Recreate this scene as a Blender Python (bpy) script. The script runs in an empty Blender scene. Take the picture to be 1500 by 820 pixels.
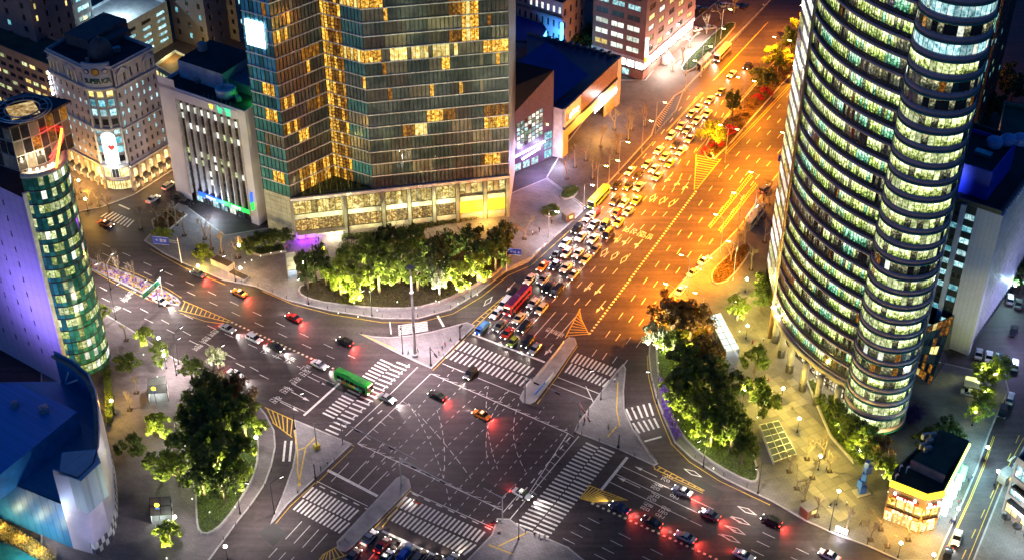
import bpy, bmesh, math, random
from mathutils import Vector, Matrix
R = math.radians
random.seed(7)
scn = bpy.context.scene
C = scn.collection

# ------------------------------------------------------------------ camera
CAM_H, F_PX, PITCH = 225.0, 2050.0, math.atan2(1520.0, 2050.0)
cam = bpy.data.cameras.new("camera")
cam.sensor_width = 36.0
cam.lens = 36.0 * F_PX / 1500.0
cam.clip_start = 1.0
cam.clip_end = 6000.0
cam_o = bpy.data.objects.new("camera", cam)
cam_o.location = (0, 0, CAM_H)
cam_o.rotation_euler = (math.pi / 2 - PITCH, 0, 0)
C.objects.link(cam_o)
scn.camera = cam_o

# ------------------------------------------------------------------ sky, moon-weak sun, exposure
w = bpy.data.worlds.new("World")
scn.world = w
w.use_nodes = True
nt = w.node_tree
bg = nt.nodes["Background"]
sky = nt.nodes.new("ShaderNodeTexSky")
sky.sky_type = 'NISHITA'
sky.sun_disc = False
sky.sun_elevation = R(3.0)
sky.sun_rotation = R(215)
sky.altitude = 100
sky.air_density = 1.0
sky.dust_density = 0.0
sky.ozone_density = 6.8
nt.links.new(sky.outputs[0], bg.inputs[0])
bg.inputs[1].default_value = 0.145
sl = bpy.data.lights.new("sun", 'SUN')
sl.energy = 0.05
sl.angle = R(12)
sl.color = (1.0, 0.85, 0.75)
so = bpy.data.objects.new("sun", sl)
so.rotation_euler = (R(78), 0, R(-35))
C.objects.link(so)
scn.view_settings.view_transform = 'Standard'
scn.view_settings.look = 'None'
scn.view_settings.exposure = 0.45
scn.view_settings.gamma = 1.0
scn.view_settings.use_curve_mapping = False
cy = scn.cycles
cy.use_denoising = True
cy.max_bounces = 5
cy.diffuse_bounces = 2
cy.glossy_bounces = 3
cy.transmission_bounces = 3
cy.transparent_max_bounces = 4
cy.sample_clamp_indirect = 4.0
cy.sample_clamp_direct = 0.0
cy.caustics_reflective = False
cy.caustics_refractive = False
cy.use_light_tree = True

# ------------------------------------------------------------------ survey: picture point -> place on a level z
_c, _s = math.cos(PITCH), math.sin(PITCH)
def P(x, y, z=0.0):
    u, v = x - 750.0, y - 410.0
    d = (u, F_PX * _c - v * _s, -F_PX * _s - v * _c)
    t = (z - CAM_H) / d[2]
    return Vector((d[0] * t, d[1] * t, z))
def ZAT(p, py):
    k = (410.0 - py) / F_PX
    return (k * p[1] * _c - p[1] * _s) / (_c + k * _s) + CAM_H
def az(deg):
    return Vector((math.sin(R(deg)), math.cos(R(deg)), 0))
U1 = az(29)            # along the wide avenue, away from the camera
U2 = az(125)           # along the cross road, towards the right

# ------------------------------------------------------------------ materials
MATS = {}
def _new(name):
    m = bpy.data.materials.new(name)
    m.use_nodes = True
    b = m.node_tree.nodes["Principled BSDF"]
    MATS[name] = m
    return m, m.node_tree, b
def noise_col(t, cols, scale, detail=3, coord='Object', rough=.6):
    n = t.nodes
    if coord == 'World':
        g = n.new("ShaderNodeNewGeometry"); out = g.outputs["Position"]
    else:
        g = n.new("ShaderNodeTexCoord"); out = g.outputs[coord]
    no = n.new("ShaderNodeTexNoise")
    no.inputs["Scale"].default_value = scale
    no.inputs["Detail"].default_value = detail
    no.inputs["Roughness"].default_value = rough
    t.links.new(out, no.inputs["Vector"])
    r = n.new("ShaderNodeValToRGB")
    e = r.color_ramp.elements
    k = len(cols)
    while len(e) < k: e.new(.5)
    for i, c in enumerate(cols):
        e[i].position = .3 + .4 * i / max(1, k - 1)
        e[i].color = (*c, 1)
    t.links.new(no.outputs["Fac"], r.inputs["Fac"])
    return r.outputs["Color"], no.outputs["Fac"], out
def mat(name, col, rough=.6, metal=0., var=.25, scale=.5, bump=0., emit=None, es=0., spec=.5, coat=0.):
    if name in MATS: return MATS[name]
    m, t, b = _new(name)
    lo = tuple(max(0, x * (1 - var)) for x in col); hi = tuple(min(1, x * (1 + var)) for x in col)
    o, f, v = noise_col(t, [lo, col, hi], scale, 5, 'World')
    t.links.new(o, b.inputs["Base Color"])
    b.inputs["Roughness"].default_value = rough
    b.inputs["Metallic"].default_value = metal
    b.inputs["Specular IOR Level"].default_value = spec
    b.inputs["Coat Weight"].default_value = coat
    if bump:
        bp = t.nodes.new("ShaderNodeBump"); bp.inputs["Strength"].default_value = bump
        no = t.nodes.new("ShaderNodeTexNoise"); no.inputs["Scale"].default_value = scale * 12
        t.links.new(v, no.inputs["Vector"]); t.links.new(no.outputs["Fac"], bp.inputs["Height"])
        t.links.new(bp.outputs[0], b.inputs["Normal"])
    if emit:
        b.inputs["Emission Color"].default_value = (*emit, 1)
        b.inputs["Emission Strength"].default_value = es
        m.cycles.emission_sampling = 'NONE'
    return m
def glow(name, col, s):
    """a lamp, a sign face or another thing that gives off light"""
    if name in MATS: return MATS[name]
    m, t, b = _new(name)
    b.inputs["Base Color"].default_value = (*[x * .5 for x in col], 1)
    b.inputs["Emission Color"].default_value = (*col, 1)
    b.inputs["Emission Strength"].default_value = s
    m.cycles.emission_sampling = 'NONE'
    return m
def winmat(name, cols, s, scale=.9, base=(.02, .022, .026), rough=.12, zs=1.0, floor=None):
    """window with a lit room behind it: patches of furniture, blinds and people darken the light"""
    if name in MATS: return MATS[name]
    m, t, b = _new(name)
    g = t.nodes.new("ShaderNodeNewGeometry")
    mp = t.nodes.new("ShaderNodeMapping"); mp.inputs["Scale"].default_value = (1, 1, zs)
    t.links.new(g.outputs["Position"], mp.inputs["Vector"])
    no = t.nodes.new("ShaderNodeTexNoise"); no.inputs["Scale"].default_value = scale; no.inputs["Detail"].default_value = 6
    no.inputs["Roughness"].default_value = .75
    t.links.new(mp.outputs[0], no.inputs["Vector"])
    r = t.nodes.new("ShaderNodeValToRGB"); e = r.color_ramp.elements
    while len(e) < len(cols): e.new(.5)
    for i, c in enumerate(cols):
        e[i].position = .36 + .28 * i / max(1, len(cols) - 1); e[i].color = (*c, 1)
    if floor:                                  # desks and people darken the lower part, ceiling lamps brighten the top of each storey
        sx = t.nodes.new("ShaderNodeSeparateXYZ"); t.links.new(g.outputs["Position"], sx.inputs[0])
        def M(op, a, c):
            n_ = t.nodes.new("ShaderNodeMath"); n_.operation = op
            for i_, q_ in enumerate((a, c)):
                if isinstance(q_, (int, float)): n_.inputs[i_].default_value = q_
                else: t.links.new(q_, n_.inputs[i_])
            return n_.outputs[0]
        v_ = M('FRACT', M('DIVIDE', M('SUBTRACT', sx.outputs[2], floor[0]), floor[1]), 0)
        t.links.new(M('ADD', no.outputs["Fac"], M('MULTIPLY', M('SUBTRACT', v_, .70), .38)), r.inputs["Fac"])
    else: t.links.new(no.outputs["Fac"], r.inputs["Fac"])
    t.links.new(r.outputs["Color"], b.inputs["Emission Color"])
    oi = t.nodes.new("ShaderNodeObjectInfo"); ad = t.nodes.new("ShaderNodeMath"); ad.operation = 'ADD'
    t.links.new(oi.outputs["Random"], ad.inputs[0]); t.links.new(g.outputs["Random Per Island"], ad.inputs[1])
    fr = t.nodes.new("ShaderNodeMath"); fr.operation = 'FRACT'; t.links.new(ad.outputs[0], fr.inputs[0])
    mr = t.nodes.new("ShaderNodeMapRange"); mr.inputs["To Min"].default_value = s * .45; mr.inputs["To Max"].default_value = s * 1.25
    t.links.new(fr.outputs[0], mr.inputs["Value"]); t.links.new(mr.outputs[0], b.inputs["Emission Strength"])
    b.inputs["Base Color"].default_value = (*base, 1)
    b.inputs["Roughness"].default_value = rough
    m.cycles.emission_sampling = 'NONE'
    return m
def glassmat(name, cols, rough=.1, scale=.25, spec=.8):
    """dark glazing with curtains behind it"""
    if name in MATS: return MATS[name]
    m, t, b = _new(name)
    o, f, v = noise_col(t, cols, scale, 6, 'World', .7)
    t.links.new(o, b.inputs["Base Color"])
    b.inputs["Roughness"].default_value = rough
    b.inputs["Specular IOR Level"].default_value = spec
    return m
def leafmat(name, a, bcol, trans=.0):
    if name in MATS: return MATS[name]
    m, t, b = _new(name)
    g = t.nodes.new("ShaderNodeNewGeometry")
    r = t.nodes.new("ShaderNodeValToRGB"); e = r.color_ramp.elements
    e[0].color = (*a, 1); e[1].color = (*bcol, 1)
    t.links.new(g.outputs["Random Per Island"], r.inputs["Fac"])
    t.links.new(r.outputs["Color"], b.inputs["Base Color"])
    b.inputs["Roughness"].default_value = .55
    tr = t.nodes.new("ShaderNodeBsdfTranslucent"); t.links.new(r.outputs["Color"], tr.inputs["Color"])
    mx = t.nodes.new("ShaderNodeMixShader"); mx.inputs[0].default_value = .35
    out = t.nodes["Material Output"]
    t.links.new(b.outputs[0], mx.inputs[1]); t.links.new(tr.outputs[0], mx.inputs[2]); t.links.new(mx.outputs[0], out.inputs[0])
    return m
def brickmat(name, c1, c2, mortar, bw, bh, rot=0., rough=.75, ms=.03):
    if name in MATS: return MATS[name]
    m, t, b = _new(name)
    g = t.nodes.new("ShaderNodeNewGeometry")
    mp = t.nodes.new("ShaderNodeMapping"); mp.inputs["Rotation"].default_value = (0, 0, rot)
    t.links.new(g.outputs["Position"], mp.inputs["Vector"])
    br = t.nodes.new("ShaderNodeTexBrick")
    br.inputs["Color1"].default_value = (*c1, 1); br.inputs["Color2"].default_value = (*c2, 1); br.inputs["Mortar"].default_value = (*mortar, 1)
    br.inputs["Scale"].default_value = 1; br.inputs["Brick Width"].default_value = bw; br.inputs["Row Height"].default_value = bh
    br.inputs["Mortar Size"].default_value = ms
    t.links.new(mp.outputs[0], br.inputs["Vector"])
    o, f, v = noise_col(t, [(.55, .55, .55), (1, 1, 1), (1.2, 1.2, 1.2)], .12, 6, 'World', .7)
    mx = t.nodes.new("ShaderNodeMix"); mx.data_type = 'RGBA'; mx.blend_type = 'MULTIPLY'; mx.inputs[0].default_value = 1
    t.links.new(br.outputs["Color"], mx.inputs[6]); t.links.new(o, mx.inputs[7])
    t.links.new(mx.outputs[2], b.inputs["Base Color"])
    b.inputs["Roughness"].default_value = rough
    return m
def panelmat(name, col, joint, pw, ph, rough=.5, ang=0., var=.15):
    """cladding with fine joints, laid along a wall that runs at azimuth ang"""
    if name in MATS: return MATS[name]
    m, t, b = _new(name)
    g = t.nodes.new("ShaderNodeNewGeometry")
    sep = t.nodes.new("ShaderNodeVectorMath"); sep.operation = 'DOT_PRODUCT'
    d = az(ang); sep.inputs[1].default_value = (d.x, d.y, 0)
    t.links.new(g.outputs["Position"], sep.inputs[0])
    sx = t.nodes.new("ShaderNodeSeparateXYZ"); t.links.new(g.outputs["Position"], sx.inputs[0])
    cb = t.nodes.new("ShaderNodeCombineXYZ"); t.links.new(sep.outputs["Value"], cb.inputs[0]); t.links.new(sx.outputs[2], cb.inputs[1])
    br = t.nodes.new("ShaderNodeTexBrick"); br.offset = 0.0
    c2 = tuple(x * (1 - var) for x in col)
    br.inputs["Color1"].default_value = (*col, 1); br.inputs["Color2"].default_value = (*c2, 1); br.inputs["Mortar"].default_value = (*joint, 1)
    br.inputs["Scale"].default_value = 1; br.inputs["Brick Width"].default_value = pw; br.inputs["Row Height"].default_value = ph; br.inputs["Mortar Size"].default_value = .05
    t.links.new(cb.outputs[0], br.inputs["Vector"]); t.links.new(br.outputs["Color"], b.inputs["Base Color"])
    b.inputs["Roughness"].default_value = rough
    return m

# ------------------------------------------------------------------ mesh helpers
ORG = {}
class MB:
    def __init__(self): self.v = []; self.f = []; self.m = []; self.k = 0
    def mi(self, k): self.k = k; return self
    def poly(self, pts):
        n = len(self.v); self.v += [tuple(p) for p in pts]; self.f.append(tuple(range(n, n + len(pts)))); self.m.append(self.k)
    def box(self, c, s, rz=0.):
        cx, cy_, cz = c; x, y, z = s[0] / 2, s[1] / 2, s[2] / 2
        co, si = math.cos(rz), math.sin(rz)
        n = len(self.v)
        for dz in (-z, z):
            for dx, dy in ((-x, -y), (x, -y), (x, y), (-x, y)):
                self.v.append((cx + dx * co - dy * si, cy_ + dx * si + dy * co, cz + dz))
        for q in ((0, 3, 2, 1), (4, 5, 6, 7), (0, 1, 5, 4), (1, 2, 6, 5), (2, 3, 7, 6), (3, 0, 4, 7)):
            self.f.append(tuple(n + i for i in q)); self.m.append(self.k)
    def prism(self, pts, z0, z1, bottom=False):
        pts = ccw(pts); k = len(pts); n = len(self.v)
        self.v += [(p[0], p[1], z0) for p in pts] + [(p[0], p[1], z1) for p in pts]
        self.f.append(tuple(n + k + i for i in range(k))); self.m.append(self.k)
        if bottom: self.f.append(tuple(n + k - 1 - i for i in range(k))); self.m.append(self.k)
        for i in range(k):
            j = (i + 1) % k
            self.f.append((n + i, n + j, n + k + j, n + k + i)); self.m.append(self.k)
    def tube(self, a, b, r0, r1=None, n=6, caps=True):
        a, b = Vector(a), Vector(b); r1 = r0 if r1 is None else r1
        d = (b - a)
        if d.length < 1e-6: return
        d.normalize()
        x = d.orthogonal().normalized(); y = d.cross(x)
        s = len(self.v)
        for p, r in ((a, r0), (b, r1)):
            for i in range(n):
                t = 2 * math.pi * i / n
                self.v.append(tuple(p + x * (r * math.cos(t)) + y * (r * math.sin(t))))
        for i in range(n):
            j = (i + 1) % n
            self.f.append((s + i, s + j, s + n + j, s + n + i)); self.m.append(self.k)
        if caps:
            self.f.append(tuple(s + n + i for i in range(n))); self.m.append(self.k)
            self.f.append(tuple(s + n - 1 - i for i in range(n))); self.m.append(self.k)
    def lathe(self, c, prof, n=16, a0=0., a1=2 * math.pi, sx=1., sy=1., cap=True):
        full = abs(a1 - a0 - 2 * math.pi) < 1e-6
        k = n if full else n + 1
        s = len(self.v)
        for r, z in prof:
            for i in range(k):
                t = a0 + (a1 - a0) * i / n
                self.v.append((c[0] + sx * r * math.cos(t), c[1] + sy * r * math.sin(t), c[2] + z))
        for j in range(len(prof) - 1):
            for i in range(n):
                i2 = (i + 1) % k
                self.f.append((s + j * k + i, s + j * k + i2, s + (j + 1) * k + i2, s + (j + 1) * k + i)); self.m.append(self.k)
        if cap and full:
            self.f.append(tuple(s + (len(prof) - 1) * k + i for i in range(k))); self.m.append(self.k)
    def build(self, name, mats, parent=None, smooth=False):
        me = bpy.data.meshes.new(name)
        o = ORG.get(parent.name, Vector()) if parent else Vector()
        me.from_pydata([(p[0] - o[0], p[1] - o[1], p[2] - o[2]) for p in self.v] if o.length else self.v, [], self.f)
        if not isinstance(mats, (list, tuple)): mats = [mats]
        for m in mats: me.materials.append(m)
        if len(mats) > 1: me.polygons.foreach_set("material_index", self.m)
        if smooth: me.polygons.foreach_set("use_smooth", [True] * len(me.polygons))
        me.update()
        ob = bpy.data.objects.new(name, me); C.objects.link(ob)
        if parent: ob.parent = parent
        return ob
def ccw(pts):
    a = sum(pts[i][0] * pts[(i + 1) % len(pts)][1] - pts[(i + 1) % len(pts)][0] * pts[i][1] for i in range(len(pts)))
    return list(pts) if a > 0 else list(reversed(pts))
def tag(o, label=None, cat=None, group=None, kind=None):
    if label: o["label"] = label
    if cat: o["category"] = cat
    if group: o["group"] = group
    if kind: o["kind"] = kind
    return o
def thing(name, label, cat, loc=(0, 0, 0), group=None, rz=0.):
    o = bpy.data.objects.new(name, None); C.objects.link(o)
    o.empty_display_size = .5; o.location = loc; o.rotation_euler = (0, 0, rz)
    ORG[o.name] = Vector(loc)
    return tag(o, label, cat, group)
def struct(o): o["kind"] = "structure"; return o
_cube = {}
def cube(m, slots=1):
    if m.name not in _cube:
        b = MB(); b.box((0, 0, 0), (1, 1, 1))
        me = bpy.data.meshes.new("piece"); me.from_pydata(b.v, [], b.f); me.materials.append(m); _cube[m.name] = me
    return _cube[m.name]
def piece(name, m, parent, c, s, rz=0.):
    o = bpy.data.objects.new(name, cube(m)); C.objects.link(o)
    g = ORG.get(parent.name, Vector()) if parent else Vector()
    o.parent = parent; o.location = (c[0] - g[0], c[1] - g[1], c[2] - g[2]); o.scale = s; o.rotation_euler = (0, 0, rz)
    return o
def copy_tree(o, parent=None):
    c = o.copy(); C.objects.link(c); c.parent = parent
    for ch in KIDS.get(o.name, ()): copy_tree(ch, c)
    return c
KIDS = {}
def freeze(o):
    """remember the parts of a prototype so that copies can be made in a loop"""
    KIDS[o.name] = [x for x in o.children]
    for x in KIDS[o.name]: freeze(x)
LAMP_GAIN = 2.0
def lamp(name, kind, loc, power, col, parent=None, radius=.3, cone=150, blend=.7, aim=None):
    l = bpy.data.lights.new(name, kind); l.energy = power * LAMP_GAIN; l.color = col
    l.shadow_soft_size = radius
    if kind == 'SPOT': l.spot_size = R(cone); l.spot_blend = blend
    o = bpy.data.objects.new(name, l); C.objects.link(o)
    g = ORG.get(parent.name, Vector()) if parent else Vector()
    o.location = Vector(loc) - g; o.parent = parent
    if aim is not None: o.rotation_euler = Vector(aim).to_track_quat('-Z', 'Y').to_euler()
    return o
def text_mesh(s, size, ext=.02):
    cu = bpy.data.curves.new("lettering", 'FONT'); cu.body = s; cu.size = size; cu.extrude = ext
    cu.align_x = 'CENTER'; cu.align_y = 'CENTER'; cu.resolution_u = 2
    t = bpy.data.objects.new("lettering", cu); C.objects.link(t)
    dg = bpy.context.evaluated_depsgraph_get()
    me = bpy.data.meshes.new_from_object(t.evaluated_get(dg))
    bpy.data.objects.remove(t); bpy.data.curves.remove(cu)
    return me
def text(name, s, size, m, parent, pos, xdir, up=(0, 0, 1), ext=.05, wide=None):
    me = text_mesh(s, size, ext); me.materials.clear(); me.materials.append(m)
    o = bpy.data.objects.new(name, me); C.objects.link(o)
    x = Vector(xdir).normalized(); y = Vector(up).normalized(); z = x.cross(y)
    M = Matrix((x, y, z)).transposed().to_4x4()
    if wide: M = M @ Matrix.Diagonal((wide[0], wide[1], 1, 1))
    g = ORG.get(parent.name, Vector()) if parent else Vector()
    M.translation = Vector(pos) - g
    o.parent = parent; o.matrix_local = M
    return o
# ------------------------------------------------------------------ shared materials
def asphalt():
    m, t, b = _new("asphalt")
    o1, f1, v = noise_col(t, [(.030, .021, .023), (.054, .039, .043), (.085, .062, .068)], .055, 8, 'World', .68)
    o2, f2, _ = noise_col(t, [(.55, .55, .55), (1, 1, 1), (1.25, 1.22, 1.2)], .9, 8, 'World', .75)
    g_ = t.nodes.new("ShaderNodeNewGeometry"); mp = t.nodes.new("ShaderNodeMapping"); mp.inputs["Rotation"].default_value = (0, 0, R(35)); mp.inputs["Scale"].default_value = (.02, .7, 1)
    t.links.new(g_.outputs["Position"], mp.inputs[0]); wn = t.nodes.new("ShaderNodeTexNoise"); wn.inputs["Scale"].default_value = 1.0; wn.inputs["Detail"].default_value = 4; t.links.new(mp.outputs[0], wn.inputs["Vector"])
    wr = t.nodes.new("ShaderNodeValToRGB"); wr.color_ramp.elements[0].position = .4; wr.color_ramp.elements[0].color = (.72, .72, .72, 1); wr.color_ramp.elements[1].position = .62; wr.color_ramp.elements[1].color = (1.1, 1.1, 1.1, 1); t.links.new(wn.outputs["Fac"], wr.inputs[0])
    cur = o1
    for q in (o2, wr.outputs[0]):
        mx = t.nodes.new("ShaderNodeMix"); mx.data_type = 'RGBA'; mx.blend_type = 'MULTIPLY'; mx.inputs[0].default_value = 1; t.links.new(cur, mx.inputs[6]); t.links.new(q, mx.inputs[7]); cur = mx.outputs[2]
    t.links.new(cur, b.inputs["Base Color"])
    mr = t.nodes.new("ShaderNodeMapRange"); mr.inputs["To Min"].default_value = .42; mr.inputs["To Max"].default_value = .8; t.links.new(f1, mr.inputs[0]); t.links.new(mr.outputs[0], b.inputs["Roughness"])
    b.inputs["Specular IOR Level"].default_value = .4
    return m
ASPH = asphalt()
PAVE = brickmat("pale_pavers", (.25, .23, .24), (.20, .185, .195), (.10, .095, .10), 1.2, .6, R(29))
PAVE_D = brickmat("brown_pavers", (.15, .10, .085), (.11, .08, .07), (.08, .06, .055), 1.0, .5, R(35))
PAVE_G = brickmat("grey_pavers", (.17, .155, .15), (.14, .13, .125), (.07, .065, .06), 1.4, .7, R(29))
PAVE_M = brickmat("mauve_pavers", (.19, .155, .165), (.15, .125, .135), (.08, .07, .075), 1.2, .6, R(10))
KERB = mat("granite_kerb", (.36, .34, .33), .7, var=.25, scale=.8)
WHITE = mat("white_road_paint", (.66, .64, .60), .6, var=.22, scale=1.3)
YELLOW = mat("yellow_road_paint", (.62, .40, .045), .6, var=.25, scale=1.3)
SOIL = mat("planting_soil", (.05, .034, .022), .9, var=.5, scale=.6, bump=.4)
LAWN = mat("lawn", (.05, .075, .022), .9, var=.5, scale=.5, bump=.5)
DARKM = mat("black_metal", (.018, .018, .02), .45, .4)
STEEL = mat("galvanised_steel", (.42, .43, .45), .4, .7)
WHITEM = mat("white_painted_metal", (.68, .68, .70), .45)
CONC = mat("concrete", (.30, .285, .28), .8, var=.25, scale=.4)
RUBBER = mat("rubber", (.012, .012, .012), .8)
CHROME = mat("rim_metal", (.5, .5, .52), .3, .8)
CARGLASS = mat("car_glass", (.012, .014, .017), .06, spec=.8, var=.1)

# ------------------------------------------------------------------ ground
g = MB(); g.poly([(-1500, -200, 0), (1500, -200, 0), (1500, 2800, 0), (-1500, 2800, 0)])
ground = struct(g.build("ground", ASPH))
def poly_px(px, z=0.): return [P(x, y, z) for x, y in px]
def offset_ring(pts, d):
    pts = ccw(pts); n = len(pts); out = []
    for i in range(n):
        a, b, c = Vector(pts[i - 1][:2]), Vector(pts[i][:2]), Vector(pts[(i + 1) % n][:2])
        e1 = (b - a); e2 = (c - b)
        if e1.length < 1e-6: e1 = e2
        if e2.length < 1e-6: e2 = e1
        n1 = Vector((-e1.y, e1.x)).normalized(); n2 = Vector((-e2.y, e2.x)).normalized()
        m = (n1 + n2)
        if m.length < .2: m = n1
        m.normalize(); k = 1 / max(.4, m.dot(n1))
        out.append(b + m * d * k)
    return out
def smooth_px(px, it=1):
    for _ in range(it):
        q = []
        for i in range(len(px)):
            a, b = px[i], px[(i + 1) % len(px)]
            q += [(a[0] * .75 + b[0] * .25, a[1] * .75 + b[1] * .25), (a[0] * .25 + b[0] * .75, a[1] * .25 + b[1] * .75)]
        px = q
    return px
def slab(name, px, m, h=.14, kerb=True, kw=.35, sm=0):
    if sm: px = smooth_px(px, sm)
    pts = ccw([p.to_2d() for p in poly_px(px)])
    b = MB(); b.prism(pts, -.02, h)
    o = struct(b.build(name, m))
    if kerb:
        inn = offset_ring(pts, kw); out = offset_ring(pts, -.03)
        k = MB(); n = len(pts); hz = h + .025
        for i in range(n):
            j = (i + 1) % n
            k.poly([(*out[i], hz), (*out[j], hz), (*inn[j], hz), (*inn[i], hz)])
            k.poly([(*out[i], -.01), (*out[j], -.01), (*out[j], hz), (*out[i], hz)])
            k.poly([(*inn[j], h - .01), (*inn[i], h - .01), (*inn[i], hz), (*inn[j], hz)])
        k.build("kerb", KERB, o)
    return o
S1PX = [(211, 353), (240, 372), (269, 386), (328, 411), (374, 420), (420, 440), (480, 455), (560, 467), (612, 467), (660, 454), (700, 430), (740, 399), (773, 385), (837, 326), (858, 306), (800, 262), (745, 285), (600, 300), (420, 330), (330, 345), (270, 300), (262, 297)]
hotel_plaza = slab("hotel_plaza", S1PX, PAVE)
slab("shop_terrace", [(800, 261), (859, 305), (896, 264), (955, 199), (962, 176), (988, 142), (1001, 134), (1033, 100), (1080, 52), (1125, 5), (1160, -30), (1090, -30), (1005, 40), (945, 118), (900, 118), (830, 210)], PAVE_D)
slab("corner_pavement", [(20, 300), (60, 318), (100, 318), (114, 311), (150, 304), (195, 287), (258, 247), (250, 240), (195, 270), (155, 270), (105, 245), (60, 240)], PAVE_D)
garden_plaza = slab("garden_plaza", [(60, 402), (139, 451), (188, 480), (257, 526), (303, 542), (345, 566), (372, 585), (390, 607), (402, 630), (404, 654), (398, 682), (388, 710), (366, 742), (350, 762), (303, 825), (250, 900), (60, 900), (60, 600)], PAVE_M)
S3PX = [(1200, 160), (1150, 240), (1112, 290), (1085, 330), (1055, 362), (1005, 406), (965, 450), (952, 491), (950, 521), (953, 550), (961, 582), (972, 612), (988, 648), (1014, 672), (1057, 699), (1091, 716), (1130, 734), (1180, 763), (1229, 785), (1271, 800), (1320, 822), (1372, 822), (1382, 798), (1414, 729), (1433, 683), (1449, 637), (1459, 612), (1478, 572), (1474, 556), (1455, 548), (1330, 520), (1250, 420)]
tower_plaza = slab("tower_plaza", S3PX, PAVE_G)
corner_island = slab("corner_island", [(526, 489), (548, 493), (572, 494), (605, 491), (632, 486), (684, 472), (696, 477), (632, 540), (590, 521)], PAVE)
slab("corner_island", [(913, 533), (902, 545), (880, 574), (846, 620), (841, 632), (852, 637), (904, 657), (958, 682), (964, 679), (953, 667), (928, 629), (915, 600), (914, 572), (917, 540)], PAVE)
slab("corner_island", [(430, 614), (452, 623), (516, 650), (461, 702), (421, 739), (403, 762), (396, 768), (407, 740), (418, 712), (428, 685), (433, 660), (432, 632)], PAVE)
slab("corner_pavement", [(728, 759), (747, 760), (768, 776), (797, 786), (832, 801), (858, 822), (880, 860), (640, 860), (686, 818), (720, 783)], PAVE)
slab("median_island", [(765, 574), (826, 500), (833, 494), (842, 495), (845, 504), (813, 550), (784, 588), (776, 592), (766, 590), (761, 583)], CONC)
slab("median_island", [(581, 700), (590, 696), (599, 702), (602, 714), (559, 757), (516, 801), (506, 808), (495, 805), (493, 794)], CONC)
slab("side_street_pavement", [(1424, 822), (1470, 707), (1500, 653), (1560, 600), (1600, 800), (1500, 850)], PAVE_G)
slab("rear_pavement", [(-60, 120), (60, 150), (250, 95), (370, 115), (420, 40), (300, -60), (-100, -40)], PAVE_D, kerb=False, h=.1)
# planted beds
def bed(name, px, h=.45, m=SOIL, sm=1, z=.14):
    px = smooth_px(px, sm) if sm else px
    pts = ccw([p.to_2d() for p in poly_px(px)])
    b = MB(); inn = offset_ring(pts, .45); n = len(pts)
    for i in range(n):
        j = (i + 1) % n
        b.poly([(*pts[i], z - .1), (*pts[j], z - .1), (*pts[j], z + h), (*pts[i], z + h)])
        b.poly([(*pts[i], z + h), (*pts[j], z + h), (*inn[j], z + h), (*inn[i], z + h)])
        b.poly([(*inn[j], z + h), (*inn[i], z + h), (*inn[i], z + h - .2), (*inn[j], z + h - .2)][::-1])
    o = struct(b.build(name, KERB))
    s = MB(); s.poly([(*p, z + h - .12) for p in inn]); s.build("soil", m, o)
    return o, inn, z + h - .12
BEDS = {}
BEDS['hotel'] = bed("planting_bed", [(436, 432), (440, 420), (470, 412), (560, 385), (640, 365), (740, 352), (752, 370), (735, 398), (690, 425), (650, 445), (605, 456), (545, 455), (480, 448), (450, 441)], .8)
BEDS['west'] = bed("planting_bed", [(287, 762), (286, 720), (275, 690), (265, 620), (300, 560), (350, 575), (378, 615), (380, 650), (378, 688), (362, 722), (330, 768), (308, 785), (291, 783)], .6, LAWN)
BEDS['east'] = bed("planting_bed", [(962, 470), (985, 440), (1020, 445), (1045, 500), (1065, 560), (1090, 630), (1112, 690), (1110, 708), (1095, 708), (1050, 685), (1010, 655), (985, 620), (968, 580), (960, 530)], .6, LAWN)
BEDS['avenue_median'] = bed("avenue_median", [(1027, 216), (1081, 153), (1140, 88), (1200, 25), (1260, -40), (1290, -40), (1230, 25), (1169, 99), (1108, 168), (1054, 230), (1036, 236)], .3, SOIL, 1, 0)
BEDS['flower_median'] = bed("flower_median", [(60, 350), (152, 387), (200, 406), (242, 426), (266, 441), (261, 451), (216, 434), (168, 411), (60, 362)], .3, LAWN, 1, 0)
BEDS['oval'] = bed("planting_bed", [(1041, 402), (1050, 390), (1085, 358), (1100, 360), (1100, 372), (1070, 412), (1050, 419), (1042, 414)], .4, SOIL)
BEDS['strip'] = bed("planting_bed", [(997, 100), (1010, 84), (1060, 36), (1078, 33), (1076, 44), (1030, 92), (1010, 107), (999, 106)], .35, LAWN)
BEDS['r1'] = bed("planting_bed", [(794, 308), (806, 300), (820, 303), (818, 314), (806, 320), (796, 317)], .4, LAWN)
BEDS['r2'] = bed("planting_bed", [(818, 286), (836, 272), (848, 276), (845, 288), (832, 294), (822, 293)], .4, LAWN)
BEDS['front'] = bed("planting_bed", [(365, 368), (415, 360), (420, 370), (382, 377), (372, 374)], .6, LAWN, 0)
BEDS['bank'] = bed("planting_bed", [(222, 325), (250, 305), (275, 316), (240, 345), (226, 340)], .4, SOIL, 0)
BEDS['tower1'] = bed("planting_bed", [(1180, 560), (1192, 556), (1230, 630), (1262, 672), (1250, 680), (1215, 640)], .6, LAWN, 0)

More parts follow.
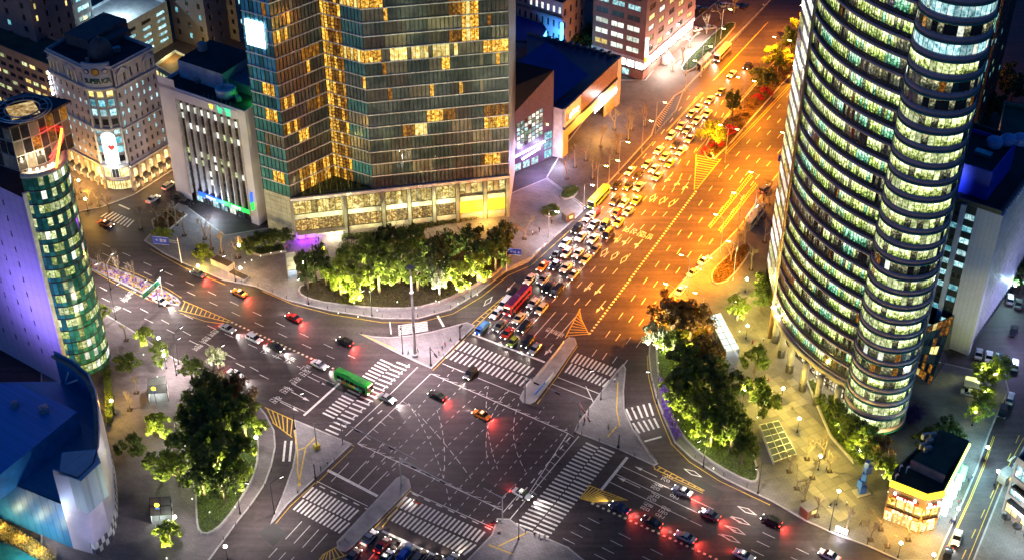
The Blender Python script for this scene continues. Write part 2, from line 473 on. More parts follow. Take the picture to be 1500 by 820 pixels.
# ------------------------------------------------------------------ road paint: every mark lies 4 mm above the asphalt
road = struct(thing("road_markings", None, None)) if False else None
def mark_root(name):
    o = bpy.data.objects.new(name, None); C.objects.link(o); o.empty_display_size = .5
    return struct(o)
def quad_mark(name, parent, a, b, wd, m, z=.004):
    """a painted bar from a to b"""
    a, b = Vector(a), Vector(b); d = b - a; c = (a + b) / 2
    o = piece(name, m, parent, (c.x, c.y, z), (d.length, wd, .004), math.atan2(d.y, d.x))
    return o
def lerp(a, b, t): return a + (b - a) * t
def crosswalk(bands, n, m=WHITE, wd=.5):
    root = mark_root("crosswalk")
    for (a, b, c, d) in bands:             # a->b first row of bar ends, d->c the other ends
        A, B, Cc, D = [P(*q) for q in (a, b, c, d)]
        for i in range(n):
            t = i / (n - 1)
            quad_mark("stripe", root, lerp(A, B, t), lerp(D, Cc, t), wd, m)
    return root
crosswalk([[(680, 499), (782, 538), (771, 549), (668, 511)], [(665, 513), (779, 555), (768, 567), (653, 524)]], 18)
crosswalk([[(847, 517), (902, 539), (893, 550), (837, 530)], [(838, 532), (893, 556), (883, 566), (828, 545)]], 11)
crosswalk([[(459, 713), (525, 746), (510, 761), (444, 728)], [(445, 731), (512, 765), (496, 780), (430, 746)]], 13)
crosswalk([[(596, 727), (710, 778), (697, 793), (581, 741)], [(582, 745), (697, 797), (679, 812), (568, 760)]], 20)
crosswalk([[(473, 604), (557, 526), (575, 534), (490, 612)], [(477, 628), (581, 530), (600, 537), (496, 636)]], 20)
crosswalk([[(858, 648), (756, 766), (781, 775), (876, 656)], [(879, 654), (782, 777), (804, 786), (900, 663)]], 25)
crosswalk([[(583, 477), (584, 490), (627, 483), (626, 471)]], 6, wd=.45)
crosswalk([[(917, 598), (951, 590), (957, 608), (925, 615)], [(927, 619), (958, 612), (965, 626), (937, 634)]], 5, wd=.5)
crosswalk([[(418, 645), (427, 645), (424, 675), (415, 675)]], 2, wd=.5)
crosswalk([[(148, 318), (186, 333), (196, 323), (162, 309)]], 9, wd=.45)
crosswalk([[(1478, 675), (1500, 690), (1508, 680), (1487, 667)]], 4)
# stop lines
stops = mark_root("stop_lines")
for a, b, wd in (((692, 489), (798, 530), .6), ((480, 688), (553, 726), .75), ((560, 777), (654, 820), .6), ((445, 608), (497, 561), .6), ((881, 717), (919, 669), .7), ((641, 462), (650, 478), .6), ((944, 646), (969, 639), .5), ((174, 300), (190, 307), .5), ((571, 471), (573, 489), .3), ((858, 565), (870, 590), .2)):
    quad_mark("stop_line", stops, P(*a), P(*b), wd, WHITE)
for a, b in (((648, 532), (683, 546)), ((700, 553), (762, 578)), ((464, 704), (539, 741)), ((601, 719), (722, 772)), ((817, 552), (880, 577)), ((809, 562), (868, 585))):
    quad_mark("guide_line", stops, P(*a), P(*b), .18, WHITE)
# junction box outlines and guide lines
box_ = mark_root("junction_lines")
for a, b in (((506, 638), (562, 586)), ((524, 649), (631, 547)), ((632, 547), (832, 634)), ((832, 634), (770, 729)), ((848, 638), (747, 760)), ((758, 725), (735, 752)), ((524, 649), (735, 746)), ((562, 586), (612, 537))):
    quad_mark("junction_line", box_, P(*a), P(*b), .2, WHITE)
dash = MB()
def dashes(mb, a, b, on=1.0, off=1.2, wd=.14, z=.004):
    a, b = Vector(a), Vector(b); d = b - a; L = d.length; d.normalize(); n = Vector((-d.y, d.x, 0)) * wd / 2
    t = 0
    while t < L:
        e = min(L, t + on); p, q = a + d * t, a + d * e
        mb.poly([(p - n)[:2] + (z,), (q - n)[:2] + (z,), (q + n)[:2] + (z,), (p + n)[:2] + (z,)]); t += on + off
def curve_dashes(pxs, **k):
    w_ = [P(*q) for q in pxs]
    n = 8
    for i in range(n):
        t0, t1 = i / n, (i + 1) / n
        f = lambda t: w_[0] * (1 - t) ** 2 + w_[1] * 2 * t * (1 - t) + w_[2] * t * t
        dashes(dash, f(t0), f(t1), **k)
for a, b in (((537, 678), (665, 540)), ((552, 688), (690, 552)), ((566, 697), (715, 563)), ((595, 707), (743, 573)), ((615, 722), (757, 580)), ((650, 740), (770, 605)), ((668, 749), (797, 596)), ((686, 757), (815, 605)), ((705, 765), (835, 622))):
    dashes(dash, P(*a), P(*b))
for c in ([(598, 590), (640, 650), (660, 740)], [(612, 605), (655, 650), (690, 700)], [(640, 600), (655, 640), (650, 700)], [(745, 572), (700, 620), (716, 680)], [(760, 590), (740, 640), (770, 690)], [(715, 565), (705, 620), (730, 690)]):
    curve_dashes(c)
# dashes beside the crossings
for a, b in (((468, 711), (540, 746)), ((604, 722), (722, 776)), ((655, 535), (690, 549)), ((503, 625), (600, 533)), ((835, 640), (745, 745)), ((540, 616), (560, 600))):
    dashes(dash, P(*a), P(*b), on=1.6, off=1.6, wd=.3)
o = dash.build("guide_dashes", WHITE); o["kind"] = "structure"
# short ticks along the junction box
tk = MB()
for a, b, side in (((632, 547), (832, 634), 1), ((524, 649), (735, 746), -1), ((524, 649), (600, 577), -1), ((832, 634), (770, 729), 1)):
    A, B = P(*a), P(*b); n = int((B - A).length / 2.6)
    for i in range(n):
        p = lerp(A, B, i / n); q = p + (U2 * 2.2 + U1 * .8 if abs((B - A).normalized().dot(U2)) > .7 else U2 * 1.8 - U1 * .3) * (1 if side > 0 else 1)
        dashes(tk, p, q, on=3, off=9, wd=.12)
struct(tk.build("box_ticks", WHITE))
# lane dashes
lanes = mark_root("lane_lines")
def lane(a, b, on=3., off=5., wd=.16, m=WHITE, solid=0.):
    A, B = P(*a), P(*b); d = B - A; L = d.length; d.normalize(); t = 0.
    if solid: quad_mark("lane_line", lanes, A, A + d * solid, wd, m); t = solid + off
    while t < L:
        e = min(L, t + on); quad_mark("lane_dash", lanes, A + d * t, A + d * e, wd, m); t += on + off
for a, b in (((150, 357), (520, 524)), ((150, 371), (490, 525)), ((146, 420), (395, 552)), ((149, 436), (440, 577)), ((329, 488), (440, 538)), ((205, 432), (330, 488))):
    lane(a, b)
for a, b in (((457, 547), (490, 562)), ((427, 561), (467, 581)), ((402, 582), (450, 604))):
    quad_mark("lane_line", lanes, P(*a), P(*b), .16, WHITE)
for t in (.26, .5, .74):                     # approach from the right
    S = lerp(P(919, 669), P(881, 717), t); D = S + U2 * 24
    quad_mark("lane_line", lanes, S, D, .16, WHITE)
    k = D + U2 * 4
    for i in range(9): quad_mark("lane_dash", lanes, k, k + U2 * 3, .16, WHITE); k = k + U2 * 8
for t in (.3, .5, .7, .88):                   # departing lanes on the right
    S = lerp(P(868, 737), P(806, 788), t)
    k = S + U2 * 2
    for i in range(11): quad_mark("lane_dash", lanes, k, k + U2 * 3, .16, WHITE); k = k + U2 * 8
for i in range(7):                            # queueing lanes of the avenue
    t = (i + 1) / 8
    A = lerp(P(698, 486), P(832, 497), t); B = lerp(P(896, 272), P(1010, 292), t); E_ = lerp(P(1000, 140), P(1075, 158), t)
    d = (B - A); L = d.length; d.normalize(); k = 16.
    quad_mark("lane_line", lanes, A, A + d * 12, .16, WHITE)
    while k < L: quad_mark("lane_dash", lanes, A + d * k, A + d * (k + 3), .16, WHITE); k += 8
    d = (E_ - B); L = d.length; d.normalize(); k = 2.
    while k < L: quad_mark("lane_dash", lanes, B + d * k, B + d * (k + 3), .16, WHITE); k += 8
for i in range(4):                            # lanes leading away
    t = (i + 1) / 5
    A = lerp(P(850, 520), P(925, 545), t); B = lerp(P(1045, 245), P(1120, 270), t); E_ = lerp(P(1172, 98), P(1240, 130), t)
    for S, T in ((A, B), (B, E_)):
        d = T - S; L = d.length; d.normalize(); k = 1.
        while k < L: quad_mark("lane_dash", lanes, S + d * k, S + d * (k + 3), .16, WHITE); k += 8.5
for a, b in (((485, 705), (514, 674)), ((511, 702), (562, 648)), ((526, 709), (585, 648)), ((541, 717), (582, 675))):
    lane(a, b, on=2, off=1.6, solid=7)
for i in range(4):
    t = (i + 1) / 5
    A = lerp(P(430, 757), P(492, 787), t); B = A - U1 * 40
    quad_mark("lane_line", lanes, A, A - U1 * 6, .16, WHITE); k = A - U1 * 9
    for j in range(4): quad_mark("lane_dash", lanes, k, k - U1 * 3, .16, WHITE); k = k - U1 * 7
for i in range(5):
    A = lerp(P(560, 780), P(660, 824), (i + .5) / 5); quad_mark("lane_line", lanes, A, A - U1 * 16, .16, WHITE)
for a, b in (((1409, 818), (1500, 622)),):
    lane(a, b, m=YELLOW, wd=.18, on=3, off=4)
# dotted centre lines
dots = MB()
def dotline(a, b, gap=1.35, s=.6):
    A, B = P(*a), P(*b); d = B - A; n = int(d.length / gap); rz = math.atan2(d.y, d.x)
    for i in range(n + 1):
        c = lerp(A, B, i / max(1, n)); dots.box((c.x, c.y, .02), (s, s * .9, .06), rz)
dotline((340, 472), (494, 542)); dotline((868, 737), (1075, 830)); dotline((864, 488), (1019, 281))
struct(dots.build("centre_line_studs", mat("stud_paint", (.75, .66, .45), .5)))
# yellow hatched areas and kerb lines
yel = mark_root("yellow_markings")
def hatch(e1, e2, n, wd=.25, m=YELLOW, outline=True):
    A, B, D, Cc = P(*e1[0]), P(*e1[1]), P(*e2[0]), P(*e2[1])
    for i in range(n):
        t = (i + .5) / n; quad_mark("hatch_bar", yel, lerp(A, B, t), lerp(D, Cc, t), wd, m)
    if outline:
        quad_mark("hatch_edge", yel, A, B, wd, m, .0085); quad_mark("hatch_edge", yel, D, Cc, wd, m, .0085)
hatch(((268, 440), (338, 470)), ((262, 454), (336, 472)), 11)
hatch(((850, 452), (828, 494)), ((851, 466), (863, 490)), 9)
hatch(((1020, 226), (1017, 278)), ((1056, 233), (1021, 277)), 14)
hatch(((862, 710), (919, 732)), ((849, 729), (870, 735)), 12)
hatch(((964, 682), (1032, 718)), ((958, 686), (1030, 719)), 8)
hatch(((695, 480), (742, 434)), ((688, 477), (738, 434)), 8)
hatch(((399, 618), (428, 640)), ((388, 596), (432, 616)), 6)
hatch(((472, 812), (494, 800)), ((458, 830), (508, 812)), 7)
hatch(((1044, 119), (1122, 36)), ((1047, 117), (1125, 33)), 44, .14)
hatch(((976, 193), (1028, 135)), ((979, 191), (1031, 136)), 34, .14)
hatch(((965, 188), (990, 141)), ((940, 160), (960, 140)), 16, .3, outline=False)
hatch(((1100, 254), (1037, 332)), ((1103, 258), (1040, 335)), 30, .14)
hatch(((1107, 268), (1052, 338)), ((1110, 271), (1055, 341)), 28, .14)
def edge_line(px, m=YELLOW, wd=.16, off=.0):
    w_ = [P(*q) for q in px]
    for a, b in zip(w_, w_[1:]): quad_mark("edge_line", yel, a, b, wd, m, .006)
for px in ([(384, 426), (430, 446), (485, 460), (560, 472), (614, 472), (664, 459), (706, 434), (745, 403), (778, 389), (842, 331), (864, 310), (901, 269), (957, 208)],
           [(1062, 224), (1114, 170), (1176, 104), (1236, 34)], [(1064, 226), (1116, 172), (1178, 106), (1238, 36)],
           [(1020, 222), (1077, 154), (1136, 88), (1190, 33)], [(948, 520), (950, 551), (958, 584), (970, 617), (984, 650), (1010, 676), (1054, 704), (1128, 739)],
           [(911, 540), (910, 575), (911, 602), (924, 632), (948, 668), (960, 686)], [(455, 625), (519, 653)], [(462, 706), (424, 742), (404, 766)], [(517, 656), (463, 708)],
           [(603, 716), (562, 759), (520, 802)], [(846, 506), (815, 553), (787, 591)], [(140, 458), (188, 486), (256, 531), (302, 548), (345, 572)],
           [(697, 480), (634, 542)], [(1388, 800), (1420, 730), (1439, 684), (1455, 638)], [(1417, 822), (1464, 706), (1500, 640)], [(1390, 801), (1422, 731), (1441, 685), (1457, 639)],
           [(220, 365), (270, 392), (330, 417)], [(724, 784), (690, 818)], [(264, 458), (300, 470), (338, 476)]):
    edge_line(px)
edge_line([(970, 695), (1030, 722)], m=YELLOW)
for px in ([(128, 392), (170, 416), (218, 439), (258, 455)], [(152, 383), (202, 402), (244, 422), (266, 436)]):
    edge_line(px)
# tactile paving lines on the islands
tact = MB()
for px in ([(431, 630), (436, 660), (436, 690), (440, 712)], [(448, 655), (463, 640)], [(436, 660), (448, 655), (437, 712)], [(905, 560), (903, 600), (908, 625)], [(903, 625), (890, 640)], [(730, 800), (772, 780)], [(716, 798), (752, 812)], [(530, 490), (580, 512)], [(560, 772), (590, 735)]):
    for a, b in zip(px, px[1:]): dashes(tact, P(*a), P(*b), on=99, wd=.3, z=.172)
struct(tact.build("tactile_paving", YELLOW))
# arrows and diamonds
arr = mark_root("lane_arrows")
def arrow(px, d, L=6., bend=0):
    p = P(*px); d = Vector(d).normalized(); n = Vector((-d.y, d.x, 0)); b = MB()
    z = .0045
    q = lambda u, v: tuple((p + d * u + n * v)[:2]) + (z,)
    b.poly([q(-L / 2, -.09), q(L / 2 - 1.9, -.09), q(L / 2 - 1.9, .09), q(-L / 2, .09)])
    b.poly([q(L / 2 - 1.9, -.45), q(L / 2, 0), q(L / 2 - 1.9, .45)])
    if bend: b.poly([q(-.3, 0), q(.2, bend * 1.0), q(.9, bend * 1.0), q(.2, 0)])
    b.build("arrow", WHITE, arr)
def diamond(px, d, L=5., wd=1.5):
    p = P(*px); d = Vector(d).normalized(); n = Vector((-d.y, d.x, 0)); b = MB()
    q = lambda u, v: tuple((p + d * u + n * v)[:2]) + (.0045,)
    for k in range(4):
        su = [(1, 0), (0, 1), (-1, 0), (0, -1), (1, 0)]
        (a0, a1), (b0, b1) = su[k], su[k + 1]; f = .74
        b.poly([q(a0 * L / 2, a1 * wd / 2), q(b0 * L / 2, b1 * wd / 2), q(b0 * L / 2 * f, b1 * wd / 2 * f), q(a0 * L / 2 * f, a1 * wd / 2 * f)])
    b.build("diamond", WHITE, arr)
for px in ((464, 557), (440, 580), (424, 595)): arrow(px, U2)
for px in ((946, 690), (921, 706)): arrow(px, -U2)
for px in ((905, 350), (917, 354), (935, 358)): arrow(px, -U1, 5, -1)
for px in ((861, 420), (876, 425)): arrow(px, -U1, 5, 1)
arrow((880, 449), -U1, 6, 1); arrow((804, 512), -U1, 5, 1); arrow((978, 262), -U1, 5, 1); arrow((992, 268), -U1, 5, 1); arrow((1004, 273), -U1, 5, 1); arrow((748, 420), -U1, 5)
for px in ((885, 370), (900, 375), (914, 380), (956, 290), (970, 294), (984, 298), (715, 441)): diamond(px, U1)
for px in ((1015, 692), (1094, 747), (1085, 762), (1078, 776), (1070, 788)): diamond(px, U2)
# road lettering
let = mark_root("road_lettering")
def roadtext(s, px, read, size, wide=(1, 2.2)):
    up = Vector(read).normalized(); x = Vector((up.y, -up.x, 0))
    text("lettering", s, size, WHITE, let, P(*px, .006), x, up, .001, wide)
for px, s in (((978, 700), "강남"), ((963, 712), "잠실"), ((993, 722), "운동장"), ((958, 728), "강남"), ((948, 742), "잠실"), ((972, 750), "운동장")):
    roadtext(s, px, -U2, 1.3, (1.1, 1.9))
roadtext("삼성역", (929, 339), -U1, 1.6, (1.5, 2.0)); roadtext("방면", (947, 345), -U1, 1.6, (1.4, 2.0))
for px in ((312, 487), (300, 497), (289, 508), (184, 437), (191, 429), (169, 452)): roadtext("천천히", px, U2, 1.1, (.9, 1.8))
for px in ((446, 545), (432, 556), (418, 570), (403, 584)): roadtext("직진", px, U2, 1.25, (1.2, 1.9))
for px in ((389, 513), (408, 520), (424, 527), (447, 538)): roadtext("버스", px, U2, 1.25, (1.2, 2.0))
roadtext("좌회전", (809, 484), -U1, 1.1, (1.1, 1.8)); roadtext("유턴", (821, 489), -U1, 1.1, (1.1, 1.8))
# red bus-lane patches
# asphalt patches, tar seams and manhole covers
pat = mat("repair_asphalt", (.026, .025, .028), .65, var=.3, scale=.2)
for i, px in enumerate(([(378, 780), (400, 765), (421, 781), (400, 800)], [(440, 520), (462, 530), (455, 537), (434, 527)], [(700, 700), (760, 725), (752, 735), (694, 709)], [(890, 520), (930, 530), (925, 545), (884, 535)], [(640, 668), (690, 690), (684, 697), (634, 675)], [(1020, 700), (1060, 720), (1050, 735), (1010, 715)])):
    b = MB(); b.poly([(*p[:2], .002) for p in ccw(poly_px(px))]); struct(b.build("asphalt_patch", pat))
man = MB()
man.lathe((0, 0, 0), [(.45, 0), (.45, .012), (.36, .012), (.34, .006), (0.01, .006)], 12, cap=False)
mo = man.build("manhole_cover", DARKM); mo.location = P(569, 775)
tag(mo, "round iron manhole cover set in the asphalt", "manhole", "manhole covers in the roads")
for px in ((602, 777), (731, 781), (640, 700), (760, 650), (880, 760), (545, 700), (470, 560), (1010, 760), (930, 600), (820, 470), (700, 600)):
    c = mo.copy(); C.objects.link(c); c.location = P(*px)
    if px in ((731, 781), (930, 600)): c.location.z = .16
# ------------------------------------------------------------------ building helpers
W_DARK = glassmat("dark_glazing", [(.012, .014, .018), (.03, .032, .038), (.06, .06, .06)])
W_BLUE = glassmat("blue_glazing", [(.01, .025, .04), (.03, .07, .10), (.06, .12, .15)])
W_COOL = winmat("lit_room_cool", [(.03, .10, .12), (.30, .62, .66), (.85, 1, .98)], 1.1)
W_CYAN = winmat("lit_room_cyan", [(.02, .12, .16), (.12, .50, .60), (.55, .95, 1)], .9)
W_WHITE = winmat("lit_room_white", [(.25, .28, .22), (.80, .86, .70), (1, 1, .92)], 1.25)
W_GRN = winmat("lit_office", [(.012, .02, .004), (.20, .27, .055), (.72, .85, .36)], 1.1, 1.5)
W_GRN2 = winmat("lit_office_pale", [(.05, .07, .02), (.42, .50, .20), (.95, 1, .66)], 1.15, 1.4)
W_GRN3 = winmat("lit_office_teal", [(.01, .03, .015), (.10, .26, .13), (.55, .9, .6)], 1.0, 1.5)
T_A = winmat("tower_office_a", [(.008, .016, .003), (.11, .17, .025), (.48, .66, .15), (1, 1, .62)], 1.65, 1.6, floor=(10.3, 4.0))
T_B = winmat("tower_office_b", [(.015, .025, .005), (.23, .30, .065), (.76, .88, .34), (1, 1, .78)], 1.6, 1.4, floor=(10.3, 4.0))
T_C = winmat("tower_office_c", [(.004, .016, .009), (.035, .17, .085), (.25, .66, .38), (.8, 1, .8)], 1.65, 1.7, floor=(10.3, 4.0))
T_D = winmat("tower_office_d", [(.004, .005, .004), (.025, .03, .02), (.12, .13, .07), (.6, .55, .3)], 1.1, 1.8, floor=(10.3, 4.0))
W_YEL = winmat("lit_room_yellow", [(.30, .16, .02), (.85, .62, .16), (1, .92, .5)], 1.2)
W_AMB = winmat("lit_hotel_room", [(.03, .008, .001), (.34, .11, .005), (1, .52, .04), (1, .85, .35)], 1.3, 1.5)
W_AMBD = winmat("dim_hotel_room", [(.02, .006, .001), (.16, .055, .005), (.55, .24, .02)], .9, 1.3)
W_SHOP = winmat("lit_shop", [(.35, .18, .03), (.95, .72, .25), (1, .97, .72)], 1.8, .7)
FRAME = mat("window_frame", (.12, .12, .13), .5, .3)
ROOFD = mat("dark_roof_membrane", (.030, .026, .032), .85, var=.5, scale=.25)
ROOFG = mat("green_roof_paint", (.03, .07, .05), .8, var=.4, scale=.25)
_win = {}
def winmesh(pane, frame, mull):
    k = (pane.name, frame.name, mull)
    if k not in _win:
        b = MB(); t = .045
        b.mi(0)
        for x0, x1, z0, z1 in ((-.5, -.5 + t, -.5, .5), (.5 - t, .5, -.5, .5), (-.5 + t, .5 - t, -.5, -.5 + t), (-.5 + t, .5 - t, .5 - t, .5)):
            b.box(((x0 + x1) / 2, 0, (z0 + z1) / 2), (x1 - x0, 1, z1 - z0))
        for i in range(mull):
            b.box((-.5 + (i + 1) / (mull + 1), 0, 0), (t * .8, .8, 1 - 2 * t))
        b.mi(1)
        b.poly([(-.5 + t, .1, -.5 + t), (.5 - t, .1, -.5 + t), (.5 - t, .1, .5 - t), (-.5 + t, .1, .5 - t)])
        me = bpy.data.meshes.new("window"); me.from_pydata(b.v, [], b.f); me.materials.append(frame); me.materials.append(pane)
        me.polygons.foreach_set("material_index", b.m); _win[k] = me
    return _win[k]
def window(parent, A, d, n, u0, u1, w0, w1, depth, pane, frame=FRAME, mull=0, name="window"):
    c = A + d * ((u0 + u1) / 2) - n * depth
    o = bpy.data.objects.new(name, winmesh(pane, frame, mull)); C.objects.link(o)
    g = ORG[parent.name]
    o.parent = parent; o.location = (c.x - g.x, c.y - g.y, (w0 + w1) / 2 - g.z); o.scale = (u1 - u0, .14, w1 - w0)
    o.rotation_euler = (0, 0, math.atan2(d.y, d.x))
    return o
def edge(A, B):
    A, B = Vector(A[:2]).to_3d(), Vector(B[:2]).to_3d()
    d = B - A; L = d.length; d.normalize()
    return A, d, Vector((d.y, -d.x, 0)), L
def wall_grid(mb, A, B, z0, z1, opens, depth=.3):
    A, d, n, L = edge(A, B)
    us = sorted({0., L, *[round(o[0], 3) for o in opens], *[round(o[1], 3) for o in opens]})
    ws = sorted({z0, z1, *[round(o[2], 3) for o in opens], *[round(o[3], 3) for o in opens]})
    ui = {u: i for i, u in enumerate(us)}; wi = {v: i for i, v in enumerate(ws)}
    hole = set()
    for o in opens:
        for i in range(ui[round(o[0], 3)], ui[round(o[1], 3)]):
            for j in range(wi[round(o[2], 3)], wi[round(o[3], 3)]): hole.add((i, j))
    q = lambda u, v, k=0.: tuple((A + d * u - n * k)[:2]) + (v,)
    for j in range(len(ws) - 1):
        i = 0
        while i < len(us) - 1:
            if (i, j) in hole: i += 1; continue
            k = i
            while k < len(us) - 1 and (k, j) not in hole: k += 1
            mb.poly([q(us[i], ws[j]), q(us[k], ws[j]), q(us[k], ws[j + 1]), q(us[i], ws[j + 1])]); i = k
    for u0, u1, w0, w1 in opens:
        mb.poly([q(u0, w0), q(u1, w0), q(u1, w0, depth), q(u0, w0, depth)])
        mb.poly([q(u1, w1), q(u0, w1), q(u0, w1, depth), q(u1, w1, depth)])
        mb.poly([q(u0, w1), q(u0, w0), q(u0, w0, depth), q(u0, w1, depth)])
        mb.poly([q(u1, w0), q(u1, w1), q(u1, w1, depth), q(u1, w0, depth)])
def cols(L, n, frac=.55, m0=0., m1=0.):
    p = (L - m0 - m1) / n; return [(m0 + p * (i + .5 - frac / 2), m0 + p * (i + .5 + frac / 2)) for i in range(n)]
def rows(z0, z1, n, frac=.5, up=.5):
    p = (z1 - z0) / n; return [(z0 + p * j + p * (1 - frac) * up, z0 + p * j + p * (1 - frac) * up + p * frac) for j in range(n)]
def facade(T, A, B, z0, z1, wall, co, ro, pick, depth=.3, frame=FRAME, mull=0, skip=None):
    A_, d, n, L = edge(A, B)
    op = [(a, b, w0, w1) for (a, b) in co for (w0, w1) in ro]
    if skip: op = [o for o in op if not skip(o)]
    mb = MB(); wall_grid(mb, A, B, z0, z1, op, depth + .15); mb.build("wall", wall, T)
    for i, (a, b) in enumerate(co):
        for j, (w0, w1) in enumerate(ro):
            if skip and skip((a, b, w0, w1)): continue
            window(T, A_, d, n, a, b, w0, w1, depth, pick(i, j), frame, mull)
def plainwall(T, A, B, z0, z1, wall, name="wall"):
    mb = MB(); wall_grid(mb, A, B, z0, z1, []); return mb.build(name, wall, T)
def roof(T, foot, z, m, parapet=.9, pm=None, th=.35):
    foot = ccw([Vector(p[:2]) for p in foot])
    b = MB(); b.poly([(*p, z) for p in foot]); r = b.build("roof", m, T)
    if parapet:
        inn = offset_ring(foot, th); k = MB(); n = len(foot)
        for i in range(n):
            j = (i + 1) % n
            k.poly([(*foot[i], z - .02), (*foot[j], z - .02), (*foot[j], z + parapet), (*foot[i], z + parapet)])
            k.poly([(*foot[i], z + parapet), (*foot[j], z + parapet), (*inn[j], z + parapet), (*inn[i], z + parapet)])
            k.poly([(*inn[j], z), (*inn[i], z), (*inn[i], z + parapet), (*inn[j], z + parapet)])
        k.build("parapet", pm or m, T)
    return r
def rnd(*opts):
    """weighted choice: (material, weight), ..."""
    t = random.random() * sum(w_ for _, w_ in opts)
    for m_, w_ in opts:
        t -= w_
        if t <= 0: return m_
    return opts[-1][0]
def roofkit(T, foot, z, n, seed=1):
    """air handlers, ducts and pipes on a roof"""
    rg = random.Random(seed); cx = sum(p[0] for p in foot) / len(foot); cy_ = sum(p[1] for p in foot) / len(foot)
    for i in range(n):
        p = foot[rg.randrange(len(foot))]; t = rg.uniform(.15, .6)
        x, y = cx + (p[0] - cx) * t, cy_ + (p[1] - cy_) * t
        b = MB(); sx, sy, sz = rg.uniform(.8, 2.2), rg.uniform(.8, 1.8), rg.uniform(.7, 1.6)
        b.box((x, y, z + sz / 2 + .15), (sx, sy, sz), R(29)); b.box((x, y, z + .08), (sx * .8, sy * .8, .15), R(29))
        b.lathe((x, y, z + sz + .15), [(min(sx, sy) * .35, 0), (min(sx, sy) * .35, .18), (min(sx, sy) * .25, .2)], 10)
        b.build("air_handler", STEEL, T)

# ------------------------------------------------------------------ 1  the hotel: glass tower with a folded corner on a lit podium
HZ = 14.0
hA, hB, hC_, hD, hE = [P(x, y, HZ) for x, y in ((426, 290), (547, 276), (490, 259), (745, 256), (386, 277))]
HT = thing("hotel_tower", "dark glass hotel tower with white floor bands, folded corner and lit restaurant podium", "hotel", (hA.x, hA.y, 0))
hF = hD + Vector((2, 26, 0)); hG = hE + (hF - hD) * 1.1 + Vector((3, 3, 0))
FH = 3.86; NF = 19
BAND = mat("white_floor_band", (.72, .71, .76), .4)
MULL = mat("dark_mullion", (.05, .055, .055), .4, .5)
H_DK = [glassmat("hotel_glass_olive", [(.04, .06, .068), (.09, .12, .13), (.22, .25, .26)], .12, .12, .5),
        glassmat("hotel_glass_brown", [(.055, .055, .058), (.11, .105, .105), (.20, .19, .18)], .12, .12, .5),
        glassmat("hotel_glass_teal", [(.03, .14, .17), (.07, .27, .31), (.16, .42, .46)], .12, .12, .5),
        glassmat("hotel_glass_curtain", [(.14, .13, .11), (.26, .245, .20), (.40, .37, .32)], .16, .2, .5)]
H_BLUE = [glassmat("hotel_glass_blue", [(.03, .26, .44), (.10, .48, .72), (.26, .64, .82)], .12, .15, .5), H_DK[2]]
def curtain_wall(T, A, B, floors, z0, fh, pw, rule, budget):
    A_, d, n, L = edge(A, B); np_ = max(1, round(L / pw)); p = L / np_
    bands = []; mu = MB(); extra = {}
    for k in range(floors):
        zb = z0 + k * fh
        c = A_ + d * (L / 2) + n * .06
        piece("floor_band", BAND, T, (c.x, c.y, zb + fh), (L + .1, .3, .27), math.atan2(d.y, d.x))
        for i in range(np_):
            m_ = rule(i / np_, k, i)
            if m_ in H_DK and random.random() < .025: m_ = random.choice([W_AMBD, W_AMBD, W_AMB, H_DK[3]])
            c = A_ + d * (p * (i + .5)) - n * .12
            if budget[0] > 0 and k < 15:
                budget[0] -= 1
                piece("pane", m_, T, (c.x, c.y, zb + fh / 2), (p - .1, .06, fh - .34), math.atan2(d.y, d.x))
            else:
                extra.setdefault(m_.name, (m_, MB()))[1].box((c.x, c.y, zb + fh / 2), (p - .1, .06, fh - .34), math.atan2(d.y, d.x))
    for i in range(np_ + 1):
        c = A_ + d * (p * i)
        mu.box((c.x, c.y, z0 + floors * fh / 2), (.09, .26, floors * fh), math.atan2(d.y, d.x))
    mu.build("mullions", MULL, T)["kind"] = "stuff"
    for m_, b in extra.values(): b.build("panes", m_, T)["kind"] = "stuff"
rooms = {}
def room_rule(face, dark, prob, lit=(W_AMB, W_AMB, W_AMBD, W_YEL), size=4):
    def f(t, k, i):
        key = (face, k, i // size)
        if key not in rooms:
            rooms[key] = random.choice(lit) if random.random() < prob else random.choice(dark)
        m_ = rooms[key]
        return m_
    return f
def main_rule(t, k, i):
    lit = {(10, 0): .0}
    if k == 10: return W_YEL if .12 < t < .62 and i % 5 else (W_AMB if t > .8 or t < .1 else H_DK[3])
    if k in (11, 12, 13, 14) and .66 < t < .77: return W_AMB if i % 4 else W_YEL
    if k in (11, 12, 13, 14) and .58 < t <= .66: return W_AMBD if k != 12 else H_DK[3]
    if k == 14 and t < .12: return W_AMB
    if k == 5 and .40 < t < .6: return W_AMB if t < .52 else W_AMBD
    if k in (4, 5) and t > .8: return W_AMBD if k == 5 else W_AMB
    if k == 4 and .22 < t < .4: return W_YEL if t > .3 else W_AMBD
    if k == 1 and .8 < t < .93: return W_AMB
    if k == 9 and .5 < t < .56: return W_AMB
    return rooms.setdefault(('m', k, int(t * 6.999)), random.choice([H_DK[0], H_DK[0], H_DK[1], H_DK[3], H_DK[0]]))
bud = [300]
curtain_wall(HT, hB, hD, NF, HZ, FH, 1.12, main_rule, bud)
b2 = [0]
def ac_rule(t, k, i):
    seq = {16: .3, 13: .3, 12: .25, 9: .25, 8: .25, 6: .2, 5: .3, 4: .25, 2: .4, 1: .6, 0: .8, 11: .7}
    if k in (5, 7, 12) and t < .3: return W_AMB if i % 2 else W_AMBD
    if k in (6, 10) and .5 < t < .9: return W_AMBD
    if k == 4 and .25 < t < .5: return W_AMB
    if k in (0, 1) and t > .2: return W_AMB if (i // 2) % 2 else W_AMBD
    return rooms.setdefault(('ac', k, int(t * 4)), random.choice([H_DK[1], H_DK[1], H_DK[0]]))
curtain_wall(HT, hA, hC_, NF, HZ, FH, 1.2, ac_rule, b2)
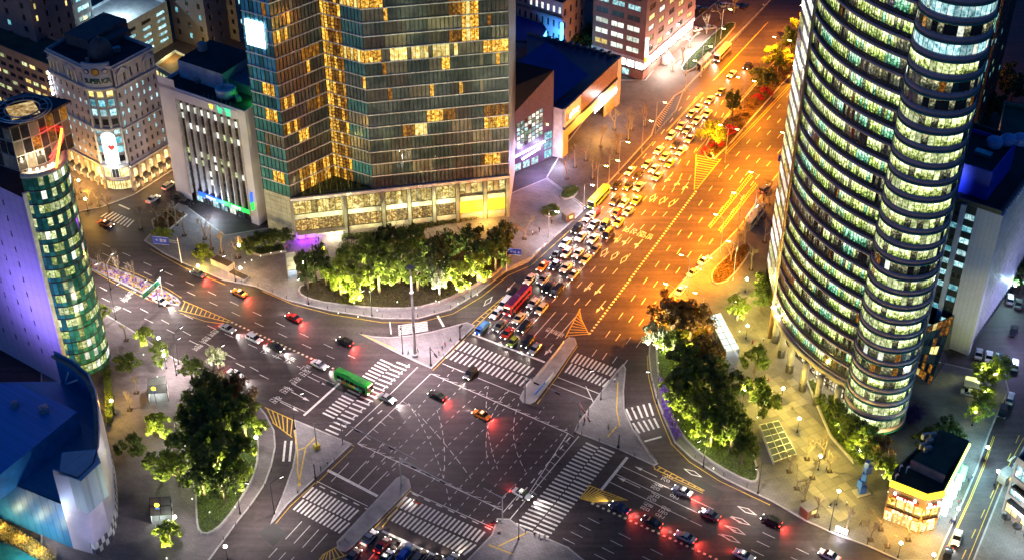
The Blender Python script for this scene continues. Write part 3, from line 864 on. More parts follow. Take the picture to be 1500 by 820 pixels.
def cb_rule(t, k, i):
    if t < .42: return W_AMBD if t > .1 and (k + i) % 3 else W_AMB
    if k in (10, 14): return W_AMB if i % 2 else W_YEL
    return H_DK[2] if k > 8 else rooms.setdefault(('cb', k), random.choice([H_DK[3], H_DK[2], H_DK[0]]))
curtain_wall(HT, hC_, hB, NF, HZ, FH, 1.1, cb_rule, b2)
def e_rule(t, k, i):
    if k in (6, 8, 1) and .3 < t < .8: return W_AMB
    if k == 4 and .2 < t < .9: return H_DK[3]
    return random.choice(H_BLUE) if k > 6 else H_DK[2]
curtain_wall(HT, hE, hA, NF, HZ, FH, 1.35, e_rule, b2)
HWALL = mat("hotel_core_wall", (.07, .07, .075), .5)
for a, b in ((hD, hF), (hF, hG), (hG, hE)): plainwall(HT, a, b, HZ, HZ + NF * FH, HWALL)
b = MB(); zt = HZ + NF * FH; b.poly([(*p[:2], zt) for p in ccw([hE, hA, hC_, hB, hD, hF, hG])]); b.build("roof", ROOFD, HT)
# lit screen on the side of the tower
A_, d, n, L = edge(hE, hA)
c = A_ + d * (L * .42) + n * .3; zc = ZAT(c, 50)
piece("lit_screen", glow("screen_white", (.85, .95, 1), 5), HT, (c.x, c.y, zc), (L * .62, .12, 7.2), math.atan2(d.y, d.x))
# floor frames inside the amber stair bay
A_, d, n, L = edge(hC_, hB); fr = MB()
for k in range(NF):
    for q in (.3, .55, .78):
        c = A_ + d * (L * .26) + n * .05; fr.box((c.x, c.y, HZ + (k + q) * FH), (L * .3, .12, .12), math.atan2(d.y, d.x))
fr.build("stair_frames", MULL, HT)
# podium
pA, pD = P(430, 357), P(746, 310)
pod = MB(); PW = mat("podium_stone", (.42, .41, .40), .6)
A_, d, n, L = edge(hA, hD); rz = math.atan2(d.y, d.x)
bays = [(0.0, .225), (.245, .405), (.42, .525), (.54, .64), (.655, .75), (.765, .88), (.895, .985)]
lit1 = winmat("restaurant_warm", [(.06, .03, .008), (.42, .28, .06), (1, .85, .38)], 1.15, 1.1)
lit2 = winmat("restaurant_gold", [(.03, .012, .008), (.25, .12, .025), (1, .72, .22)], 1.1, 1.5)
PANEL = mat("podium_spandrel", (.50, .49, .46), .4)
for i, (t0, t1) in enumerate(bays):
    u0, u1 = t0 * L + .3, t1 * L - .1; nn = max(2, round((u1 - u0) / 1.6)); p = (u1 - u0) / nn
    for j in range(nn):
        for z0, z1, m_ in (((8.2, 12.6, lit1), (2.6, 6.6, lit2)) if i < 5 else ((9.0, 12.6, H_DK[3] if j % 2 else lit1),)):
            window(HT, A_, d, n, u0 + p * j, u0 + p * (j + 1), z0, z1, .1, m_, MULL, 0)
    c = A_ + d * ((u0 + u1) / 2) - n * .3
    piece("spandrel", PANEL, HT, (c.x, c.y, 7.4), (u1 - u0, .7, 1.5), rz)
    if i >= 5:
        piece("garage_glow", glow("garage_amber", (1, .52, .03), 1.1), HT, (c.x, c.y, 4.2), (u1 - u0, .2, 6.2), rz)
    piece("plinth", PW, HT, (c.x, c.y, 1.3), (u1 - u0, .8, 2.5), rz)
for t in (.0, .235, .4125, .5325, .6475, .7575, .8875, .995):
    c = A_ + d * (t * L)
    piece("pillar", mat("podium_pillar", (.22, .22, .22), .5), HT, (c.x, c.y, 6.6), (.9, 1.3, 13.2), rz)
c = A_ + d * (L / 2) - n * .1
piece("podium_cornice", BAND, HT, (c.x, c.y, 13.45), (L + .6, 1.4, .9), rz)
b = MB(); b.poly([(*p[:2], HZ - .05) for p in ccw([hA, hD, hB, hC_])]); b.build("podium_garden", LAWN, HT)
b = MB()
for q in range(70):
    t, s_ = random.random(), random.random() * .8
    p = lerp(lerp(hA, hB, .12 + .76 * t), hC_, s_) ; b.tube((p.x, p.y, HZ), (p.x + random.uniform(-.3, .3), p.y + random.uniform(-.3, .3), HZ + random.uniform(2, 4.5)), .05, .03, 4)
b.build("bamboo", mat("bamboo", (.10, .11, .03), .6), HT)
A_, d, n, L = edge(hE, hA); mb = []
PCLAD = mat("podium_side_panel", (.46, .49, .46), .35)
for k in range(10):
    for j in range(5):
        c = A_ + d * (L * (j + .5) / 5) - n * .1; piece("panel", PCLAD, HT, (c.x, c.y, .7 + k * 1.4), (L / 5 - .06, .2, 1.33), math.atan2(d.y, d.x))
plainwall(HT, hE - n * .25, hA - n * .25, 0, HZ, MULL); plainwall(HT, A_ - n * .9, hD - Vector((0, 0, 0)) , 0, .01, PW)
for a, b in ((hD, hF), (hF, hG), (hG, hE)): plainwall(HT, a, b, 0, HZ, PW, "podium_wall")
bk = MB(); A_, d, n, L = edge(hA, hD); wall_grid(bk, A_ - n * 1.2, hD.to_2d().to_3d() - n * 1.2, 0, HZ, []); bk.build("podium_wall", PW, HT)
# entrance canopy, purple stage lights
c = A_ + d * (L * .12) + n * .9
piece("entrance_canopy", PANEL, HT, (c.x, c.y, 2.55), (L * .22, 2.2, .25), rz)
for t, col in ((.03, (.45, .05, 1)), (.075, (.45, .05, 1)), (.16, (1, .85, .5)), (.2, (1, .85, .5))):
    c = A_ + d * (L * t) + n * .6
    piece("entrance_light", glow("stage_purple" if col[0] < .9 else "entrance_white", col, 6), HT, (c.x, c.y, 1.3), (1.6, .1, 1.7), rz)
    lamp("entrance_lamp", 'POINT', c + n * 1.2 + Vector((0, 0, 2)), 260, col, HT, .4)
for t in (.3, .5, .7): lamp("restaurant_lamp", 'POINT', A_ + d * (L * t) + n * 3 + Vector((0, 0, 6)), 500, (1, .75, .35), HT, .6)
lamp("garage_lamp", 'POINT', A_ + d * (L * .88) + n * 2.5 + Vector((0, 0, 3)), 900, (1, .6, .1), HT, .6)

# ------------------------------------------------------------------ 2  white bank block with fins
bz = 36.5
k0, k1 = P(259, 285), P(380, 331)
k2 = k1 + az(30) * 24; k3 = k0 + az(30) * 24
BT = thing("bank_building", "white office block with vertical fins, roof water tank and blue and green bank fascia", "office block", k0)
BW = mat("bank_white_panel", (.70, .67, .78), .55, var=.12, scale=.15)
A_, d, n, L = edge(k0, k1); rz = math.atan2(d.y, d.x)
plainwall(BT, k0, k0 + d * (L * .2), 0, bz + 3, BW); plainwall(BT, k0 + d * (L * .91), k1, 0, bz, BW)
for i in range(9):
    for j in range(11):
        lit = {9: .95, 8: .12, 7: .75, 6: .15, 5: .08, 4: .9, 3: .8, 2: .25, 1: .1, 0: .0, 10: .2}[j]
        m_ = (W_WHITE if random.random() < .7 else W_GRN2) if random.random() < lit else W_DARK
        u0 = L * (.2 + .71 * i / 9); u1 = L * (.2 + .71 * (i + 1) / 9); z0 = 4 + j * 2.85
        window(BT, A_, d, n, u0 + .25, u1 - .25, z0 + .6, z0 + 2.7, .75, m_, FRAME, 1)
piece("window_wall", mat("bank_dark_spandrel", (.035, .03, .032), .4), BT, (A_ + d * (L * .555) - n * 1.1) + Vector((0, 0, bz / 2)), (L * .71, .5, bz), rz)
for i in range(10):
    c = A_ + d * (L * (.2 + .71 * i / 9)) - n * .25
    piece("fin", mat("bank_fin", (.40, .37, .42), .5), BT, (c.x, c.y, 2.5 + (bz - 5) / 2), (.4, 1.2, bz - 5), rz)
c = A_ + d * (L * .555) - n * .4
piece("top_band", BW, BT, (c.x, c.y, bz - 1.35), (L * .71, 1.4, 2.6), rz)
for t, s_, col in ((.62, "ㅎ", (1, .75, .05)), (.72, "농", (.02, .55, .25)), (.81, "협", (.02, .55, .25))):
    c = A_ + d * (L * t) + n * .35
    text("sign_letter", s_, 2.6, glow("sign_" + str(int(col[0] * 9)), col, 1.6), BT, (c.x, c.y, bz - 1.35), d, ext=.08)
c = A_ + d * (L * .46) + n * .45
piece("fascia_sign", glow("fascia_blue", (.02, .12, .85), 1.4), BT, (c.x, c.y, 3.9), (L * .3, .3, 1.3), rz)
c = A_ + d * (L * .76) + n * .45
piece("fascia_sign", glow("fascia_green", (.02, .6, .08), 1.5), BT, (c.x, c.y, 3.9), (L * .3, .3, 1.3), rz)
text("sign_letter", "NH Bank", .95, glow("sign_letter_white", (1, 1, 1), 2), BT, A_ + d * (L * .46) + n * .62 + Vector((0, 0, 3.9)), d)
text("sign_letter", "농협은행", .95, MATS["sign_letter_white"], BT, A_ + d * (L * .76) + n * .62 + Vector((0, 0, 3.9)), d)
for i in range(6):
    u0 = L * (.24 + i * .1); window(BT, A_, d, n, u0, u0 + L * .08, .2, 3.0, .5, W_COOL if i in (0, 2, 3) else (W_WHITE if i == 4 else W_DARK), FRAME, 1, "door" if i == 3 else "window")
for a, b in ((k1, k2), (k2, k3), (k3, k0)): plainwall(BT, a, b, 0, bz, BW)
roof(BT, [k0 + d * (L * .0), k1, k2, k3], bz - .4, ROOFD, 1.0, BW)
q0 = k0 + d * (L * .06) + az(30) * 7; q1 = q0 + d * (L * .52); q2 = q1 + az(30) * 14; q3 = q0 + az(30) * 14
b = MB(); b.prism([p.to_2d() for p in (q0, q1, q2, q3)], bz - .4, bz + 5); b.build("penthouse", mat("penthouse_wall", (.50, .50, .58), .6), BT)
b = MB(); b.poly([(*p[:2], bz + 5.02) for p in ccw([q0, q1, q2, q3])]); b.build("penthouse_roof", ROOFD, BT)
q4 = q1 + az(30) * 2; q5 = q4 + d * (L * .36); b = MB(); b.prism([p.to_2d() for p in (q4 + d * .05, q5, q5 + az(30) * 12, q4 + d * .05 + az(30) * 12)], bz - .4, bz + 2.6); b.build("penthouse", mat("penthouse_grey", (.16, .16, .2), .6), BT)
tc = k0 + d * (L * .66) + az(30) * 5.0
b = MB(); b.lathe((tc.x, tc.y, bz - .3), [(2.0, 0), (2.0, .4), (2.7, .5), (2.9, 2.6), (2.5, 2.9), (1.4, 2.9), (1.3, 2.3), (.1, 2.3)], 24); b.build("cooling_tower", WHITEM, BT, True)
b = MB(); b.lathe((q0.x + 6, q0.y + 6, bz + 5), [(1.4, 0), (1.4, 2.0), (.2, 2.2)], 16); b.build("water_tank", CONC, BT, True)
roofkit(BT, [k0, k1, k2, k3], bz - .3, 5, 3)
for i in range(7):
    c = k0 + d * (L * (.5 + .05 * i)) + az(30) * 1.5; piece("vent_pipe", STEEL, BT, (c.x, c.y, bz + .3), (.16, .16, 1.4))
lamp("roof_lamp", 'POINT', k0 + d * (L * .93) + az(30) * 6 + Vector((0, 0, bz + 1.2)), 140, (.05, 1, .15), BT, .3)
lamp("bank_lamp", 'POINT', k0 + d * (L * .55) + n * 4 + Vector((0, 0, 3.5)), 1500, (.75, .92, 1), BT, .5)
vs = A_ + d * (L * .965) + n * .6
piece("blade_sign", glow("blade_blue", (.03, .12, .7), 1.2), BT, (vs.x, vs.y, 9.5), (.25, 1.1, 3.0), rz); piece("blade_sign", MATS["fascia_green"], BT, (vs.x, vs.y, 6.6), (.25, 1.1, 2.6), rz)

# ------------------------------------------------------------------ 3  ornate corner building with round bay and dome
sz = 40.0
s0, s1, s2, s3 = P(106, 250), P(156, 277), P(198, 280), P(253, 246)
s4 = s3 + az(-55) * 26; s5 = s0 + az(30) * 22
ST = thing("corner_building", "ornate stone corner block with clock bay, dome and arched shop windows", "building", s1)
STONE = mat("warm_stone", (.46, .39, .44), .7, var=.15, scale=.25, bump=.1)
STONE2 = mat("pale_stone_trim", (.52, .48, .50), .65, var=.12, scale=.4)
def sup_pick(side):
    def f(i, j):
        if side == 'l': pr = {4: .0, 3: .75, 5: .1, 6: .75, 7: .1, 2: .1, 1: .1, 0: .85}.get(j, .2)
        else: pr = {7: .5, 6: .4, 5: .35, 4: .1, 3: .45, 2: .1, 1: .3, 0: .4}.get(j, .2)
        return W_COOL if random.random() < pr else W_DARK
    return f
for A, B, side in ((s0, s1, 'l'), (s2, s3, 'r')):
    A_, d, n, L = edge(A, B); rz = math.atan2(d.y, d.x)
    facade(ST, A, B, 8.5, 33.5, STONE, cols(L, 6 if side == 'l' else 7, .36), rows(9, 33, 8, .52), sup_pick(side), .25, STONE2)
    # attic storey
    facade(ST, A, B, 34.3, sz, STONE, cols(L, 6, .34), [(35.2, 38.2)], lambda i, j: W_DARK, .3, STONE2)
    for t in (.09, .6) if side == 'l' else (.1, .75):
        c = A_ + d * (L * (t + .08)) + n * .35; w2 = L * .13
        pd = MB(); q = lambda u, v, k: tuple((c + d * u + n * k)[:2]) + (v,)
        for k, fl in ((.35, 1), (-.3, 0)):
            tri = [q(-w2, 38.4, k), q(w2, 38.4, k), q(0, 39.9, k)]; pd.poly(tri if fl else tri[::-1])
        pd.poly([q(-w2, 38.4, -.3), q(-w2, 38.4, .35), q(0, 39.9, .35), q(0, 39.9, -.3)][::-1]); pd.poly([q(w2, 38.4, -.3), q(w2, 38.4, .35), q(0, 39.9, .35), q(0, 39.9, -.3)])
        pd.box((c.x, c.y, 38.2), (2 * w2, .8, .35), rz)
        for s_ in (-.85, 0, .85): p = c + d * (w2 * s_); pd.tube((p.x, p.y, 34.6), (p.x, p.y, 38.2), .22, .2, 8)
        pd.build("pediment", STONE2, ST)
    # arcade base with arched shop windows
    nb = 5
    plainwall(ST, A_ - n * .5, A_ + d * L - n * .5, 0, 8.5, mat("base_stone", (.34, .27, .22), .7))
    for i in range(nb):
        u0, u1 = L * (i + .2) / nb, L * (i + .8) / nb
        window(ST, A_, d, n, u0, u1, .3, 2.9, .2, rnd((W_SHOP, 3), (W_YEL, 1)), FRAME, 1)
        ar = MB(); r_ = (u1 - u0) / 2; pts = [A_ + d * u0 + Vector((0, 0, 4.2)), A_ + d * u1 + Vector((0, 0, 4.2))]
        for q in range(9):
            a = math.pi * q / 8; pts.append(A_ + d * ((u0 + u1) / 2 + r_ * math.cos(a)) + Vector((0, 0, 6.2 + r_ * .8 * math.sin(a))))
        ar.poly([p - n * .35 for p in pts]); ar.build("arched_window", W_SHOP, ST)
        aw = MB(); q = lambda u, v, k: tuple((A_ + d * u + n * k)[:2]) + (v,)
        aw.poly([q(u0 - .1, 3.9, 0), q(u1 + .1, 3.9, 0), q(u1 + .3, 3.0, 1.3), q(u0 - .3, 3.0, 1.3)]); aw.poly([q(u0 - .3, 3.0, 1.3), q(u1 + .3, 3.0, 1.3), q(u1 + .3, 2.7, 1.3), q(u0 - .3, 2.7, 1.3)])
        aw.build("awning", mat("dark_awning", (.03, .025, .03), .7), ST)
        lamp("shop_lamp", 'POINT', A_ + d * ((u0 + u1) / 2) + n * 2.2 + Vector((0, 0, 3.2)), 220, (1, .62, .22), ST, .3)
    for i in range(nb + 1):
        c = A_ + d * (L * i / nb) - n * .1; piece("pier", mat("base_stone", (.34, .27, .22), .7), ST, (c.x, c.y, 4.1), (L / nb * .36, .9, 8.2), rz)
    for z, h_, o_ in ((8.5, .55, .45), (21.0, .5, .4), (33.9, .8, .75), (sz + .2, .5, .5)):
        c = A_ + d * (L / 2) + n * .05; piece("cornice", STONE2, ST, (c.x, c.y, z), (L + .3, o_ * 2, h_), rz)
# round bay
ctr = (s1 + s2) / 2 + az(-5) * 6.5; br_ = (s1 - ctr).length
a0 = math.atan2(s1.y - ctr.y, s1.x - ctr.x) % (2 * math.pi); a1 = math.atan2(s2.y - ctr.y, s2.x - ctr.x) % (2 * math.pi)
def bayp(t, r_=0.): a = a0 + (a1 - a0) * t; return Vector((ctr.x + (br_ + r_) * math.cos(a), ctr.y + (br_ + r_) * math.sin(a), 0)), a
bm_ = MB(); bm_.lathe((ctr.x, ctr.y, 0), [(br_ - .5, 0), (br_ - .5, sz - 5.5)], 12, a0, a1); bm_.build("bay_wall", STONE, ST, True)
bm_ = MB(); bm_.lathe((ctr.x, ctr.y, 0), [(br_, sz - 6.0), (br_ + .1, sz + 1.8), (br_ - .6, sz + 1.8), (br_ - .6, sz - 1)], 14, a0, a1); bm_.build("clock_gable", STONE2, ST, True)
for z, h_ in ((8.5, .6), (21, .6), (sz - 6.2, .9)):
    bm_ = MB(); bm_.lathe((ctr.x, ctr.y, z), [(br_ - .6, -h_ / 2), (br_ + .5, -h_ / 2), (br_ + .55, h_ / 2), (br_ - .6, h_ / 2)], 14, a0, a1); bm_.build("cornice", STONE2, ST, True)
for i in range(3):
    for j in range(8):
        p, a = bayp((i + .5) / 3, -.32); wdt = br_ * abs(a1 - a0) / 3 * .68
        z0 = 9.3 + j * 3.05
        m_ = {7: W_YEL, 6: W_CYAN, 5: W_COOL, 3: W_COOL, 2: W_CYAN, 1: W_CYAN}.get(j, W_DARK)
        if i == 1 and j < 4: continue
        dd = Vector((-math.sin(a), math.cos(a), 0)); window(ST, p - dd * wdt / 2, dd, Vector((math.cos(a), math.sin(a), 0)), 0, wdt, z0 + .4, z0 + 2.7, 0, m_, STONE2, 0)
for i in range(4):
    p, a = bayp(i / 3, .05); b = MB(); b.tube((p.x, p.y, 9), (p.x, p.y, sz - 6.4), .4, .36, 10); b.build("column", STONE2, ST, True)
p, a = bayp(.5, .35); dd = Vector((-math.sin(a), math.cos(a), 0)); nn_ = Vector((math.cos(a), math.sin(a), 0))
b = MB(); q = lambda u, v: tuple((p + dd * u)[:2]) + (v,)
b.poly([q(-2.1, 9.5), q(2.1, 9.5), q(2.1, 18.5)] + [q(2.1 * math.cos(math.pi * k / 8), 18.5 + 1.6 * math.sin(math.pi * k / 8)) for k in range(1, 8)] + [q(-2.1, 18.5)])
b.build("lit_banner", winmat("banner_lit", [(.55, .75, .6), (.8, 1, .9), (1, 1, 1)], 1.8, .2), ST)
text("banner_letter", "I ♥", 1.7, glow("banner_red", (.75, .02, .03), .8), ST, p + nn_ * .15 + Vector((0, 0, 15)), dd, ext=.03)
lamp("banner_lamp", 'POINT', p + nn_ * 2.5 + Vector((0, 0, 9)), 700, (.85, 1, .95), ST, .3)
for i in range(3):
    p, a = bayp(.2 + .3 * i, -.25); dd = Vector((-math.sin(a), math.cos(a), 0)); nn_ = Vector((math.cos(a), math.sin(a), 0))
    window(ST, p - dd * 1.6, dd, nn_, 0, 3.2, .3, 3.4, 0, W_SHOP, FRAME, 1); window(ST, p - dd * 1.5, dd, nn_, 0, 3.0, 4.4, 7.6, 0, W_DARK if i == 1 else W_SHOP, STONE2, 1)
for t, r_, m_ in ((.5, 1.15, mat("clock_gold", (.55, .33, .05), .4, .6)), (.2, .75, STONE), (.8, .75, STONE)):
    p, a = bayp(t, .2); nn_ = Vector((math.cos(a), math.sin(a), 0)); b = MB(); b.tube(p + Vector((0, 0, sz - .6)), p + nn_ * .2 + Vector((0, 0, sz - .6)), r_, r_, 20); ring = b.build("roundel", DARKM if t != .5 else mat("clock_ring", (.18, .09, .05), .6), ST)
    b = MB(); b.tube(p + nn_ * .21 + Vector((0, 0, sz - .6)), p + nn_ * .27 + Vector((0, 0, sz - .6)), r_ * .72, r_ * .72, 16); b.build("clock_face", m_, ST)
for i, ch in enumerate("SUPERIOR"):
    p, a = bayp(.12 + .76 * i / 7, .3); dd = Vector((-math.sin(a), math.cos(a), 0)); text("sign_letter", ch, 2.1, mat("sign_dark_green", (.01, .06, .035), .4), ST, (p.x, p.y, sz - 3.6), dd, ext=.12)
foot = [s0, s1] + [bayp(t, -.5)[0] for t in (.25, .5, .75)] + [s2, s3, s4, s5]
roof(ST, foot, sz, ROOFD, 1.0, STONE2)
dc = ctr + az(-5) * 1.5
b = MB(); b.lathe((dc.x, dc.y, sz), [(3.6, 0), (3.6, 1.6), (3.4, 2.6), (2.9, 3.8), (2.0, 4.8), (1.0, 5.4), (.3, 5.6), (.25, 6.3), (.05, 6.6)], 24); b.build("dome", mat("dome_lead", (.07, .065, .075), .55), ST, True)
b = MB(); m0 = (s0 + s3 + s4 + s5) / 4; b.box((m0.x, m0.y, sz + 1.6), (9, 16, 3.2), R(-30)); b.box((m0.x + 6, m0.y - 2, sz + 1.0), (4, 8, 2), R(-30)); b.build("roof_house", mat("roof_house", (.10, .085, .09), .8), ST)
roofkit(ST, foot, sz, 6, 8)
plainwall(ST, s3, s4, 0, sz, STONE); plainwall(ST, s4, s5, 0, sz, STONE); plainwall(ST, s5, s0, 0, sz, STONE)
c = s0 + Vector((-.6, 0, 0))
for j in range(5): piece("wall_lamp", glow("lamp_white", (.9, .95, 1), 8), ST, (c.x, c.y - .3, 26.5 + j * 1.7), (.5, .5, .9))
# ------------------------------------------------------------------ 4  office tower with round glass front and violet-lit side wall
LJ = P(108, 572); LR = 6.6; LZ = 63.5; LFH = 3.55
LT = thing("round_front_tower", "slim office tower with round green glass front and blank violet side wall", "tower", LJ)
a_s = R(-62)                                  # centre of the round front lies behind and to the left
Lc = LJ + az(12) * LR * 1.0
ang0 = math.atan2(LJ.y - Lc.y, LJ.x - Lc.x)
ang1 = ang0 + R(150)
def lp(t, r_=0.): a = ang0 + (ang1 - ang0) * t; return Vector((Lc.x + (LR + r_) * math.cos(a), Lc.y + (LR + r_) * math.sin(a), 0)), a
GTEAL = [glassmat("teal_glass", [(.015, .12, .11), (.03, .26, .24), (.08, .42, .38)], .1, .5), glassmat("teal_glass_dark", [(.012, .07, .065), (.025, .15, .14), (.05, .24, .22)], .1, .5)]
NP = 15; nfl = int((LZ - 6) / LFH)
slab_m = mat("teal_tower_slab", (.02, .02, .022), .4)
for k in range(nfl + 1):
    z = 4.5 + k * LFH
    b = MB(); b.lathe((Lc.x, Lc.y, z), [(LR - .4, -.12), (LR + .12, -.12), (LR + .12, .12), (LR - .4, .12)], 30, ang0, ang1); b.build("floor_slab", slab_m, LT, True)
    if k == nfl: break
    for i in range(NP):
        t = (i + .5) / NP; p, a = lp(t); wd = LR * (ang1 - ang0) / NP - .06
        for (z0, z1, m_) in ((z + .15, z + 1.25, GTEAL[(i + k) % 2]), (z + 1.3, z + LFH - .15, rnd((W_GRN2, 4), (W_WHITE, 1), (GTEAL[0], 2.5), (GTEAL[1], 2), (W_GRN, 3)))):
            piece("pane", m_, LT, (p.x, p.y, (z0 + z1) / 2), (.06, wd, z1 - z0), a)
b = MB()
for i in range(NP + 1):
    p, a = lp(i / NP, .04); b.box((p.x, p.y, 4.5 + nfl * LFH / 2), (.16, .08, nfl * LFH), a)
b.build("mullions", slab_m, LT)["kind"] = "stuff"
VIO = panelmat("violet_tiles", (.50, .44, .70), (.20, .17, .36), 2.4, .55, .45, -55, .12)
w0 = LJ; w1 = LJ + az(-55) * 42
endp = lp(1)[0]
w2 = endp + az(-55) * 42
A_, d, n, L = edge(w1, w0)
co = [(L - 9.6, L - 9.0), (L - 14.4, L - 13.8), (L - 19.2, L - 18.6), (L - 24, L - 23.4)]
facade(LT, w1, w0, 0, LZ - 8, VIO, sorted(co), rows(6, LZ - 10, 11, .36), lambda i, j: W_DARK, .25)
plainwall(LT, endp, w2, 0, LZ, VIO); plainwall(LT, w2, w1, 0, LZ, VIO)
foot = [lp(t)[0] for t in [i / 12 for i in range(13)]] + [w2, w1]
# white corner strip between tiles and glass
c = LJ + Vector((-.1, -.25, 0)); piece("corner_strip", mat("corner_strip", (.62, .60, .66), .4), LT, (c.x, c.y, LZ / 2 - 3), (.9, .5, LZ - 6), R(35))
b = MB(); b.poly([(*p[:2], LZ - 8.2) for p in ccw([w0, w1, w2, endp])]); b.build("roof", ROOFD, LT)
# crown: lit terrace, glass lantern, red neon ring and dark hexagonal roof
tz = 4.5 + nfl * LFH
b = MB(); b.lathe((Lc.x, Lc.y, tz), [(LR + .3, 0), (LR + .3, 1.0), (LR - .8, 1.0), (LR - .8, .2), (.2, .2)], 30, ang0, ang1); b.build("terrace", mat("terrace_pale", (.55, .5, .45), .6), LT, True)
for t in (.12, .22, .3, .4, .47):
    p, a = lp(t, -.9); piece("terrace_lamp", glow("lamp_warm_strong", (1, .85, .55), 25), LT, (p.x, p.y, tz + 1.3), (.4, .4, .4), a); lamp("terrace_light", 'POINT', (p.x, p.y, tz + 2), 70, (1, .75, .4), LT, .2)
# lantern of clear panes
lan = [LJ + az(-55) * 1.5 + az(35) * 1, LJ + az(55) * 6.5 + az(-35) * 2.0, LJ + az(35) * 15, LJ + az(-55) * 10 + az(35) * 12, LJ + az(-55) * 10]
lan = ccw([p.to_2d() for p in lan]); lz0, lz1 = tz + .4, tz + 11.5
for i in range(len(lan)):
    A, B = Vector(lan[i]), Vector(lan[(i + 1) % len(lan)]); A_, d, n, L = edge(A, B); nn = max(2, round(L / 2.2))
    for j in range(nn):
        for k in range(3):
            window(LT, A_, d, n, L * j / nn, L * (j + 1) / nn, lz0 + (lz1 - lz0) * k / 3, lz0 + (lz1 - lz0) * (k + 1) / 3, 0, rnd((W_DARK, 3), (H_DK[3], 2), (W_AMBD, .6)), STEEL, 0, "lantern_pane")
rf = MB(); rf.prism(offset_ring(lan, -.8), lz1, lz1 + .5); rf.build("lantern_roof", mat("lantern_roof", (.035, .015, .03), .6), LT)
cx = sum(p[0] for p in lan) / 5; cy_ = sum(p[1] for p in lan) / 5
b = MB()
for r_ in (6.2, 5.4, 3.8):
    n_ = 36
    for i in range(n_):
        t0, t1 = 2 * math.pi * i / n_, 2 * math.pi * (i + 1) / n_
        b.tube((cx + r_ * math.cos(t0), cy_ + r_ * math.sin(t0), lz1 + 1), (cx + r_ * math.cos(t1), cy_ + r_ * math.sin(t1), lz1 + 1), .18, .18, 5, False)
for i in range(14):
    t0 = 2 * math.pi * i / 14; b.tube((cx + 3.8 * math.cos(t0), cy_ + 3.8 * math.sin(t0), lz1 + 1), (cx + 6.2 * math.cos(t0), cy_ + 6.2 * math.sin(t0), lz1 + 1), .1, .1, 4, False)
b.build("roof_ring", STEEL, LT)
piece("skylight", winmat("skylight_gold", [(.08, .04, .01), (.5, .3, .08), (1, .8, .4)], 1.0, .6), LT, (cx, cy_, lz1 + .6), (6, 6, .2), R(30))
b = MB(); n_ = 30; ra, rb = ang0 + R(60), ang0 + R(175)
for off in (0., .9):
    for i in range(n_):
        t0, t1 = ra + (rb - ra) * i / n_, ra + (rb - ra) * (i + 1) / n_
        f = lambda t: (Lc.x + (LR + .3) * math.cos(t), Lc.y + (LR + .3) * math.sin(t), tz + 3.0 + off + 3.0 * math.sin((t - ra) / (rb - ra) * math.pi))
        b.tube(f(t0), f(t1), .22, .22, 6, False)
b.build("neon_ring", glow("neon_red", (1, .03, .02), 6), LT)
b = MB()
p0 = lp(.45, .4)[0]; b.tube((p0.x, p0.y, tz + 1), (p0.x + 2, p0.y + 3, tz + 9), .25, .25, 6); b.build("neon_post", glow("neon_orange", (1, .35, .02), 6), LT)
lamp("neon_light", 'POINT', (p0.x + 1, p0.y + 1, tz + 5), 120, (1, .2, .05), LT, .4)
lamp("facade_wash", 'SPOT', LJ + az(-55) * 5 + az(215) * 15 + Vector((0, 0, 23)), 9500, (.42, .30, 1), LT, .6, 150, .8, (.57, .82, .25))
piece("wash_lamp", DARKM, LT, LJ + az(-55) * 5 + az(215) * 15.6 + Vector((0, 0, 20.9)), (.8, .8, 3.0))

# ------------------------------------------------------------------ 5  low hall with blue roofs and curved metal front
pz = 20.5
rim = [(82, 524), (110, 538), (133, 558), (143, 580), (147, 605), (149, 640), (148, 664), (140, 690), (117, 712), (80, 699)]
rimw = [P(x, y, pz) for x, y in rim]
PT = thing("low_hall", "low hall with blue metal roofs and curved silver sign wall", "hall", (rimw[8].x, rimw[8].y, 0))
SILV = mat("brushed_silver_panel", (.62, .58, .74), .38, .35, var=.12, scale=.3)
SILB = mat("blue_metal_panel", (.025, .19, .42), .45, .2, var=.2, scale=.3)
ROOFB = panelmat("blue_metal_roof", (.035, .30, .48), (.018, .16, .28), .45, 400, .5, 35, .2)
for i in range(len(rimw) - 1):
    A, B = rimw[i], rimw[i + 1]
    A_, d, n, L = edge(A, B)
    n_ = -n
    out = 1.3
    m_ = SILV if i >= 3 else (SILB if i < 2 else SILV)
    zb = 3.4 if i >= 3 else 0.
    nn = max(1, round(L / 1.5))
    for j in range(nn):
        b = MB(); P0 = A_ + d * (L * j / nn + .03); P1 = A_ + d * (L * (j + 1) / nn - .03)
        q = lambda p, z, o_: (p.x - n.x * -o_ * 0 + n_.x * o_, p.y + n_.y * o_, z)
        b.poly([q(P0, zb, .0), q(P1, zb, .0), q(P1, pz + 2.2, 0), q(P0, pz + 2.2, 0)][::-1]); b.poly([q(P0, zb, -.3), q(P1, zb, -.3), q(P1, pz + 2.2, -.3), q(P0, pz + 2.2, -.3)])
        b.poly([q(P0, pz + 2.2, 0), q(P1, pz + 2.2, 0), q(P1, pz + 2.2, -.3), q(P0, pz + 2.2, -.3)])
        b.build("cladding_panel", m_, PT)
    # coping with planted troughs
    c = (A + B) / 2 + n * .9
    piece("coping", mat("mossy_coping", (.24, .25, .2), .8), PT, (c.x, c.y, pz + 1.2), (L, .7, .5), math.atan2(d.y, d.x))
    if zb:
        nn = max(2, round(L / 1.0))
        for j in range(nn):
            c = A_ + d * (L * (j + .5) / nn)
            for kz in range(2): piece("base_tile", WHITEM if (j + kz) % 2 else mat("base_dark_tile", (.09, .08, .12), .5), PT, (c.x, c.y, .9 + kz * 1.7), (L / nn - .04, .25, 1.62), math.atan2(d.y, d.x))
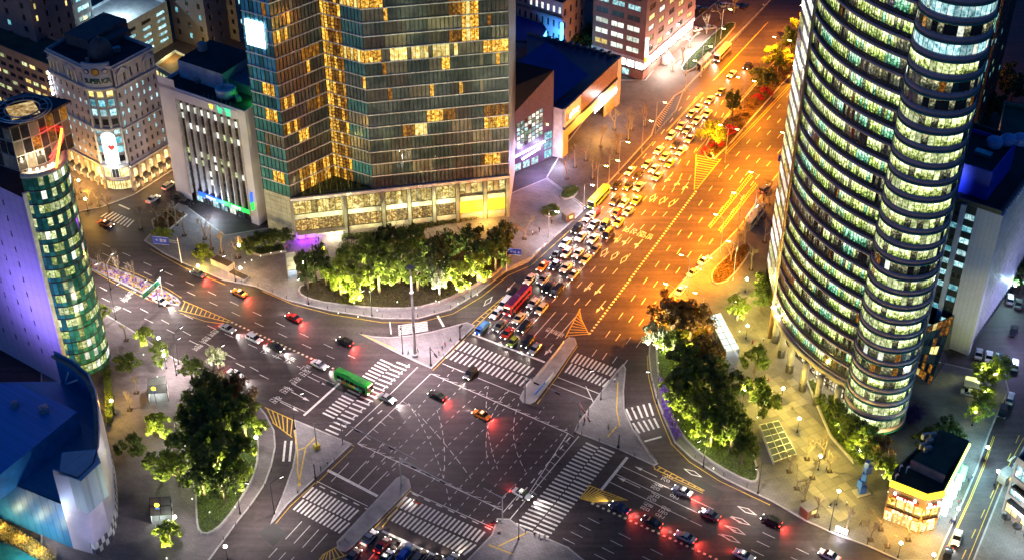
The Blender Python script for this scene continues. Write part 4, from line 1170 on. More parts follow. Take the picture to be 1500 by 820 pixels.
# flat roof inside the rim and tilted roofs
f0 = [P(x, y, pz) for x, y in ((88, 736), (4, 703), (-40, 690))]
lz = 13.5
roofpts = list(rimw[:9]) + [P(x, y, lz) for x, y in ((90, 738), (4, 703), (-60, 676), (-60, 560))]
b = MB(); b.poly([(*p[:2], lz) for p in ccw(roofpts)]); b.build("roof", ROOFB, PT)
hi = [P(x, y, 19.5) for x, y in ((-60, 560), (29, 562), (113, 602), (0, 694), (-60, 735))]
b = MB(); b.prism([p.to_2d() for p in hi], lz - .1, 19.4); b.build("upper_hall", mat("hall_blue_wall", (.03, .26, .52), .5), PT)
b = MB(); b.poly([(*p[:2], 19.43) for p in ccw(hi)]); b.build("upper_roof", panelmat("blue_roof_sheet", (.04, .32, .78), (.02, .18, .48), .5, 400, .45, 35, .2), PT)
tl = [P(x, y, pz + 2.6) for x, y in ((90, 660), (141, 655), (147, 675), (118, 702), (86, 690))]
b = MB(); b.prism([p.to_2d() for p in tl], lz - .2, pz + 2.2); b.build("stair_house", panelmat("pale_roof_sheet", (.38, .55, .65), (.22, .34, .42), .4, 400, .5, -55, .2), PT)
A, B = P(-60, 676, lz), P(90, 738, lz)
nn = 14; A_, d, n, L = edge(A, B)
for j in range(nn):
    c = A_ + d * (L * (j + .5) / nn) - n * .2; piece("wall_panel", SILB, PT, (c.x, c.y, lz / 2), (L / nn - .08, .4, lz), math.atan2(d.y, d.x))
A, B = P(90, 738, lz), rimw[8]
plainwall(PT, A, B, 0, pz + 2, SILV)
for a_, b_ in (((100, 545), (96, 560)), ((113, 556), (97, 562))):
    b = MB(); b.tube(P(*a_, pz + 1), P(*b_, lz + 2), .2, .2, 6); b.build("brace", WHITEM, PT)
lamp("hall_wash", 'POINT', P(50, 812) + Vector((0, -2, 4)), 900, (.55, .75, 1), PT, .5)
lamp("sign_wash", 'SPOT', P(150, 822) + Vector((2, -8, 8)), 1500, (.75, .7, 1), PT, .5, 110, .8, (-.35, .8, .25))
roofkit(PT, [p.to_2d() for p in hi[:4]], 19.4, 4, 5); roofkit(PT, [p.to_2d() for p in roofpts[3:9]], lz, 3, 6)
# pool and warm hedge lights below
b = MB(); b.poly([(*p[:2], .2) for p in ccw(poly_px([(-40, 790), (10, 795), (75, 830), (60, 900), (-40, 900)]))]); pool = struct(b.build("pool_water", mat("pool_water", (.02, .16, .15), .08, spec=.8)))

# ------------------------------------------------------------------ 6  round office tower on the right
TFH = 4.0; TN = 30; T0 = 10.3
lob = [P(1237, 600, 3), P(1285, 632, 3), P(1328, 598, 3)]
def circle(a, b, c):
    ax, ay, bx, by, cx_, cy2 = a.x, a.y, b.x, b.y, c.x, c.y
    d = 2 * (ax * (by - cy2) + bx * (cy2 - ay) + cx_ * (ay - by))
    ux = ((ax * ax + ay * ay) * (by - cy2) + (bx * bx + by * by) * (cy2 - ay) + (cx_ * cx_ + cy2 * cy2) * (ay - by)) / d
    uy = ((ax * ax + ay * ay) * (cx_ - bx) + (bx * bx + by * by) * (ax - cx_) + (cx_ * cx_ + cy2 * cy2) * (bx - ax)) / d
    return Vector((ux, uy, 0)), math.hypot(ax - ux, ay - uy)
lcen, lrad = circle(*lob)
lcen = lcen + Vector((-.5, 0, 0)); lrad *= .95
bpts = [P(1135, 448, T0), P(1160, 494, T0), P(1241, 559, T0)]
bcen, brad = circle(*bpts)
GT = thing("round_office_tower", "tall curved office tower with dark bands, lit green-white offices and a round corner", "tower", lcen)
TSP = mat("tower_spandrel_stone", (.36, .27, .33), .5, var=.15, scale=.2)
TSPG = mat("tower_teal_band", (.02, .16, .15), .4)
TDARK = mat("tower_dark_spandrel", (.035, .028, .035), .3)
angA = math.atan2(bpts[0].y - bcen.y, bpts[0].x - bcen.x) % (2 * math.pi); angB = math.atan2(bpts[2].y - bcen.y, bpts[2].x - bcen.x) % (2 * math.pi)
def bp(t, r_=0.): a = angA + (angB - angA) * t; return Vector((bcen.x + (brad + r_) * math.cos(a), bcen.y + (brad + r_) * math.sin(a), 0)), a
la0 = math.atan2(lob[0].y - lcen.y, lob[0].x - lcen.x) % (2 * math.pi) - R(32); la1 = la0 + R(205)
def lpp(t, r_=0.): a = la0 + (la1 - la0) * t; return Vector((lcen.x + (lrad + r_) * math.cos(a), lcen.y + (lrad + r_) * math.sin(a), 0)), a
NB, NL = 44, 20
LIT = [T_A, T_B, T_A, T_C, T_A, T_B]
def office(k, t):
    key = ('g', k, int(t * 9 + k * .37))
    if key not in rooms:
        p_dark = {8: .75, 9: .55, 14: .5, 15: .6, 3: .35, 2: .4, 21: .3}.get(k, .2)
        rooms[key] = None if random.random() < p_dark else random.choice(LIT)
    m_ = rooms[key]
    if m_ is None: return random.choice([W_DARK, T_D, T_D]) if random.random() < .95 else W_AMBD
    if random.random() < .16: return random.choice([T_D, T_C, T_B])
    return m_
def lobeoff(k, t):
    if k in (4, 5, 11, 21, 22, 25): return random.choice([W_DARK, T_D]) if random.random() < .8 else rnd((W_WHITE, 1), (W_BLUE, 1), (W_AMBD, 1))
    if k in (24, 26): return W_COOL if random.random() < .85 else W_WHITE
    m_ = T_B if int(t * 5 + k * .7) % 3 else W_GRN2
    if t > .8 and random.random() < .5: return W_BLUE
    return m_ if random.random() < .86 else T_D
stuff = {}
lp_budget = 300
for k in range(TN):
    z = T0 + k * TFH
    b = MB(); b.lathe((bcen.x, bcen.y, z), [(brad - .5, .02), (brad + .28, .02), (brad + .32, .58), (brad - .5, .63)], 40, angA, angB); b.build("spandrel", TSP, GT, True)
    b = MB(); b.lathe((bcen.x, bcen.y, z), [(brad - .5, .63), (brad + .04, .63), (brad + .04, 1.6), (brad - .5, 1.6)], 40, angA, angB); b.build("spandrel_glass", TDARK, GT, True)
    b = MB()
    for i in range(NB):
        t = (i + .5) / NB; p, a = bp(t); wd = brad * abs(angB - angA) / NB - .1
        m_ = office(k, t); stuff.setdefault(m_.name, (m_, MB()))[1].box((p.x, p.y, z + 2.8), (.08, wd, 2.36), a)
    zl = z - 7.6
    b = MB(); b.lathe((lcen.x, lcen.y, zl), [(lrad - .5, 0), (lrad + .22, 0), (lrad + .3, 1.08), (lrad - .5, 1.13)], 30, la0, la1); b.build("spandrel", TSP, GT, True)
    b = MB(); b.lathe((lcen.x, lcen.y, zl), [(lrad + .22, -.45), (lrad + .4, -.4), (lrad + .4, .0), (lrad + .22, .02)], 30, la0, la1); b.build("spandrel_lip", TSPG, GT, True)
    for i in range(NL):
        t = (i + .5) / NL; p, a = lpp(t); wd = lrad * (la1 - la0) / NL - .1
        m_ = lobeoff(k, t)
        if .12 < t < .86 and lp_budget > 0:
            lp_budget -= 1; piece("pane", m_, GT, (p.x, p.y, zl + 2.35), (.08, wd, 2.35), a)
        else: stuff.setdefault(m_.name, (m_, MB()))[1].box((p.x, p.y, zl + 2.4), (.08, wd, 2.15), a)
for m_, b in stuff.values(): b.build("panes", m_, GT)["kind"] = "stuff"
b = MB()
for i in range(NB + 1):
    p, a = bp(i / NB, .05); b.box((p.x, p.y, T0 + TN * TFH / 2), (.14, .1, TN * TFH), a)
for i in range(NL + 1):
    p, a = lpp(i / NL, .05); b.box((p.x, p.y, 3 + TN * TFH / 2), (.12, .1, TN * TFH), a)
b.build("mullions", MULL, GT)["kind"] = "stuff"
# flat end strip, rib and hidden sides
e0 = bp(0)[0]; e1 = e0 + az(2) * 18; e2 = e1 + az(60) * 26; e3 = lpp(1)[0]; e4 = e3 + az(22.5) * 26
A_, d, n, L = edge(e1, e0); co = cols(L, 6, .8, .4, .4); rz = math.atan2(d.y, d.x)
TBLUE = mat("tower_blue_spandrel", (.07, .07, .13), .4)
facade(GT, e1, e0, T0, T0 + TN * TFH, TBLUE, co, [(T0 + k * TFH + 1.5, T0 + k * TFH + 3.8) for k in range(TN)], lambda i, j: rnd((W_GRN2, 2), (W_WHITE, 2), (W_BLUE, 1), (W_GRN, 1)), .1) if False else None
wm = MB(); wall_grid(wm, e1, e0, T0, T0 + TN * TFH, []); wm.build("wall", TBLUE, GT)
for k in range(TN):
    for i, (u0, u1) in enumerate(cols(L, 3, .86)):
        c = A_ + d * ((u0 + u1) / 2) + n * .05
        piece("side_window", rnd((W_GRN2, 2), (W_WHITE, 2), (W_BLUE, .6), (W_GRN, 1)), GT, (c.x, c.y, T0 + k * TFH + 2.7), (u1 - u0, .1, 2.2), rz)
p, a = bp(0, .25); b = MB(); b.tube((p.x, p.y, 0), (p.x, p.y, T0 + TN * TFH), .55, .55, 10); b.build("corner_rib", mat("bronze_rib", (.35, .22, .13), .35, .5), GT, True)
for a_, b_ in ((e2, e1), (e4, e2)): plainwall(GT, a_, b_, 0, T0 + TN * TFH, TDARK)
A_, d, n, L = edge(e3, e4)
wm = MB(); wall_grid(wm, e3, e4, 0, T0 + TN * TFH, []); wm.build("wall", TDARK, GT)
for k in range(18, TN):
    for i, (u0, u1) in enumerate(cols(L, 6, .6)):
        if random.random() < .15:
            c = A_ + d * ((u0 + u1) / 2) + n * .05; piece("side_window", rnd((W_CYAN, 2), (W_GRN3, 2)), GT, (c.x, c.y, 3 + k * TFH), (u1 - u0, .1, 1.6), math.atan2(d.y, d.x))
foot = [bp(i / 10)[0] for i in range(11)] + [lpp(i / 10)[0] for i in range(2, 11)] + [e4, e2, e1]
b = MB(); b.poly([(*p[:2], T0 + TN * TFH + .3) for p in foot]); b.build("roof", ROOFD, GT)
# open base: ring beam, columns, glazed lobby
b = MB(); b.lathe((bcen.x, bcen.y, T0 - 1.6), [(brad - 2.5, 0), (brad + .7, 0), (brad + .8, 1.55), (brad - 2.5, 1.6)], 40, angA, angB); b.build("ring_beam", mat("beam_bronze", (.36, .30, .22), .5), GT, True)
COLM = mat("column_stone", (.34, .31, .28), .5)
for px in ((1135, 500), (1144, 522), (1156, 544), (1175, 571), (1196, 592), (1222, 608)):
    c = P(*px); b = MB(); b.lathe((c.x, c.y, .1), [(1.0, 0), (1.0, 2.2), (.85, 2.3)], 14); b.build("column_base", mat("column_base", (.05, .045, .045), .4), GT, True)
    b = MB(); b.tube((c.x, c.y, 2.3), (c.x, c.y, T0 - 1.5), .82, .82, 16); b.build("column", COLM, GT, True)
LOB = winmat("lobby_lit", [(.15, .10, .04), (.80, .66, .40), (1, .95, .75)], 1.4, .5)
for i in range(26):
    t = .1 + .86 * (i + .5) / 26; p, a = bp(t, -5.0); wd = (brad - 5) * abs(angB - angA) * .86 / 26 - .12
    piece("lobby_pane", LOB if i % 6 else W_DARK, GT, (p.x, p.y, 4.4), (.1, wd, 8.2), a)
b = MB()
for i in range(27):
    p, a = bp(.1 + .86 * i / 26, -4.9); b.box((p.x, p.y, 4.4), (.2, .14, 8.4), a)
b.build("lobby_mullions", MULL, GT)["kind"] = "stuff"
b = MB()
for i in range(5):
    p, _ = bp(.1 + .18 * i, -1.0); q, _ = bp(.1 + .18 * (i + 1), -1.0); m_ = (p + q) / 2
    b.tube((p.x, p.y, T0 - 4.8), (m_.x, m_.y, T0 - 1.8), .16, .16, 6); b.tube((q.x, q.y, T0 - 4.8), (m_.x, m_.y, T0 - 1.8), .16, .16, 6); b.tube((p.x, p.y, T0 - 4.9), (q.x, q.y, T0 - 4.9), .16, .16, 6)
b.build("truss", DARKM, GT)
b = MB(); b.lathe((lcen.x, lcen.y, 0), [(lrad - .6, 0), (lrad - .6, 3)], 30, la0, la1); b.build("base_glazing", W_DARK, GT, True)
for px in ((1150, 530), (1180, 565), (1210, 592)):
    p = P(*px); lamp("lobby_lamp", 'POINT', p + az(60) * 2.5 + Vector((0, 0, 6)), 700, (1, .85, .5), GT, .5)
for t in (.03, .14): p, a = bp(t, .9); piece("beam_lamp", glow("lamp_warm_strong", (1, .85, .55), 25), GT, (p.x, p.y, T0 + .4), (.35, .35, .35)); lamp("beam_light", 'POINT', p + Vector((0, 0, T0 + .8)) , 250, (1, .9, .5), GT, .2)

# ------------------------------------------------------------------ 7  white stone slab block behind the round tower
rz_ = ZAT(P(1415, 519), 316)
r0 = P(1415, 519); r1 = r0 - U2 * 34; r2 = r1 + az(35) * 36; r3 = r0 + az(35) * 36
WT = thing("stone_slab_block", "pale stone office block with window strips, ribbed side and blue roof house", "office block", r0)
WST = panelmat("pale_violet_stone", (.58, .54, .76), (.38, .35, .54), 1.1, .55, .6, -55, .08)
A_, d, n, L = edge(r1, r0)
plainwall(WT, r0 - d * 5.6, r0, 0, rz_, WST)
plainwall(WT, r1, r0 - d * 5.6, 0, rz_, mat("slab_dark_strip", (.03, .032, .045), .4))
for i in range(7):
    u1 = L - 5.6 - i * 3.7; u0 = u1 - 2.5
    for j in range(11):
        window(WT, A_, d, n, u0, u1, 3.6 + j * 3.45, 5.3 + j * 3.45, -.1, rnd((W_CYAN, 3), (W_COOL, 3), (W_DARK, 2.5), (W_GRN3, 1)), FRAME, 1)
    c = A_ + d * (u0 - .6) + n * .3; piece("pilaster", WST, WT, (c.x, c.y, rz_ / 2), (1.15, .8, rz_), math.atan2(d.y, d.x))
A_, d, n, L = edge(r0, r3)
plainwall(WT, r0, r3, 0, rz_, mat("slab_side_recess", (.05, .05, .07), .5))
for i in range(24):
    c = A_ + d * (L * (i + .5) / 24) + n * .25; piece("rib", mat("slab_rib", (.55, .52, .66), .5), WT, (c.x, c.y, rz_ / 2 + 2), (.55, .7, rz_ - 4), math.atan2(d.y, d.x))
piece("corner_pier", WST, WT, A_ + d * .9 + n * .2 + Vector((0, 0, rz_ / 2)), (1.8, .7, rz_), math.atan2(d.y, d.x))
for a_, b_ in ((r3, r2), (r2, r1)): plainwall(WT, a_, b_, 0, rz_, WST)
roof(WT, [r0, r3, r2, r1], rz_ + .1, ROOFD, 1.1, mat("slab_parapet", (.05, .045, .06), .6), .5)
h0 = r0 - U2 * 5 + az(35) * 4; hs = [h0, h0 - U2 * 24, h0 - U2 * 24 + az(35) * 17, h0 + az(35) * 17]
BLUEH = mat("blue_roof_house", (.02, .05, .55), .5, var=.2)
b = MB(); b.prism([p.to_2d() for p in hs], rz_, rz_ + 7); b.build("roof_house", BLUEH, WT)
b = MB(); b.poly([(*p[:2], rz_ + 7.03) for p in ccw(hs)]); b.build("roof_house_deck", ROOFD, WT)
b = MB(); inn = offset_ring([p.to_2d() for p in hs], .3); hs2 = ccw([p.to_2d() for p in hs])
for i in range(4):
    j = (i + 1) % 4; b.poly([(*hs2[i], rz_ + 7), (*hs2[j], rz_ + 7), (*hs2[j], rz_ + 8), (*hs2[i], rz_ + 8)]); b.poly([(*inn[j], rz_ + 7), (*inn[i], rz_ + 7), (*inn[i], rz_ + 8), (*inn[j], rz_ + 8)]); b.poly([(*hs2[i], rz_ + 8), (*hs2[j], rz_ + 8), (*inn[j], rz_ + 8), (*inn[i], rz_ + 8)])
b.build("roof_house_rim", BLUEH, WT)
for t, s_ in ((13, -2), (16, 2), (18, 6)):
    c = h0 + az(35) * t - U2 * (3 - s_ * .6); b = MB(); b.lathe((c.x, c.y, rz_ + 7), [(1.2, 0), (1.9, .4), (2.0, 2.0), (1.6, 2.4), (.3, 2.8)], 20); b.build("water_tank", mat("tank_blue_white", (.32, .40, .75), .4), WT, True)
c = h0 + az(35) * 8 - U2 * 5; piece("roof_hatch", STEEL, WT, (c.x, c.y, rz_ + 7.5), (4, 2, .9), R(-35))
c = h0 - U2 * 4.5 - Vector((0, 0, 0)); A_, d, n, L = edge(hs[1], hs[0]); p = A_ + d * (L * .6) + n * .05; piece("door", DARKM, WT, (p.x, p.y, rz_ + 1.3), (1, .1, 2.2), math.atan2(d.y, d.x))
lamp("roof_house_wash", 'SPOT', r0 - U2 * 14 - az(24) * 2.0 + Vector((0, 0, rz_ + 3.0)), 1800, (.25, .35, 1), WT, .4, 140, .8, (.15, 1, .1))
lamp("side_wash", 'POINT', r0 + U2 * 12 + az(24) * 12 + Vector((0, 0, 9)), 2600, (.55, .55, 1), WT, .6)
# ------------------------------------------------------------------ 8  dark glass showroom with a slanted roof line
g0, g1 = P(746, 256), P(809, 231)
gz0, gz1 = ZAT(P(751, 254), 172), ZAT(g1, 103)
SB = thing("showroom", "dark violet glass showroom with slanted top and bright neon lines", "showroom", g0)
A_, d, n, L = edge(g0, g1); rz = math.atan2(d.y, d.x)
VG = panelmat("violet_mesh_glass", (.075, .05, .10), (.03, .02, .04), .9, .9, .3, math.degrees(math.atan2(d.x, d.y)), .3)
b = MB(); b.poly([(*g0[:2], 0), (*g1[:2], 0), (*g1[:2], gz1), (*g0[:2], gz0)]); b.build("wall", VG, SB)
g2 = g1 + az(-61) * 2 + az(29) * 2; g3 = P(745, 85, gz1); g3 = g0 + Vector((-2, 40, 0))
gb = g1 + az(-70) * 30 + az(20) * 3
b = MB(); b.poly([(*g0[:2], gz0), (*g1[:2], gz1), (*gb[:2], gz1), (*(g0 + az(-20) * 6)[:2], gz0 + 6)]); b.build("roof", mat("showroom_roof", (.012, .009, .014), .75), SB)
plainwall(SB, g1, gb, 0, gz1, VG)
for i in range(7):
    for j in range(6):
        u0 = L * (.17 + .085 * i); z0 = 7.5 + j * 1.55 + i * .35
        window(SB, A_, d, n, u0, u0 + L * .075, z0, z0 + 1.3, -.05, rnd((W_GRN3, 2), (W_WHITE, 2), (W_COOL, 2), (W_DARK, .6)), FRAME, 0)
for k, (t0, t1, z) in enumerate(((.1, .8, 6.2), (.28, .68, 4.4))):
    b = MB(); q = lambda t, z_: A_ + d * (L * t) + n * .35 + Vector((0, 0, z_)); b.tube(q(t0, z - .6), q(t1, z + .9), .28, .28, 8); b.build("neon_line", glow("neon_white_violet", (.75, .6, 1), 9), SB)
for j in range(3): window(SB, A_, d, n, L * .8, L * .98, .6 + j * 3.2, 3.5 + j * 3.2, -.05, W_CYAN, FRAME, 2)
for j in range(3): window(SB, A_, d, n, L * (.1 + .2 * j), L * (.27 + .2 * j), .2, 2.8, -.05, W_COOL, FRAME, 1)
piece("wall_lamp", glow("lamp_amber", (1, .6, .1), 18), SB, A_ + d * (L * .86) + n * .3 + Vector((0, 0, 12.5)), (.4, .4, .4))
lamp("showroom_light", 'POINT', A_ + d * (L * .45) + n * 5 + Vector((0, 0, 5)), 1900, (.5, .42, 1), SB, .8)
lamp("showroom_light", 'POINT', A_ + d * (L * .9) + n * 5 + Vector((0, 0, 3)), 1400, (.55, .65, 1), SB, .8)

# ------------------------------------------------------------------ 9  gallery with a wide golden portal
t0_, t1_ = P(823, 233), P(906, 151)
tz_ = ZAT(t0_, 161)
AT = thing("portal_gallery", "tan gallery with wide lit portal, pierced bronze band and blue metal roof", "gallery", t0_)
GOLD = mat("golden_panel", (.52, .36, .11), .5, var=.12, scale=.4); TAN = mat("tan_wall", (.42, .33, .27), .6)
A_, d, n, L = edge(t0_, t1_); rz = math.atan2(d.y, d.x)
nn = 22
for i in range(nn):                            # golden cladding, open in the middle
    t = (i + .5) / nn; zb = 0. if (t < .1 or .74 < t < .92) else (6.5 if t < .74 else 99)
    if zb > 50: continue
    c = A_ + d * (L * t); piece("portal_panel", GOLD, AT, (c.x, c.y, (zb + tz_ - 7) / 2), (L / nn - .06, .4, tz_ - 7 - zb), rz)
c = A_ + d * (L * .955) + n * .1; piece("end_pier", TAN, AT, (c.x, c.y, tz_ / 2), (L * .07, 1.0, tz_), rz)
c = A_ + d * (L * .46) + n * .25; piece("dark_band", DARKM, AT, (c.x, c.y, tz_ - 6.6), (L * .92, 1.1, .7), rz)  # dark metal strip below the bronze band
BRZ = mat("pierced_bronze", (.24, .12, .06), .45, .5, var=.7, scale=2.2)
c = A_ + d * (L * .595) + n * .2; piece("bronze_band", BRZ, AT, (c.x, c.y, tz_ - 3.1), (L * .64, .6, 6.2), rz)
c = A_ + d * (L * .14) + n * .25; piece("sign_panel", mat("sign_cream", (.58, .46, .33), .6), AT, (c.x, c.y, tz_ - 3.1), (L * .26, .7, 6.2), rz)
text("sign_letter", "gallery", 2.3, glow("sign_white", (.95, .95, 1), 4), AT, A_ + d * (L * .16) + n * .65 + Vector((0, 0, tz_ - 3.5)), d, ext=.06)
piece("sign_emblem", glow("sign_red", (.6, .04, .01), .8), AT, A_ + d * (L * .05) + n * .66 + Vector((0, 0, tz_ - 3.6)), (1.5, .1, 2.2), rz)
text("sign_letter", "minimo", 5.4, glow("sign_white_strong", (.95, .93, 1), 7), AT, A_ + d * (L * .72) + n * .6 + Vector((0, 0, tz_ - 10.2)), d, ext=.1, wide=(1, .8))
lamp("sign_light", 'POINT', A_ + d * (L * .7) + n * 3 + Vector((0, 0, tz_ - 9)), 900, (.95, .9, 1), AT, .6)
lamp("portal_light", 'POINT', A_ + d * (L * .4) + n * 5 + Vector((0, 0, 6)), 2500, (1, .6, .12), AT, .6)
sw = t0_ + az(-61) * 12; a2 = t1_ + az(-61) * 34; a3 = sw + az(-61) * 22
plainwall(AT, sw, t0_, 0, tz_, TAN)
plainwall(AT, t1_, a2, 0, tz_, TAN)
c = A_ + d * (L * .42) - n * 5; piece("portal_back_wall", mat("portal_back", (.20, .10, .06), .7), AT, (c.x, c.y, 4), (L * .8, .3, 8), rz)
c = c + n * .3; piece("red_kiosk", mat("red_kiosk", (.35, .03, .02), .5), AT, (c.x, c.y, 2.2), (6, .4, 3), rz)
BLR = mat("deep_blue_roof", (.006, .03, .30), .5, var=.25, scale=.2)
BLR2 = mat("grey_blue_roof", (.02, .06, .16), .5, var=.25, scale=.2)
b = MB(); b.poly([(*p[:2], tz_ - .8) for p in ccw([t0_, t1_, a2, sw])]); b.build("roof", BLR2, AT)
ridge = [P(760, 88, tz_ + 1), P(800, 68, tz_ + 1), P(862, 118, tz_ + 1), P(812, 148, tz_ + 1)]
b = MB(); b.poly([(*p[:2], tz_ + .5 + (2.2 if i in (1, 2) else 0)) for i, p in enumerate(ccw(ridge))]); b.build("ridge_roof", BLR, AT)
for i in range(9):
    p = lerp(t1_, a2, .1 + .08 * i) + az(209) * 1.5; piece("roof_unit", BLR2, AT, (p.x, p.y, tz_ + .2), (1.6, 1.2, 1.6), R(61))
# second blue-roofed shed
m0_, m1_ = P(745, 90), P(800, 106)
WH = thing("blue_roof_shed", "white shed with a dark blue roof behind the showroom", "shed", m0_)
foot = [P(740, 118), P(790, 118), P(800, 100), P(780, 70), P(740, 70)]
hz = 14
for i in range(5): plainwall(WH, foot[i], foot[(i + 1) % 5], 0, hz, mat("shed_white_wall", (.5, .5, .58), .6))
roof(WH, foot, hz, BLR, .5, BLR2)

# ------------------------------------------------------------------ 10  red-brown office block
o0 = P(941, 118); oz = 46
OT = thing("brick_office_block", "red-brown tiled office block with strip windows above a bright shop floor", "office block", o0)
BRK = brickmat("red_brown_tile", (.23, .095, .085), (.20, .085, .08), (.12, .06, .055), .6, .3)
o1 = P(866, 95); o2 = o0 + az(32) * 38; o3 = o1 + az(32) * 38
A_, d, n, L = edge(o1, o0)
facade(OT, o1, o0, 7.5, oz, BRK, cols(L, 3, .84, .4, 1.6), rows(8, oz, 10, .5), lambda i, j: (rnd((W_WHITE, 3), (W_YEL, 1)) if j < 3 else (W_DARK if j == 3 else rnd((W_COOL, 4), (W_DARK, 1), (W_CYAN, 1)))), .2, FRAME, 1)
facade(OT, o0, o2, 7.5, oz, BRK, cols((o2 - o0).length, 5, .55, .8, .5), rows(8, oz, 10, .5), lambda i, j: rnd((W_YEL, 3), (W_DARK, 3), (W_COOL, 1.5 if j > 5 else 0), (W_WHITE, 1)), .2, FRAME, 1)
SHOPB = glow("bright_shop_front", (1, .97, .9), 4)
for (a_, b_) in ((o1, o0), (o0, o2)):
    A_, d, n, L = edge(a_, b_); rz = math.atan2(d.y, d.x); c = A_ + d * (L / 2)
    plainwall(OT, a_, b_, 0, 3.2, mat("brick_base", (.20, .10, .09), .7))
    c2 = c - n * .3; piece("band", mat("band_lilac", (.38, .33, .40), .6), OT, (c2.x, c2.y, 6.9), (L, 1.2, 1.3), rz)
    for i in range(6):
        window(OT, A_, d, n, L * (i + .06) / 6, L * (i + .94) / 6, 3.4, 6.2, .2, SHOPB if (i > 2 or a_ is o0) else W_COOL, FRAME, 1, "shop_window")
    plainwall(OT, a_ - n * .5, b_ - n * .5, 3.2, 6.3, CONC)
A_, d, n, L = edge(o1, o0); window(OT, A_, d, n, L * .45, L * .75, .3, 2.8, -.06, W_COOL, FRAME, 1, "door")
for a_, b_ in ((o2, o3), (o3, o1)): plainwall(OT, a_, b_, 0, oz, BRK)
roof(OT, [o0, o2, o3, o1], oz, ROOFD, 1, BRK)
A_, d, n, L = edge(o0, o2); c = A_ + d * .6 + n * .6; piece("blade_sign", glow("blade_white", (.8, 1, 1), 5), OT, (c.x, c.y, 12), (.5, .8, 7), math.atan2(d.y, d.x)); piece("blade_sign", glow("blade_yellow", (.5, .8, .05), 2), OT, (c.x, c.y, 7.4), (.5, .8, 1.8), math.atan2(d.y, d.x))
for t in (.35, .65): c = A_ + d * (L * t) + n * .5; piece("shop_sign", SHOPB, OT, (c.x, c.y, 7.0), (L * .16, .3, 1.2), math.atan2(d.y, d.x))
for t in (.2, .45, .7, .9): lamp("shop_light", 'POINT', A_ + d * (L * t) + n * 4 + Vector((0, 0, 4.5)), 2600, (1, .92, .8), OT, .6)
for i in range(6): c = A_ + d * (L * .42) + n * (.5 + i * .4); piece("step", CONC, OT, (c.x, c.y, 1.4 - i * .22), (5, .42, 2.8 - i * .44), math.atan2(d.y, d.x))

# ------------------------------------------------------------------ 11  beige block with a blue neon sign
v0 = P(822, 100); v1 = P(757, 78); vz = 24
VT = thing("beige_block", "beige tiled block with small windows and glowing blue corner sign", "building", v0)
BEI = mat("beige_tile", (.32, .255, .29), .7, var=.12, scale=.3)
v2 = v0 + az(31) * 16; v3 = v1 + az(31) * 16
L = (v0 - v1).length
facade(VT, v1, v0, 0, vz - 6, BEI, cols(L, 8, .42), rows(3.5, vz - 6, 3, .55), lambda i, j: W_DARK if random.random() < .85 else W_YEL, .2, mat("beige_frame", (.45, .38, .42), .6))
facade(VT, v1, v0, vz - 5.4, vz - 1, BEI, cols(L, 8, .42), [(vz - 4.4, vz - 2)], lambda i, j: W_WHITE if i > 1 else W_DARK, .2, MATS["beige_frame"])
A_, d, n, L = edge(v1, v0); c = A_ + d * (L / 2); piece("cornice", mat("beige_cornice", (.18, .14, .17), .6), VT, (c.x, c.y, vz - 5.7), (L + .4, 1.2, .6), math.atan2(d.y, d.x))
facade(VT, v0, v2, 0, vz - 1, BEI, cols(16, 4, .4), rows(3, vz - 2, 4, .55), lambda i, j: W_DARK if random.random() < .8 else W_CYAN, .2, MATS["beige_frame"])
for a_, b_ in ((v2, v3), (v3, v1)): plainwall(VT, a_, b_, 0, vz - 1, BEI)
roof(VT, [v0, v2, v3, v1], vz - 1, ROOFD, .8, BEI)
up = [lerp(v1, v0, .05) + az(31) * 2, lerp(v1, v0, .95) + az(31) * 2, v2 + az(211) * 1, v3 + az(211) * 1]
for i in range(4): facade(VT, up[i], up[(i + 1) % 4], vz - 1, vz + 8, mat("beige_upper", (.10, .08, .10), .6), cols((up[(i + 1) % 4] - up[i]).length, 6, .7), rows(vz, vz + 8, 2, .6), lambda i, j: W_DARK, .2)
roof(VT, up, vz + 8, ROOFD, .6)
c = v0 + U2 * .3 + az(209) * .8; piece("neon_sign", glow("neon_blue", (.05, .35, 1), 7), VT, (c.x, c.y, 13), (.6, 1.0, 8), R(31)); piece("neon_sign", glow("neon_cyan", (.1, .95, 1), 8), VT, (c.x, c.y, 5.5), (.6, 1.0, 6), R(31))
lamp("neon_light", 'POINT', c + U2 * -2 + az(209) * 3 + Vector((0, 0, 13)), 1500, (.05, .3, 1), VT, .5); lamp("neon_light", 'POINT', c + az(209) * 3 + Vector((0, 0, 5)), 1400, (.05, .9, 1), VT, .5)

# ------------------------------------------------------------------ 12  blocks at the far left
def block(name, label, cat, px, dl, dr, z, wall, nl, nr, fl, pick, top=None, front=-U2, side=az(30), frac=.5, roofm=None, z_off=0):
    c0 = P(*px) if not isinstance(px, Vector) else Vector((px.x, px.y, 0)); cL = c0 + Vector(front).normalized() * dl; cR = c0 + Vector(side).normalized() * dr; cB = cL + cR - c0
    T = thing(name, label, cat, c0)
    facade(T, cL, c0, 0, z, wall, cols(dl, nl, frac), rows(1.5, z - 1, fl, .5), pick, .2)
    facade(T, c0, cR, 0, z, wall, cols(dr, nr, frac), rows(1.5, z - 1, fl, .5), pick, .2)
    plainwall(T, cR, cB, 0, z, wall); plainwall(T, cB, cL, 0, z, wall)
    roof(T, [c0, cR, cB, cL], z, roofm or ROOFD, .9, wall)
    return T, (c0, cR, cB, cL)
ORB = mat("apricot_stone", (.40, .22, .15), .7, var=.15, scale=.2)
